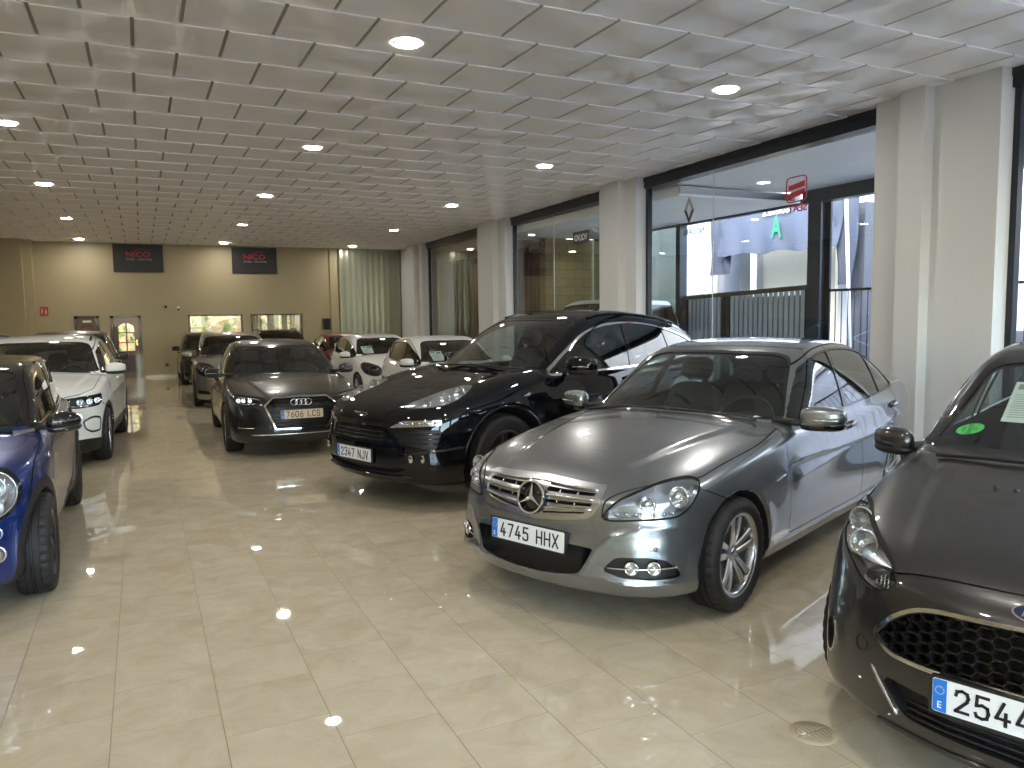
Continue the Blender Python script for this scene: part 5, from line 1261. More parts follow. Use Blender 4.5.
def do_mini():
    s, P = blue_small(); A = 35
    dlo = rnd([(1.19, .955, .02), (1.34, 1.06, .05), (1.62, 1.265, .1), (1.78, 1.315, .1), (2.3, 1.335, .5), (2.9, 1.325, .5), (3.25, 1.285, .1), (3.34, 1.15, .1), (3.36, 1.0, .03), (2.4, .962, .5)], .02)
    q = dict(belt0=.95, dlo=dlo, trim=.014, trimm=PIANO, pillars=[((2.42, .8), (2.46, 1.5), .05)],
        panes=[('front_side_window', [(0, 0), (2.42, 0), (2.46, 3), (0, 3)]), ('rear_side_window', [(2.41, 0), (9, 0), (9, 3), (2.45, 3)])],
        ws=half_screen(.955, 1.345, .70, .595), seal=.02, pillarm=PIANO,
        doors=[('door', rnd([(1.17, .34), (1.13, .60, .2), (1.15, .90, .1), (1.30, 1.06, .05), (1.58, 1.275, .1), (1.78, 1.345, .1), (2.45, 1.362), (2.46, .34)], .05))],
        bonnet=rnd([(-.2, -.2, 0), (-.2, .30, 0), (.16, .42), (.20, .70, .03), (.45, .755, .06), (.75, .765, .2), (1.10, .755), (1.03, .5, .1), (.97, 0, 0), (.97, -.2, 0)], .03), hz=.6,
        bumper=[(-.2, .03), (.9, .03), (.7, .45), (.40, .545), (.30, .555), (.20, .57), (-.2, .585)], bgap=[(.17, .572), (.26, .560), (.40, .545)], cladding=.072, sill=[(.6, .1), (3.2, .1), (3.2, .30), (.6, .30)], sillm=BLACK, lin=(.95, 3.5))
    cut_common(s, q)
    s.region('roof_panel', 'S', [(1.0, .965), (1.6, .965), (4, 1.0), (4, 2), (1.0, 2)], only=['body', 'door', 'panel_gap'], box=((.95, 3.6), (0, .76), (.94, 1.5)))
    s.band('belt_chrome', 'S', [(1.05, .932), (1.3, .935), (2.4, .945), (3.4, .985)], 0, .008, box=((1.0, 3.45), (.5, 1.), (.88, 1.03)), nrm=(0, 1, .3, .3), open_=True)
    lp = [(.583+.118*math.cos(t), .692+.122*math.sin(t)) for t in np.linspace(0, 2*PI, 41)[:-1]]
    s.refine(((.0, .6), (.42, .75), (.52, .86)), 1)
    lb = dict(box=((.0, .7), (.4, .8), (.5, .87)), nrm=(-1, .6, .5, .1))
    s.band('lamp_ring', 'F', lp, -.006, .014, **lb); s.region('headlight', 'F', lp, grow=-.006, **lb)
    gp = rnd([(-.2, .585, 0), (0, .585, 0), (.33, .59, .05), (.42, .66, .03), (.40, .73, .03), (0, .755, 0), (-.2, .755, 0)], .03); gb = dict(box=((-.1, .4), (0, .5), (.5, .8)), nrm=(-1, 0, .2, .1))
    s.band('grille_frame', 'F', gp, -.010, .010, **gb); s.region('grille_void', 'F', gp, grow=-.010, **gb)
    s.region('lower_void', 'F', rnd([(-.2, .22, 0), (0, .22, 0), (.40, .23), (.46, .34), (0, .37, 0), (-.2, .37, 0)], .03), box=((-.1, .4), (0, .6), (.15, .42)), nrm=(-1, 0, 0, .1))
    place_car(s, -1.375, 4.74, math.radians(270.67), 'hatchback', 'blue small hatchback with black roof and round headlamps, cut by the left edge', 'car'); bpy.context.view_layer.update()
    emit_common(s, q, P, roofm=PIANO)
    s.part('belt_chrome', 'belt_chrome', CHROME, -.004); s.part('lamp_ring', 'lamp_ring', PIANO, -.006)
    wheels(s, .302, .205, .195, dict(n=10, w0=.02, w1=.026, dish=.02, cap=SATIN), DARKALLOY, .838, .845)
    seatset(s, 1.18, .90, .35, 1.85, .50, 2.75, .52, hw=.56)
    H_ = s.part('headlight', 'headlight', LAMPBASE, .05, ('headlight_lens', LENS))
    for y, z, r in ((.59, .735, .058), (.60, .625, .038)): lamp(s, H_, s.at_front([y], [z])[0], r, .045, depth=.03, rim=CHROME)
    a = np.linspace(0, 2*PI, 37)[:-1]; pts = s.at_front(.583+.112*np.cos(a), .692+.116*np.sin(a), .002); bar(s, 'lamp_chrome', pts, .005, CHROME, H_, closed=True)
    for z in (.625, .665, .705): bar(s, 'grille_bar', across(s.at_front(np.linspace(0, .385, 12), z, -.004)), .007, CHROME, both=False)
    for y, z, r in ((.60, .50, .035), (.60, .385, .045)):
        p = s.at_front([y], [z], .002)[0]; v, f = lathe([(.0001, -.008), (r*.8, -.002), (r*.9, .006), (r, .008), (r*1.1, 0)], 24)
        for sd in (1, -1): s.put('fog_lamp', np.stack([p[0]-v[:, 1], p[1]+v[:, 0], p[2]+v[:, 2]], 1), f, CHROME, None, sd)
    p = s.at_side([.955], [.80], .004)[0]; v, f = pillow(p, (.028, .008, .018), .7, 8)
    for sd in (1, -1): s.put('side_repeater', v, f, CHROME, None, sd)
    mirror(s, 1.22, .885, .975, .08, .105, .068, PIANO, (1.25, 0, .95), .85, lower=PIANO)
    handle(s, 2.30, .86, CHROME)
    wiper(s, [(1.03, -.05), (1.05, .3), (1.12, .60)]); wiper(s, [(1.10, -.60), (1.05, -.3), (1.03, .05)])
CARS.append(('mini', do_mini))
# ------------------------------------------------------------------ white crossover on the left
def white_cross():
    P = paint('pure_white_paint', (.78, .79, .78), 0., .3)
    s = Car(L=4.234, W=.91, H=1.573, xf=.83, xr=3.42, zw=.335, ra=.372,
        half=[(0, .80), (.4, .88), (.83, .902), (1.6, .905), (3.4, .908), (3.9, .87), (4.23, .80)],
        sec=[(.14, .10), (.25, .05), (.35, .02), (.5, .0), (.66, .0), (.8, .008), (.90, .03), (1.0, .055), (1.08, .085), (1.2, .16)],
        nose=[(.15, .14), (.24, .04), (.34, .0), (.5, .0), (.62, .01), (.74, .03), (.84, .06), (.90, .10), (.95, .19), (1.02, .42)],
        pf=[(0, 0), (.3, .02), (.5, .065), (.64, .13), (.74, .23), (.82, .38), (.88, .62), (.91, .95)],
        tail=[(.15, .12), (.3, .03), (.5, .0), (.9, .03), (1.1, .07)], pr=[(0, 0), (.4, .02), (.6, .07), (.78, .18), (.9, .4)],
        deck=[(0, .86), (.1, .925), (.3, .975), (.6, 1.02), (1.0, 1.065), (1.3, 1.095), (1.8, 1.10), (2.6, 1.11), (3.4, 1.14), (4.2, 1.12)], crown=[(0, .05), (.6, .055), (1.3, .06), (4.2, .07)],
        hoodc=[([(0, .50), (.5, .58), (1.3, .64)], .014, .03, .15, 1.45)],
        roof=[(.95, .90), (1.22, 1.06), (1.4, 1.17), (1.9, 1.455), (2.1, 1.52), (2.4, 1.56), (2.7, 1.573), (3.2, 1.545), (3.6, 1.47), (3.9, 1.33), (4.1, 1.12), (4.2, .95)],
        gw=[(1.1, .79), (1.6, .825), (2.4, .835), (3.4, .81), (3.9, .76), (4.2, .70)], tum=(.28, .28), zbelt=1.05, kf=.35, kr=.25, xmid=2.5, r_roof=.09, rcrown=.07,
        creases=[([(.9, .80), (4.2, .90)], .014, .03, .95, 4.2)], flare=.014, arch_in=.52, r_top=.055, r_fs=.07)
    s.mesh(.02)
    return s, P
def do_troc():
    s, P = white_cross(); A = 40
    dlo = rnd([(1.42, 1.075, .02), (1.60, 1.18, .1), (1.92, 1.355, .3), (2.2, 1.445, .3), (2.6, 1.475, .5), (3.1, 1.455, .5), (3.5, 1.375, .2), (3.72, 1.24, .05), (3.55, 1.165, .1), (2.4, 1.105, .5)], .03)
    q = dict(belt0=1.05, dlo=dlo, trim=.012, pillars=[((2.34, 1.), (2.46, 1.6), .06), ((3.28, 1.05), (3.24, 1.6), .035)],
        panes=[('front_side_window', [(0, 0), (2.20, 0), (2.46, 1.6), (2.46, 3), (0, 3)]), ('rear_side_window', [(2.20, 0), (3.30, 0), (3.24, 3), (2.46, 3), (2.46, 1.6)]), ('quarter_window', [(3.29, 0), (9, 0), (9, 3), (3.24, 3)])],
        ws=half_screen(1.085, 1.485, .735, .585),
        doors=[('front_door', rnd([(1.40, .40), (1.38, .7, .3), (1.40, 1.02, .1), (1.60, 1.20, .05), (1.95, 1.40, .3), (2.2, 1.49, .3), (2.46, 1.515), (2.40, 1.08, .1), (2.46, .40)], .04)), ('rear_door', rnd([(2.46, .40), (2.40, 1.08, .1), (2.46, 1.515), (3.1, 1.50, .3), (3.5, 1.42), (3.58, 1.1, .1), (3.42, .90), (3.12, .62, .2), (3.02, .40)], .04))],
        bonnet=rnd([(-.2, -.2, 0), (-.2, .46, 0), (.13, .47), (.22, .64, .06), (.45, .765, .06), (.9, .775, .2), (1.36, .775), (1.22, .45, .1), (1.15, 0, 0), (1.15, -.2, 0)], .03), hz=.78,
        bumper=[(-.2, .03), (1.1, .03), (1.0, .5), (.7, .70), (.50, .76), (.40, .735), (.14, .72), (-.2, .86)], bgap=[(.52, .765), (.70, .70), (.78, .66)], cladding=.05, sill=[(.6, .05), (3.3, .05), (3.3, .42), (.6, .42)], sillm=BLACK, lin=(1.1, 3.9), wing=[(.4, .4), (1.40, .4), (1.40, 1.08), (.4, 1.08)])
    cut_common(s, q)
    lampcut(s, A, rnd([(.40, .78), (.43, .846), (.624, .862), (.80, .868), (.984, .875), (.992, .855), (.972, .775), (.878, .743), (.553, .735), (.44, .75)], .02), ((-.05, .8), (.36, .95), (.68, .95)))
    s.region('cladding', 'S', [(-.2, .03), (.9, .03), (.6, .33), (.2, .36), (-.2, .36)], only=['front_bumper', 'body'], box=((-.1, .95), (0, 1), (.03, .4)))
    s.refine(((-.1, .55), (0, .92), (.38, .88)), 1)
    gb = dict(box=((-.1, .6), (0, .95), (.3, .95)))
    gp = rnd([(-.2, .745, 0), (0, .745, 0), (.40, .755), (.41, .835), (0, .85, 0), (-.2, .85, 0)], .015); s.band('grille_frame', 'F', gp, -.006, .006, nrm=(-1, 0, 0, .1), **gb); s.region('grille_void', 'F', gp, grow=-.006, nrm=(-1, 0, 0, .1), **gb)
    dp = rnd([(.60, .575), (.70, .615), (.785, .622), (.885, .60), (.90, .57), (.882, .45), (.85, .43), (.71, .43), (.62, .48)], .03); s.band('ring_light', A, dp, -.020, .004, **gb); s.region('side_void', A, dp, grow=-.020, **gb)
    s.region('lower_void', 'F', rnd([(-.2, .40, 0), (0, .40, 0), (.46, .41), (.52, .50), (.45, .56), (0, .57, 0), (-.2, .57, 0)], .03), nrm=(-1, 0, 0, .1), **gb)
    sc = .93; th = math.radians(267.0)
    place_car(s, -1.26, 9.60, th, 'crossover', 'white crossover with dark cladding, behind the blue hatchback on the left', 'car'); c = np.array([-1.26, 9.60])-np.array([math.cos(th), math.sin(th)])*s.L/2*sc; s.root.location = (c[0], c[1], 0); s.root.scale = (sc,)*3
    bpy.context.view_layer.update()
    emit_common(s, q, P)
    s.part('cladding', 'front_cladding', BLACK, both=True); s.part('ring_light', 'ring_light', SATIN, -.004)
    wheels(s, .335, .23, .215, dict(n=5, w0=.05, w1=.07, dish=.02), ALLOY, .892, .895)
    seatset(s, 1.38, 1.03, .38, 2.05, .62, 2.95, .62, hw=.62)
    H_ = s.part('headlight', 'headlight', LAMPDARK, .05, ('headlight_lens', LENS))
    for uu in (.60, .73, .86): lamp(s, H_, s.at_az(A, uu, .80)[0], .034, .03, depth=.03, rim=CHROME)
    bar(s, 'daylight_strip', np.concatenate([s.at_az(A, a, b, -.006) for a, b in ((.46, .765), (.56, .752), (.72, .752), (.87, .76), (.955, .785), (.965, .84))]), .006, REFL, H_)
    bar(s, 'grille_chrome', across(s.at_front(np.linspace(0, .40, 14), .758, .002)), .007, CHROME, both=False)
    for z in (.785, .815): bar(s, 'grille_slat', across(s.at_front(np.linspace(0, .38, 12), z, -.010)), .008, PIANO, both=False, squash=.6)
    p = s.at_front([0], [.80], .004)[0]; a = np.linspace(0, 2*PI, 41)[:-1]; V, F = tube(np.stack([0*a+p[0]-.006, .058*np.cos(a), .80+.058*np.sin(a)], 1), .006, 8, True); e = s.put('emblem', V, F, CHROME)
    for pts in ([(-.03, .045), (0, -.0), (.03, .045)], [(-.047, .02), (-.022, -.05), (0, -.005), (.022, -.05), (.047, .02)]): 
        V, F = tube([(p[0]-.006, a_, .80+b_) for a_, b_ in pts], .0045, 6); s.put('emblem_letter', V, F, CHROME, e)
    mirror(s, 1.62, .925, 1.125, .085, .125, .075, P, (1.60, 0, 1.075), .62, lower=BLACK)
    handle(s, 2.26, .955, P); handle(s, 3.30, .985, P)
    for sd in (1, -1):
        P3 = s.at_top(np.linspace(2.15, 3.5, 12), np.full(12, .575), .035); P3[0, 2] -= .03; P3[-1, 2] -= .03; V, F = tube(P3, .015, 8); s.put('roof_rail', V, F, BLACK, None, sd)
    wiper(s, [(1.24, -.05), (1.26, .3), (1.34, .64)]); wiper(s, [(1.32, -.64), (1.26, -.3), (1.24, .05)])
CARS.append(('troc', do_troc))
# ------------------------------------------------------------------ the rows behind
WHITEP = paint('white_paint', (.72, .72, .69), 0., .35)
HATCH = (4.0, .87, 1.46, .82, 3.30, .305, .78, 1.20, 1.02, 1.92, 3.30, .96, 3.86)
SUVD = (4.35, .91, 1.60, .86, 3.46, .34, .88, 1.32, 1.10, 2.02, 3.70, 1.05, 4.20)
def do_far():
    far_car('white_a', 'hatchback', 'white hatchback behind the black off-roader, a paper sheet in its windscreen', (4.60, 10.40, 269.1), .90, HATCH, WHITEP, 'white hatchbacks behind the black off-roader', .026, 'round',
        sheet=(1.50, -.36, .23, .32, 'price_sheet', 'paper price sheet inside the windscreen of the nearer white hatchback', 'price sheets in windscreens'))
    far_car('white_b', 'hatchback', 'white five-door hatchback with a roof aerial, farther back of the two white ones', (4.52, 14.25, 270.), .877, HATCH, WHITEP, 'white hatchbacks behind the black off-roader', .026, 'round', antenna=True,
        sheet=(1.50, -.40, .25, .34, 'price_sheet', 'paper price sheet inside the windscreen of the farther white hatchback', 'price sheets in windscreens'))
    far_car('red', 'hatchback', 'dark red hatchback half hidden behind the farther white hatchback', (4.76, 18.05, 270.), .84, (4.1, .88, 1.48, .82, 3.38, .31, .80, 1.22, 1.03, 1.95, 3.35, .97, 3.95), paint('dark_red_paint', (.16, .012, .012), .4, .3), None, .03, 'slim',
        sheet=(1.50, -.38, .22, .32, 'price_sheet', 'paper price sheet inside the windscreen of the dark red hatchback', 'price sheets in windscreens'))
    far_car('dark', 'off_roader', 'black off-roader with roof rails by the right window of the back wall', (3.2, 18.9, 270.), .80, (4.4, .93, 1.70, .88, 3.5, .36, .96, 1.30, 1.18, 1.95, 3.8, 1.12, 4.25), paint('soft_black_paint', (.012, .012, .012), .3, .3), None, .032, 'slim', roofrails=BLACK)
    far_car('silver_suv', 'off_roader', 'champagne silver off-roader parked behind the dark grey hatchback with four rings', (1.56, 15.0, 267.), .86, SUVD, paint('champagne_paint', (.36, .34, .29), .75, .3, .04), None, .026, 'round', antenna=True, face='big')
    far_car('black_back', 'off_roader', 'dark blue-black off-roader at the end of the aisle nearest the back wall', (1.565, 20.45, 269.9), .80, (4.35, .91, 1.64, .86, 3.46, .34, .90, 1.32, 1.13, 2.0, 3.75, 1.08, 4.22), paint('night_paint', (.016, .018, .022), .4, .3), None, .032, 'slim', roofrails=SATIN)
    far_car('left_back', 'off_roader', 'black off-roader hidden behind the white crossover, only its roof and mirror showing', (-1.25, 14.2, 268.5), .87, (4.45, .93, 1.69, .88, 3.52, .35, .95, 1.34, 1.16, 2.0, 3.8, 1.11, 4.28), paint('graphite_paint', (.03, .032, .033), .5, .3), None, .03, 'slim')
    far_car('van', 'van', 'white van parked in the porch outside the second shop window', (9.05, 16.25, 90.), .94, (4.25, .92, 2.08, .86, 3.46, .32, 1.02, .72, 1.26, 1.16, 4.02, 1.20, 4.20), paint('van_white_paint', (.75, .76, .76), 0., .35), None, .03, 'round', rw=True)
CARS.append(('far', do_far))
# ------------------------------------------------------------------ the showroom
ZC = 3.8; YB = 24.4; XL = -3.4; YF = -5.0
def XW(y): return 6.88+.031*y                       # the window wall runs very slightly out of square
def plaster(name, col, rough=.55, bump=.06, scale=30):
    m = mat(name, col, rough); b = m.node_tree.nodes['Principled BSDF']
    tc = N(m, 'ShaderNodeTexCoord'); no = N(m, 'ShaderNodeTexNoise'); no.inputs['Scale'].default_value = scale; no.inputs['Detail'].default_value = 4
    bp = N(m, 'ShaderNodeBump'); bp.inputs['Strength'].default_value = bump; bp.inputs['Distance'].default_value = .01
    L(m, tc.outputs['Object'], no.inputs['Vector']); L(m, no.outputs['Fac'], bp.inputs['Height']); L(m, bp.outputs['Normal'], b.inputs['Normal'])
    return m
def floor_material():
    m = mat('polished_tile', (.5, .45, .36), .02); b = m.node_tree.nodes['Principled BSDF']
    tc = N(m, 'ShaderNodeTexCoord'); sp = N(m, 'ShaderNodeSeparateXYZ'); L(m, tc.outputs['Object'], sp.inputs[0])
    def M(op, a, c=None, d=None):
        n = N(m, 'ShaderNodeMath', operation=op)
        for i, v in enumerate((a, c, d)):
            if v is None: continue
            if isinstance(v, (int, float)): n.inputs[i].default_value = v
            else: L(m, v, n.inputs[i])
        return n.outputs[0]
    # square tiles, every second lane shifted by half a tile
    u = M('DIVIDE', M('ADD', sp.outputs['X'], -.2185), .41); col = M('FLOOR', u); fu = M('SUBTRACT', u, col)
    par = M('MODULO', M('ADD', col, 100), 2.); off = M('MULTIPLY', par, -.205)
    v = M('DIVIDE', M('ADD', M('ADD', sp.outputs['Y'], -2.71), off), .41); row = M('FLOOR', v); fv = M('SUBTRACT', v, row)
    du = M('MULTIPLY', M('MINIMUM', fu, M('SUBTRACT', 1., fu)), .41); dv = M('MULTIPLY', M('MINIMUM', fv, M('SUBTRACT', 1., fv)), .41)
    lu = M('LESS_THAN', du, .0016); lv = M('LESS_THAN', dv, .0010)
    joint = M('MAXIMUM', M('MULTIPLY', lu, .85), M('MULTIPLY', lv, .42))
    cb = N(m, 'ShaderNodeCombineXYZ'); L(m, col, cb.inputs[0]); L(m, row, cb.inputs[1]); wn = N(m, 'ShaderNodeTexWhiteNoise'); wn.noise_dimensions = '3D'; L(m, cb.outputs[0], wn.inputs['Vector'])
    # each tile takes its own patch of the marbling
    va = N(m, 'ShaderNodeVectorMath', operation='MULTIPLY_ADD'); L(m, wn.outputs['Color'], va.inputs[0]); va.inputs[1].default_value = (9, 9, 9); L(m, tc.outputs['Object'], va.inputs[2])
    n1 = N(m, 'ShaderNodeTexNoise'); n1.inputs['Scale'].default_value = 5.; n1.inputs['Detail'].default_value = 8; n1.inputs['Roughness'].default_value = .65; n1.inputs['Distortion'].default_value = .6; L(m, va.outputs[0], n1.inputs['Vector'])
    cr = N(m, 'ShaderNodeValToRGB'); e = cr.color_ramp.elements
    e[0].position = .30; e[0].color = (*srgb(191, 177, 150), 1); e[1].position = .72; e[1].color = (*srgb(211, 200, 177), 1); L(m, n1.outputs['Fac'], cr.inputs[0])
    mt = N(m, 'ShaderNodeMix'); mt.data_type = 'RGBA'; mt.blend_type = 'MULTIPLY'; mt.inputs[0].default_value = 1
    c3 = N(m, 'ShaderNodeValToRGB'); e = c3.color_ramp.elements; e[0].color = (.955, .95, .94, 1); e[1].color = (1, 1, 1, 1); L(m, wn.outputs['Value'], c3.inputs[0])
    L(m, cr.outputs[0], mt.inputs[6]); L(m, c3.outputs[0], mt.inputs[7])
    mo = N(m, 'ShaderNodeMix'); mo.data_type = 'RGBA'; L(m, joint, mo.inputs[0]); L(m, mt.outputs[2], mo.inputs[6]); mo.inputs[7].default_value = (*srgb(84, 72, 54), 1)
    L(m, mo.outputs[2], b.inputs['Base Color'])
    n3 = N(m, 'ShaderNodeTexNoise'); n3.inputs['Scale'].default_value = 1.3; n3.inputs['Detail'].default_value = 5; L(m, tc.outputs['Object'], n3.inputs['Vector'])
    rr = N(m, 'ShaderNodeMapRange'); rr.inputs['From Min'].default_value = .35; rr.inputs['From Max'].default_value = .7; rr.inputs['To Min'].default_value = .008; rr.inputs['To Max'].default_value = .03
    L(m, n3.outputs['Fac'], rr.inputs['Value']); L(m, M('ADD', rr.outputs[0], M('MULTIPLY', joint, .4)), b.inputs['Roughness'])
    b.inputs['Specular IOR Level'].default_value = .62
    return m
def ceiling_tile_material():
    """pressed tiles: fine rings round each tile's centre make its sheen fan out"""
    m = mat('ceiling_tile', (.92, .895, .885), .45, spec=.6); b = m.node_tree.nodes['Principled BSDF']
    at = N(m, 'ShaderNodeAttribute'); at.attribute_name = 'tile_uv'
    # facets spread across the rings: radial direction (u, v, 0)
    nm = N(m, 'ShaderNodeVectorMath', operation='NORMALIZE'); L(m, at.outputs['Vector'], nm.inputs[0])
    b.inputs['Metallic'].default_value = .42
    b.inputs['Anisotropic'].default_value = .95; L(m, nm.outputs[0], b.inputs['Tangent'])
    return m
def room():
    wallm = plaster('wall_paint', srgb(209, 210, 210)); backm = plaster('back_wall_paint', srgb(170, 157, 124), .45)
    frame = mat('dark_frame', srgb(38, 42, 48), .35, .3)
    # floor
    f = mk('floor', [(XL, YF, 0), (7.9, YF, 0), (7.9, YB+.2, 0), (XL, YB+.2, 0)], [(0, 1, 2, 3)], floor_material(), None, False); tag(f, kind='structure')
    # ceiling of lapped tiles: each row hangs a little lower at its near edge
    tw, td, y0 = .645, .685, 6.30-.685*18; V = []; F = []; A = []
    nr = int((YB-y0)/td)+2
    for r in range(nr):
        ya, yb = y0+r*td, min(y0+(r+1)*td, YB+.02)
        if yb <= YF or ya >= YB: continue
        off = .05 if r % 2 == 0 else .05-tw/2
        k0 = int((XL-off)/tw)-1
        for k in range(k0, k0+20):
            xa, xb = off+k*tw, off+(k+1)*tw
            xa, xb = max(xa, XL), min(xb, 7.95)
            if xb-xa < .03: continue
            g = .014; zf, zn = ZC+.004, ZC-.007; n = len(V); cx, cy = off+(k+.5)*tw, (ya+yb)/2
            P = [(xa+g, ya, zn), (xb-g, ya, zn), (xb-g, yb, zf), (xa+g, yb, zf)]
            P += [(xa+g, ya, ZC+.016), (xb-g, ya, ZC+.016), (xb-g, yb, ZC+.016), (xa+g, yb, ZC+.016)]
            V += P; F += [(n+3, n+2, n+1, n), (n, n+1, n+5, n+4), (n+1, n+2, n+6, n+5), (n+2, n+3, n+7, n+6), (n+3, n, n+4, n+7)]
            A += [((p[0]-cx)/tw, (p[1]-cy)/td, 0) for p in P]
    c = mk('ceiling', V, F, ceiling_tile_material(), None, False); tag(c, kind='structure')
    at = c.data.attributes.new('tile_uv', 'FLOAT_VECTOR', 'POINT'); at.data.foreach_set('vector', np.array(A, dtype=np.float32).ravel())
    b = MB().box((XL-.3, YF-.3, ZC+.016), (8.0, YB+.4, ZC+.5)).build('roof_slab', mat('tile_joint', srgb(150, 147, 142), .8)); tag(b, kind='structure'); b.name = 'ceiling_slab'
    # back wall with its two doorways and two windows
    D1, D2 = (-1.66, -1.05, 1.78), (-.78, .0, 1.78); W1, W2 = (1.24, 2.75), (2.99, 4.52)
    mb = MB()
    for x0, x1, z0, z1 in ((XL, D1[0], 0, ZC), (D1[0], D1[1], D1[2], ZC), (D1[1], D2[0], 0, ZC), (D2[0], D2[1], D2[2], ZC), (D2[1], W1[0], 0, ZC), (W1[0], W1[1], 1.78, ZC), (W1[0], W1[1], 0, .95), (W1[1], W2[0], 0, ZC), (W2[0], W2[1], 1.78, ZC), (W2[0], W2[1], 0, .95), (W2[1], 8.2, 0, ZC)):
        mb.box((x0, YB, z0), (x1, YB+.22, z1+.05))
    tag(mb.build('wall_back', backm), kind='structure')
    bb = MB().box((D2[1]+.06, YB-.012, 0), (5.4, YB, .07)).build('baseboard_back', mat('skirting_tile', srgb(190, 178, 150), .15)); tag(bb, kind='structure')
    # left wall and pilaster
    mb = MB().box((XL-.2, YF, 0), (XL, YB+.2, ZC+.05)); tag(mb.build('wall_left', backm), kind='structure')
    mb = MB().box((XL, 23.75, 0), (-2.73, YB, ZC+.03)).box((-2.73, 24.0, 0), (-2.53, YB, ZC+.03)); tag(mb.build('trim_1', backm), kind='structure')
    mb = MB().box((XL-.2, YF-.2, 0), (8., YF, .45)).box((XL-.2, YF-.2, 3.3), (8., YF, ZC+.05))
    for x0, x1 in ((XL-.2, -2.6), (.3, .7), (3.6, 4.0), (6.8, 8.0)): mb.box((x0, YF-.2, .45), (x1, YF, 3.3))
    tag(mb.build('wall_front', backm), kind='structure')
    for i, (x0, x1) in enumerate(((-2.6, .3), (.7, 3.6), (4.0, 6.8))):
        w = MB().box((x0, YF-.14, .45), (x0+.06, YF-.06, 3.3)).box((x1-.06, YF-.14, .45), (x1, YF-.06, 3.3)).box((x0, YF-.14, 3.24), (x1, YF-.06, 3.3)).box((x0, YF-.14, .45), (x1, YF-.06, .51)).build('window_%d' % (i+8), frame); tag(w, kind='structure')
        mk('glass', [(x0, YF-.1, .45), (x1, YF-.1, .45), (x1, YF-.1, 3.3), (x0, YF-.1, 3.3)], [(0, 1, 2, 3)], glass('shop_window_glass', (.93, .955, .945)), w, False)
    # right wall: piers with a pilaster each
    mb = MB()
    def wall(y0, y1, d0, d1, z0=0, z1=ZC+.03):
        a = [(XW(y0)+d0, y0), (XW(y0)+d1, y0), (XW(y1)+d1, y1), (XW(y1)+d0, y1)]
        V = [(p[0], p[1], z0) for p in a]+[(p[0], p[1], z1) for p in a]; mb.add(V, [(0, 3, 2, 1), (4, 5, 6, 7), (0, 1, 5, 4), (1, 2, 6, 5), (2, 3, 7, 6), (3, 0, 4, 7)])
    PIERS = [(-1.5, -.9, -.6, -.3), (4.46, 5.12, 5.40, 5.80), (10.36, 10.68, 11.28, 11.42), (15.62, 16.02, 16.95, 17.1), (21.8, 22.2, 22.9, 23.4)]
    for y0, ya, yb, y1 in PIERS:
        wall(y0, y1, 0, .30); wall(ya, yb, -.14, .0)
    wall(23.4, YB, .06, .5)
    tag(mb.build('wall_right', wallm), kind='structure')
    # score line of the lower render on the near pier
    # windows
    gm = glass('shop_window_glass', (.93, .955, .945))
    bays = [(YF, -1.5, None), (-.3, 4.46, None), (5.8, 10.36, 8.72), (11.42, 15.62, 13.67), (17.1, 21.8, None)]
    for i, (a, b_, j) in enumerate(bays):
        mb = MB()
        wall(a, b_, .15, .36, ZC-.17, ZC+.03); wall(a, b_, .135, .16, ZC-.07, ZC+.0); wall(a, a+.06, .19, .27, 0, ZC-.15); wall(b_-.06, b_, .19, .27, 0, ZC-.15); wall(a, b_, .19, .27, 0, .10)
        w = mb.build('window_%d' % (i+1), frame); tag(w, kind='structure')
        cuts = [a+.05]+([j] if j else [])+[b_-.05]
        for k in range(len(cuts)-1):
            mb = MB(); y0, y1 = cuts[k]+(.004 if k else 0), cuts[k+1]
            V = [(XW(y0)+.225, y0, .08), (XW(y1)+.225, y1, .08), (XW(y1)+.225, y1, ZC-.16), (XW(y0)+.225, y0, ZC-.16)]
            mk('glass', V, [(0, 1, 2, 3)], gm, w, False)
        if j:
            mb = MB(); wall(j-.004, j+.004, .220, .230, .1, ZC-.16); mb.build('glass_joint', mat('silicone_joint', (.62, .64, .63), .3), w)
    # polished sheet-metal partition at the far right corner
    pm = mat('brushed_partition', srgb(150, 150, 132), .26, .65)
    n = 36; xs = np.linspace(5.66, XW(24.1)+.05, n+1); V = []; F = []
    for k in range(n+1):
        y = 24.28+.004*math.sin(k*1.9)+.006*math.sin(k*.35); V += [(xs[k], y, 0), (xs[k], y, ZC)]
    F = [(2*k, 2*k+2, 2*k+3, 2*k+1) for k in range(n)]
    V2 = V+[(x, YB, z) for x, y, z in V]; m2 = len(V); F2 = F+[(m2+2*k+1, m2+2*k+3, m2+2*k+2, m2+2*k) for k in range(n)]+[(0, 1, m2+1, m2), (2*n, m2+2*n, m2+2*n+1, 2*n+1)]
    p = mk('wall_partition', V2, F2, pm, None, True); tag(p, kind='structure')
    tag(MB().box((5.40, YB-.05, 0), (5.66, YB, ZC)).build('trim_2', backm), kind='structure')
    # doors and windows of the back wall
    wood = mat('varnished_wood', srgb(92, 52, 26), .28, coat=.4)
    b = wood.node_tree.nodes['Principled BSDF']; tc = N(wood, 'ShaderNodeTexCoord'); wv = N(wood, 'ShaderNodeTexNoise'); mp = N(wood, 'ShaderNodeMapping'); mp.inputs['Scale'].default_value = (30, 30, 2)
    cr = N(wood, 'ShaderNodeValToRGB'); cr.color_ramp.elements[0].color = (*srgb(70, 36, 16), 1); cr.color_ramp.elements[1].color = (*srgb(126, 78, 40), 1)
    L(wood, tc.outputs['Object'], mp.inputs[0]); L(wood, mp.outputs[0], wv.inputs['Vector']); L(wood, wv.outputs['Fac'], cr.inputs[0]); L(wood, cr.outputs[0], b.inputs['Base Color'])
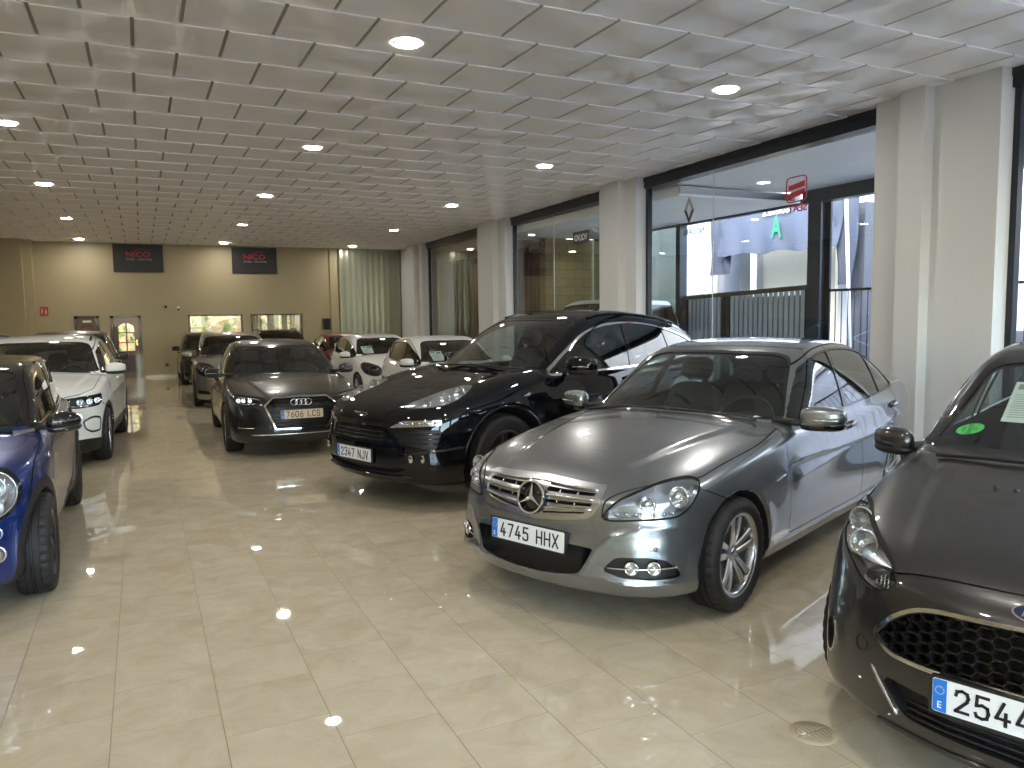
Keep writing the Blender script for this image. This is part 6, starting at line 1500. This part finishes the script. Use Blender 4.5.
    wooddk = mat('dark_wood', srgb(58, 30, 15), .3, coat=.3)
    brass = mat('brass', (.75, .52, .18), .2, 1.)
    clear = glass('door_glass', (.95, .96, .94))
    def arch(x0, x1, z0, z1, k=6):
        return [(x0, z0), (x1, z0), (x1, z1)]+[(x1+(x0-x1)*t, z1+.06*math.sin(PI*t)) for t in np.linspace(0, 1, k+2)[1:-1]]+[(x0, z1)]
    for i, (x0, x1, zt) in enumerate((D1, D2)):
        mb = MB().box((x0, YB-.03, 0), (x0+.08, YB+.12, zt)).box((x1-.08, YB-.03, 0), (x1, YB+.12, zt)).box((x0, YB-.03, zt-.07), (x1, YB+.12, zt))
        d = mb.build('door_%d' % (i+1), wooddk); tag(d, kind='structure')
        if i == 0:
            MB().box((x0+.08, YB+.02, 0), (x1-.08, YB+.06, zt-.07)).build('door_leaf', wood, d)
            v, f = prism(arch(x0+.15, x1-.15, .95, 1.48), 0, .02); v = np.stack([v[:, 0], YB+.025-v[:, 2], v[:, 1]], 1); pnl = mk('raised_panel', v, f, wooddk, d, False)
            v, f = prism(arch(x0+.19, x1-.19, .99, 1.44), 0, .025); v = np.stack([v[:, 0], YB+.02-v[:, 2]-.006, v[:, 1]], 1); mk('panel_field', v, f, wood, pnl, False)
            MB().box((x0+.2, YB, 1.60), (x1-.2, YB+.02, 1.655)).build('name_strip', PAPER, d)
        else:
            mb = MB()
            a, c = x0+.19, x1-.19
            mb.box((x0+.08, YB+.02, 0), (a, YB+.06, zt-.07)).box((c, YB+.02, 0), (x1-.08, YB+.06, zt-.07)).box((a, YB+.02, 0), (c, YB+.06, .78)).box((a, YB+.02, 1.56), (c, YB+.06, zt-.07))
            mid = (a+c)/2; mb.box((mid-.018, YB+.015, .78), (mid+.018, YB+.065, 1.6))
            for z in (1.02, 1.30): mb.box((a, YB+.015, z-.014), (c, YB+.065, z+.014))
            for t in range(6):                       # arched head of the lights
                for sx in (0, 1):
                    u0 = t/6*.5; zz = 1.60-.10*(1-math.sin(PI*(u0+.04))); xx0 = a+(c-a)*u0; xx1 = a+(c-a)*(u0+.0834)
                    if sx: xx0, xx1 = a+c-xx1, a+c-xx0
                    mb.box((xx0, YB+.018, zz-.03), (xx1, YB+.062, 1.60))
            mb.build('door_leaf', wood, d)
            mk('door_glass', [(a, YB+.04, .78), (c, YB+.04, .78), (c, YB+.04, 1.6), (a, YB+.04, 1.6)], [(0, 1, 2, 3)], clear, d, False)
            v, f = prism([(a+.02, .18), (c-.02, .18), (c-.02, .66), (a+.02, .66)], 0, .015); v = np.stack([v[:, 0], YB+.018-v[:, 2], v[:, 1]], 1); mk('raised_panel', v, f, wooddk, d, False)
            h = MB().box((x1-.145, YB+.005, .93), (x1-.115, YB+.02, 1.10)).box((x1-.20, YB-.03, 1.02), (x1-.12, YB-.015, 1.04)).box((x1-.135, YB-.03, 1.02), (x1-.12, YB+.01, 1.04)); h.build('door_handle', brass, d)
    for i, (x0, x1) in enumerate((W1, W2)):
        mb = MB()
        for q in ((x0, .95, x0+.05, 1.78), (x1-.05, .95, x1, 1.78), (x0, 1.735, x1, 1.78), (x0, .95, x1, 1.0)): mb.box((q[0], YB-.02, q[1]), (q[2], YB+.1, q[3]))
        w = mb.build('window_%d' % (i+6), wooddk); tag(w, kind='structure')
        mk('glass', [(x0, YB+.05, .95), (x1, YB+.05, .95), (x1, YB+.05, 1.78), (x0, YB+.05, 1.78)], [(0, 1, 2, 3)], clear, w, False)
    # pale vertical blinds in the right-hand one
    bl = mat('blind_cloth', srgb(186, 176, 146), .8); mb = MB()
    for k in range(17):
        x = W2[0]+.07+k*.085
        if k in (3, 4, 9, 12): continue
        mb.box((x, YB+.13+.01*(k % 2), .96), (x+.075, YB+.134+.01*(k % 2), 1.75))
    tag(mb.build('window_blind', bl), 'pale vertical blind in the right-hand window of the back wall', 'blind')
    # black panels with lettering
    pan = mat('poster_black', srgb(34, 31, 33), .4); red = mat('poster_red', srgb(190, 40, 40), .4); lt = mat('poster_grey', srgb(180, 175, 172), .4)
    for i, (x0, x1, z0, z1) in enumerate(((-.62, .66, 3.0, 3.80), (2.52, 3.81, 2.99, 3.785))):
        o = MB().box((x0, YB-.03, z0), (x1, YB, z1-.02)).build('wall_sign', pan); cx, cz = (x0+x1)/2, z0+.50
        tag(o, ('black sign with red lettering high on the back wall, above the glazed door', 'black sign with red lettering high on the back wall, above the two windows')[i], 'sign', 'black signs on the back wall')
        v, f = fit_text('NICO', .62, .15, .004, bold=.01); mk('red_lettering', np.stack([v[:, 0]+cx, YB-.034-v[:, 2], v[:, 1]+cz], 1), f, red, o, False)
        v, f = fit_text('STAR - MOTOR', .66, .045, .003); mk('small_lettering', np.stack([v[:, 0]+cx+.02, YB-.034-v[:, 2], v[:, 1]+cz-.145], 1), f, lt, o, False)
        a = np.linspace(.25*PI, .95*PI, 24); p = np.stack([cx+.12+.2*np.cos(a), np.full(24, YB-.033), cz+.06+.09*np.sin(a)], 1); mk('swoosh', *tube(p, .006, 6), red, o)
    # small things on the back wall
    o = MB().box((-2.45, YB-.012, 1.80), (-2.26, YB, 2.04)).build('fire_sign', mat('sign_red', srgb(178, 38, 30), .4)); tag(o, 'small red fire equipment sign on the back wall, left of the doors', 'sign')
    mb = MB().box((-2.42, YB-.015, 1.86), (-2.385, YB-.011, 1.98)).box((-2.34, YB-.015, 1.84), (-2.29, YB-.011, 1.93)).box((-2.325, YB-.015, 1.93), (-2.305, YB-.011, 1.99)).box((-2.41, YB-.015, 1.98), (-2.395, YB-.011, 2.005)); mb.build('pictogram', lt, o)
    o = MB().box((5.13, YB-.10, 1.27), (5.36, YB, 1.62)).build('wall_cabinet', BLACK); tag(o, 'black box mounted at the right end of the back wall', 'box')
    MB().box((5.16, YB-.106, 1.30), (5.33, YB-.1, 1.58)).build('grille_cloth', mat('speaker_cloth', (.02, .02, .02), .9), o)
    for x, z, nm, lab in ((.66, 2.02, 'alarm_sensor', 'small dark sensor on the back wall'), (.99, 1.99, 'wall_camera', 'small pale and black camera on the back wall')):
        v, f = pillow((x, YB-.03, z), (.035, .03, .035), .8, 8); o = mk(nm, v, f, BLACK if 'sensor' in nm else PAPER); tag(o, lab+(', left of the pair' if 'sensor' in nm else ', right of the pair'), 'sensor' if 'sensor' in nm else 'camera')
        if 'camera' in nm: v, f = pillow((x+.01, YB-.055, z-.05), (.03, .02, .03), .8, 8); mk('camera_lens', v, f, BLACK, o)
    o = MB().box((.57, YB-.015, .30), (.66, YB, .39)).build('wall_socket', mat('socket_brown', srgb(90, 78, 62), .4)); tag(o, 'wall socket low on the back wall beside the glazed door', 'socket'); MB().box((.59, YB-.018, .32), (.61, YB-.014, .37)).box((.625, YB-.018, .32), (.645, YB-.014, .37)).build('socket_insert', BLACK, o)
    tag(MB().box((.605, YB-.008, .39), (.62, YB, 2.0)).build('cable_duct', backm), 'thin cable duct running up the back wall from the socket', 'cable duct')
    # floor drain
    dc = np.array([2.295, 2.097, 0.]); dm = mat('drain_plate', srgb(186, 172, 144), .2); dk_ = mat('drain_slot', srgb(126, 114, 90), .4)
    v, f = lathe([(.0001, .003), (.086, .003), (.090, .0)], 40); v = np.stack([v[:, 0], v[:, 2], v[:, 1]], 1); o = mk('floor_drain', v+dc, f, dm); tag(o, 'small round drain cover let into the floor beside the right-hand car', 'drain')
    for k in range(7):
        x = -.063+.021*k; h = math.sqrt(.082**2-x*x)
        for s_ in (1, -1):
            p = [(x*(1-.25*t*t), s_*(.006+(h-.010)*t), .0035) for t in np.linspace(0, 1, 6)]; v, f = tube(p, .0018, 5, squash=.4); mk('slot', v+dc, f, dk_, o)
    v, f = tube([(-.08, 0, .0035), (.08, 0, .0035)], .0022, 5, squash=.4); mk('slot', v+dc, f, dk_, o)
    # downlights
    em = mat('lamp_glow', (1, .95, .85), .5, emit=(1., .95, .86), strength=LAMP)
    ring = mat('downlight_ring', (.8, .8, .78), .4)
    ROWS = ((-2.2, -1.2, 1.95, 5.1), (1.95, -1.2, 1.97, 5.15), (6.0, -1.2, 2.0, 5.22), (10.05, -1.21, 2.07, 5.39), (14.25, -1.26, 2.09, 5.58), (18.75, -1.30, 2.2, 5.78), (23.45, -1.36, 2.23, 5.92))
    for r, (y, *xs_) in enumerate(ROWS):
        for c_, x in enumerate(xs_):
            e = empty('downlight', (x, y, ZC-.012)); V, F = lathe([(.098, .002), (.104, .002), (.112, .0), (.114, -.010)], 32)
            V = np.stack([V[:, 0], V[:, 2], -V[:, 1]], 1)
            mk('bezel', V+np.array([0, 0, -.002]), F, ring, e)
            V, F = lathe([(.0001, 0), (.098, 0)], 32); V = np.stack([V[:, 0], V[:, 2], -V[:, 1]-.003], 1); mk('diffuser', V, F, em, e, False)
            rows = ['behind the camera', 'over the near floor', 'nearest the camera', 'second from the camera', 'third from the camera', 'fourth from the camera', 'nearest the back wall']
            tag(e, 'round recessed ceiling lamp, %s in the %s row' % (rows[r], ('left', 'middle', 'right')[c_]), 'ceiling lamp', 'recessed ceiling lamps')
# ------------------------------------------------------------------ porch and street beyond the glass
def block_material(name, c1, c2, mort, bw=.40, bh=.20):
    m = mat(name, c1, .85); b = m.node_tree.nodes['Principled BSDF']
    tc = N(m, 'ShaderNodeTexCoord'); sp = N(m, 'ShaderNodeSeparateXYZ'); cb = N(m, 'ShaderNodeCombineXYZ'); ad = N(m, 'ShaderNodeMath', operation='ADD')
    L(m, tc.outputs['Object'], sp.inputs[0]); L(m, sp.outputs['X'], ad.inputs[0]); L(m, sp.outputs['Y'], ad.inputs[1]); L(m, ad.outputs[0], cb.inputs['X']); L(m, sp.outputs['Z'], cb.inputs['Y'])
    br = N(m, 'ShaderNodeTexBrick')
    for k, v in (('Scale', 1.), ('Mortar Size', .008), ('Brick Width', bw), ('Row Height', bh), ('Bias', 0.)): br.inputs[k].default_value = v
    br.inputs['Color1'].default_value = (*c1, 1); br.inputs['Color2'].default_value = (*c2, 1); br.inputs['Mortar'].default_value = (*mort, 1)
    L(m, cb.outputs[0], br.inputs['Vector']); L(m, br.outputs['Color'], b.inputs['Base Color'])
    bp = N(m, 'ShaderNodeBump'); bp.inputs['Strength'].default_value = .4; bp.inputs['Distance'].default_value = .01; bp.invert = True; L(m, br.outputs['Fac'], bp.inputs['Height']); L(m, bp.outputs[0], b.inputs['Normal'])
    return m
def outside():
    steel = mat('graphite_steel', srgb(52, 60, 66), .35, .5); gatem = mat('gate_grey', srgb(176, 186, 190), .5, .2); black = mat('rail_black', srgb(30, 32, 36), .4, .4)
    g = mk('ground_porch', [(7.3, -6, -.02), (10.4, -6, -.02), (10.4, 16.5, -.02), (7.3, 16.5, -.02)], [(0, 1, 2, 3)], plaster('porch_tile', srgb(112, 110, 106), .5), None, False); tag(g, kind='structure')
    g = mk('ground_outside', [(7.3, -30, -.03), (60, -30, -.03), (60, 60, -.03), (7.3, 60, -.03)], [(0, 1, 2, 3)], plaster('paving_grey', srgb(88, 87, 86), .8), None, False); tag(g, kind='structure')
    g = mk('ground_front', [(-40, -40, -.03), (7.3, -40, -.03), (7.3, YF-.2, -.03), (-40, YF-.2, -.03)], [(0, 1, 2, 3)], MATS['paving_grey'], None, False); tag(g, kind='structure')
    # porch
    sof = plaster('soffit_render', srgb(236, 236, 232), .7); wht = plaster('soffit_white', srgb(246, 246, 244), .7)
    tag(MB().box((7.5, -6, 3.64), (10.3, 9.85, 3.75)).build('ceiling_porch', sof), kind='structure')
    tag(MB().box((7.65, 9.85, 3.47), (10.22, 16.4, 3.62)).build('trim_3', wht), kind='structure')
    tag(MB().box((7.65, 9.82, 3.50), (10.05, 9.85, 3.60)).build('trim_4', SATIN), kind='structure')
    o = MB().box((10.05, -6, 3.42), (10.25, 9.7, 3.52)).box((10.09, -6, 3.52), (10.21, 9.7, 3.66)).box((10.05, -6, 3.66), (10.25, 9.7, 3.76)).build('steel_beam', steel); tag(o, 'dark steel beam along the edge of the porch roof', 'beam')
    tag(MB().box((10.14, 9.7, 3.43), (10.24, 16.4, 3.47)).build('trim_5', steel), kind='structure')
    tag(MB().box((7.9, -6.2, 3.75), (10.4, 25, 4.5)).build('trim_6', wht), kind='structure')
    o = MB().box((10.02, 9.23, -.03), (10.06, 9.50, 3.43)).box((10.24, 9.23, -.03), (10.28, 9.50, 3.43)).box((10.06, 9.34, -.03), (10.24, 9.39, 3.43)).build('porch_post', steel); tag(o, 'dark steel post of the porch between the gate and the railing', 'post')
    MB().box((9.95, 9.15, -.03), (10.35, 9.58, .0)).build('base_plate', steel, o)
    o = MB().box((10.02, 12.86, -.03), (10.2, 13.0, 3.45)).build('gate_post', steel); tag(o, 'slim dark post at the far end of the sliding gate', 'post'); MB().box((9.98, 12.82, -.03), (10.24, 13.04, .0)).build('base_plate', steel, o)
    # sliding gate: frame and upright slats
    e = empty('sliding_gate', (10.15, 11.2, 0)); tag(e, 'grey slatted sliding gate seen through the near shop window', 'gate')
    y0, y1, zt0, zt1 = -1.64, 1.62, 2.07, 1.97
    zt = lambda y: zt0+(zt1-zt0)*(y-y0)/(y1-y0)
    MB().box((-.03, y0, .05), (.03, y1, .13)).box((-.03, y0, .05), (.03, y0+.07, zt(y0))).box((-.03, y1-.07, .05), (.03, y1, zt(y1))).box((-.035, .28, .05), (.035, .36, 2.02)).box((-.035, .42, .05), (.035, .50, 2.02)).build('gate_frame', black, e)
    mb = MB(); v = [(-.045, y0, zt(y0)-.06), (.045, y0, zt(y0)-.06), (.045, y1, zt(y1)-.06), (-.045, y1, zt(y1)-.06), (-.045, y0, zt(y0)+.02), (.045, y0, zt(y0)+.02), (.045, y1, zt(y1)+.02), (-.045, y1, zt(y1)+.02)]
    mb.add(v, [(0, 3, 2, 1), (4, 5, 6, 7), (0, 1, 5, 4), (1, 2, 6, 5), (2, 3, 7, 6), (3, 0, 4, 7)]); mb.build('top_rail', mat('top_rail_bronze', srgb(86, 80, 66), .5, .3), e)
    n = 25; st = (y1-y0-.16)/n
    for k in range(n):
        y = y0+.08+k*st; z = zt(y)-.06
        if .26 < y+st*.5 < .52: continue
        MB().box((-.02, y, .13), (.0, y+st*.70, z)).build('slat', gatem, e)
    MB().box((.002, y0, .1), (.012, y1, 1.92)).build('backing_sheet', mat('gate_back', srgb(84, 92, 96), .6), e)
    e.rotation_euler = (0, 0, 0)
    o = MB().box((10.17, 13.05, .05), (10.20, 16.45, 3.42)).build('glass_screen', glass('smoked_glass', (.42, .47, .45))); tag(o, 'smoked glass screen behind the white van, beside the sliding gate', 'screen'); MB().box((10.15, 13.05, .0), (10.22, 16.45, .07)).build('sill_channel', steel, o)
    # railing to the right of the post
    for i, (a, b, lab) in enumerate(((6.9, 9.15, 'black railing of thin bars right of the porch post'), (2.5, 6.8, 'black railing of thin bars seen beyond the near pier'))):
        e = empty('railing', (10.15, (a+b)/2, 0)); tag(e, lab, 'railing'); c = (a+b)/2
        MB().box((-.02, a-c, 1.96), (.02, b-c, 2.0)).box((-.02, a-c, .12), (.02, b-c, .16)).build('rail', black, e)
        k = int((b-a)/.125)
        for q in range(k+1):
            y = a-c+.01+q*(b-a-.02)/k; v, f = tube([(0, y, -.03), (0, y, 1.97)], .0085, 8); mk('baluster', v, f, black, e)
    # house across the street
    X = 14.
    light = block_material('pale_block', srgb(148, 147, 145), srgb(140, 139, 137), srgb(96, 95, 93), .62, .30); wh = plaster('street_render_white', srgb(190, 190, 188), .8); cream = plaster('cream_shutter', srgb(226, 214, 184), .7)
    gr = plaster('street_grey', srgb(112, 112, 112), .8); dk = plaster('street_dark', srgb(64, 66, 72), .8)
    tag(MB().box((X, 16.35, 0), (X+.4, 40, 4.25)).build('building_wall', light), 'pale block wall across the street, left of the blue awning', 'wall')
    tag(MB().box((X+.02, 15.55, 0), (X+.4, 16.35, 4.3)).build('building_pier', gr), 'grey pier between the pale block wall and the awning', 'pier')
    e = MB().box((X+.6, 10.9, 0), (X+.9, 15.55, 4.3)).box((X+.05, 8.0, 0), (X+.9, 10.9, 1.9)).build('shop_front', wh); tag(e, 'white shop front under the blue awning across the street', 'building')
    MB().box((X+.5, 12.9, 0), (X+.6, 15.2, 3.6)).build('roller_shutter', cream, e); MB().box((X+.03, 8.0, -.03), (X+.06, 10.9, 1.25)).build('plinth', dk, e)
    e = MB().box((X, -14, 0), (X+.8, 7.95, 3.6)).build('added_building', block_material('ashen_block', srgb(138, 142, 150), srgb(130, 134, 142), srgb(104, 107, 114), .5, .22)); tag(e, 'low building of grey blocks added across the street to darken reflections, at the right edge', 'building'); MB().box((X-.1, -14, 3.6), (X+.9, 7.95, 3.75)).build('coping', gr, e)  # added, and toned grey, to darken what the saloon's flank reflects
    tag(MB().box((X+4, -10, 0), (X+5, 40, 7.5)).build('rear_building', block_material('far_facade', srgb(186, 184, 182), srgb(180, 178, 176), srgb(152, 150, 148), 1.5, .45)), 'tall pale building rising behind the awning', 'building')
    # draped awning
    blue = plaster('awning_cloth', srgb(48, 53, 64), .75)
    Y0, Y1 = 11.75, 15.5; nu, nv = 40, 16; V = []; F = []
    for j in range(nv+1):
        t = j/nv
        for i in range(nu+1):
            u = i/nu; y = Y0+(Y1-Y0)*u; z = (4.02+.16*u)*(1-t)+t*(2.99+.07*u+.03*math.sin(u*19))
            x = X-.55-.25*t+.05*math.sin(u*31+t*3)*t+.10*math.cos(u*7)*t*(1-t)
            V.append((x, y, z))
    for j in range(nv):
        for i in range(nu): a = j*(nu+1)+i; F.append((a, a+1, a+nu+2, a+nu+1))
    m2 = len(V); V2 = V+[(x+.012, y, z-.004) for x, y, z in V]; F2 = F+[tuple(q+m2 for q in f[::-1]) for f in F]
    o = mk('awning', V2, F2, blue, None, True); tag(o, 'faded blue cloth awning draped over the shop front across the street', 'awning')
    MB().box((X-.6, Y0, 4.12), (X-.02, Y1, 4.2)).build('awning_frame', mat('awning_white', srgb(230, 230, 228), .5), o)
    for a, b, zt, zb, s_ in ((15.25, 15.85, 4.05, 2.6, 1), (11.35, 12.0, 4.0, 2.2, -1)):            # side drops
        V = []; F = []
        for j in range(11):
            for i in range(9):
                t, u = j/10, i/8; V.append((X-.62+.06*math.sin(u*11+t*4), a+(b-a)*u+.25*s_*t*(u-.5), zt*(1-t)+zb*t))
        for j in range(10):
            for i in range(8): q = j*9+i; F.append((q, q+1, q+10, q+9))
        mm = len(V); mk('side_curtain', V+[(x+.01, y, z) for x, y, z in V], F+[tuple(q+mm for q in f[::-1]) for f in F], blue, o)
    v, f = fit_text('A', .32, .50, .004, bold=.02); mk('green_letter', np.stack([X-.80+0*v[:, 2]-v[:, 2]+.0, 13.45-v[:, 0], v[:, 1]+3.58], 1), f, mat('awning_green', srgb(16, 110, 74), .6), o, False)
    v, f = fit_text('Zumos', .85, .20, .004, bold=.02); mk('white_lettering', np.stack([X-.68-v[:, 2], 13.6-v[:, 0], v[:, 1]+3.98], 1), f, wh, o, False)
    for y, lab in ((15.62, 'white pole left of the blue awning'), (11.9, 'white pole at the right end of the blue awning'), (11.35, 'white leaning pole right of the awning')):
        lean = -.25 if 'lean' in lab else 0; v, f = tube([(X-1.0, y+lean, -.03), (X-1.0, y, 4.1)], .035, 10); o = mk('awning_pole', v, f, wh); tag(o, lab, 'pole'); MB().box((X-1.1, y+lean-.1, -.03), (X-.9, y+lean+.1, .0)).build('foot_plate', wh, o)
    tag(MB().box((X-.3, 11.45, 0), (X+.1, 11.85, 3.9)).build('dark_column', dk), 'dark column between the white poles beside the awning', 'column')
    # side wall that closes the porch (seen through the third bay) and the dark wall beyond
    yb = block_material('ochre_block', srgb(142, 124, 80), srgb(134, 117, 76), srgb(110, 95, 62), .44, .21)
    o = MB().box((8.85, 16.5, 0), (10.45, 16.8, 3.47)).build('porch_side_wall', yb); tag(o, 'ochre block wall closing the porch behind the white van', 'wall')
    dkb = plaster('brown_cladding', srgb(74, 62, 46), .5)
    n = 60; V = []; F = []
    for k in range(n+1):
        y = 16.8+k*.12; x = 9.4+(.03 if k % 2 else 0); V += [(x, y, 0), (x, y, 3.5)]
    F = [(2*k, 2*k+1, 2*k+3, 2*k+2) for k in range(n)]
    mm = len(V); V += [(x+.1, y, z) for x, y, z in V]; F += [tuple(q+mm for q in f[::-1]) for f in F]
    o = mk('ribbed_wall', V, F, dkb, None, False); tag(o, 'brown ribbed metal wall seen through the farthest shop window', 'wall')
    tag(MB().box((8.0, 16.8, 3.45), (9.6, 25, 3.75)).build('ceiling_passage', plaster('passage_soffit', srgb(190, 176, 140), .8)), kind='structure')
    tag(MB().box((7.75, 24.4, 0), (9.6, 24.7, 3.5)).build('wall_passage', dkb), kind='structure')
    # garden behind the back windows
    rnd_ = random.Random(4); 
    cols = [srgb(160, 148, 78), srgb(98, 118, 50), srgb(172, 132, 76), srgb(62, 86, 38)]
    mats = [mat('leaf_%s' % nme, c, .6) for nme, c in zip(('yellow', 'lime', 'amber', 'green'), cols)]
    mb = MB()
    for k in range(1500):
        x, y, z = rnd_.uniform(-1.5, 7.5), 27.2+rnd_.uniform(-.5, .5), rnd_.uniform(.0, 3.4); a, b = rnd_.uniform(0, 6.3), rnd_.uniform(-.6, .6); s_ = rnd_.uniform(.07, .15)
        u = np.array([math.cos(a), .3*math.sin(b), math.sin(a)])*s_; w = np.array([-math.sin(a), .5*math.cos(a), math.cos(a)])*s_*.55; c = np.array([x, y, z])
        mb.add([c-u, c-w, c+u, c+w], [(0, 1, 2, 3)], min(3, int(rnd_.random()*2+(x > 1)+(z < 1.2))))
    o = mb.build('garden_hedge', None, None, False, mats); tag(o, 'sunlit yellow and green leaves outside the back windows', 'hedge', kind='stuff')
    tag(MB().box((-3.4, 28.2, 0), (9, 28.4, 4)).build('garden_wall', plaster('garden_wall_paint', srgb(158, 144, 112), .8)), 'pale garden wall behind the leaves', 'wall')
    g = mk('ground_garden', [(-6, 24.5, -.02), (10, 24.5, -.02), (10, 60, -.02), (-6, 60, -.02)], [(0, 1, 2, 3)], MATS['paving_grey'], None, False); tag(g, kind='structure')
    # stickers on the shop windows, lettered to be read from the street
    def decal(name, label, y, z, V, F, m, dz=0, parent=None):
        V = np.asarray(V); o = mk(name, np.stack([XW(y)+.218-V[:, 2], y-V[:, 0], z+V[:, 1]], 1), F, m, parent, False)
        if label: tag(o, label, 'sticker')
        return o
    def mir(VF): V, F = VF; V = np.array(V); V[:, 0] *= -1; return V, [tuple(f)[::-1] for f in F]
    ink = mat('sticker_black', (.03, .03, .035), .4); silver = mat('sticker_silver', (.35, .36, .37), .35, .5); redm = mat('sticker_red', srgb(190, 24, 44), .4); whm = mat('sticker_white', (.8, .8, .8), .4)
    # diamond badge
    mb = MB(); o_, i_ = [(0, .20), (.115, 0), (0, -.20), (-.115, 0)], [(0, .115), (.058, 0), (0, -.115), (-.058, 0)]
    for k in range(4):
        l = (k+1) % 4; v, f = prism([o_[k], o_[l], i_[l], i_[k]], 0, .003); mb.add(v, f, 0 if k in (0, 3) else 1)
    V = np.concatenate(mb.V); yy, zz = 9.27, 3.16
    o = mk('diamond_sticker', np.stack([XW(yy)+.218-V[:, 2], yy-V[:, 0], zz+V[:, 1]], 1), mb.F, None, None, False, mats=[silver, ink], midx=mb.mi); tag(o, 'silver and black diamond sticker on the near shop window', 'sticker')
    v, f = mir(fit_text('NISSAN', .46, .09, .002)); decal('letter_sticker', 'small mirrored black lettering low on the near shop window, under the diamond', 9.15, 2.84, v, f, ink)
    # red S emblem with its word
    y, z = 7.13, 3.13; rr = rnd([(-.16, -.14), (.16, -.14), (.16, .16), (-.16, .16)], .06); a = np.array([(p[0], p[1], .002) for p in rr]); v, f = tube(a, .008, 6, True)
    o = decal('emblem_sticker', 'red rounded emblem sticker with lettering high on the near shop window', y, z, v, f, redm)
    mb = MB()
    for pts in ([(-.13, .0), (-.13, .06), (.13, .10), (.13, .03)], [(-.13, -.10), (-.13, -.03), (.13, .005), (.13, -.06)]): mb.add(*prism(pts, 0, .003))
    decal('emblem_bars', None, y, z, np.concatenate(mb.V), mb.F, redm, 0, o)
    v, f = mir(fit_text('SEAT', .30, .09, .002, bold=.02)); decal('red_lettering', None, y-.02, z-.22, v, f, redm, 0, o)
    v, f = prism([(-.30, -.115), (.30, -.115), (.30, .115), (-.30, .115)], 0, .002); o = decal('name_sticker', 'dark blue mirrored name sticker on the second shop window', 12.55, 3.08, v, f, mat('sticker_navy', srgb(24, 30, 52), .4)); v, f = mir(fit_text('VOLVO', .46, .12, .002, bold=.02)); v[:, 2] += .003; decal('white_lettering', None, 12.55, 3.08, v, f, whm, 0, o)
    v, f = mir(fit_text('OPEL', .42, .15, .002, bold=.01)); o = decal('name_sticker', 'mirrored black name and ring sticker at the far end of the second shop window', 14.55, 3.06, v, f, ink)
    a = np.linspace(0, 2*PI, 25)[:-1]; v, f = tube(np.stack([.10*np.cos(a)-.34*-1, .10*np.sin(a), 0*a+.002], 1), .012, 6, True); decal('ring', None, 14.55, 3.06, v, f, ink, 0, o)
    v, f = tube([(.20, -.01, .002), (.33, .03, .002), (.35, -.03, .002), (.48, .01, .002)], .01, 6); decal('flash', None, 14.55, 3.06, v, f, ink, 0, o)
    v, f = mir(fit_text('PEUGEOT', .60, .12, .002)); decal('name_sticker', 'mirrored dark name sticker on the farthest shop window', 18.1, 3.0, v, f, mat('sticker_blue', srgb(40, 40, 70), .4))
# ------------------------------------------------------------------ put it together
def light():
    w = bpy.data.worlds.new('sky'); SC.world = w; w.use_nodes = True; nt = w.node_tree
    bg = nt.nodes['Background']; sk = nt.nodes.new('ShaderNodeTexSky'); sk.sky_type = 'NISHITA'
    sk.sun_elevation = math.radians(50); sk.sun_rotation = math.radians(SUNROT); sk.sun_disc = False; sk.air_density = 1.2; sk.dust_density = 1.5; sk.ozone_density = 1.2
    nt.links.new(sk.outputs[0], bg.inputs[0]); bg.inputs[1].default_value = SKY
    sd = bpy.data.lights.new('sun', 'SUN'); sd.energy = SUN; sd.angle = math.radians(.55); sd.color = (1, .95, .88)
    o = bpy.data.objects.new('sun', sd); COL.objects.link(o); o.location = (0, 0, 20)
    d = Vector((math.cos(math.radians(50))*.94, math.cos(math.radians(50))*.34, -math.sin(math.radians(50)))); o.rotation_euler = d.to_track_quat('-Z', 'Y').to_euler()
SUNROT = 250.; SKY = 1.7; SUN = 1.2; LAMP = 150.
SC.view_settings.view_transform = 'Standard'; SC.view_settings.look = 'None'; SC.view_settings.gamma = 1; SC.view_settings.use_curve_mapping = False; SC.view_settings.exposure = .88
camera(); light()
if not ONLY or 'room' in ONLY: room()
if not ONLY or 'outside' in ONLY: outside()
for key, fn in CARS:
    if not ONLY or key in ONLY: fn()
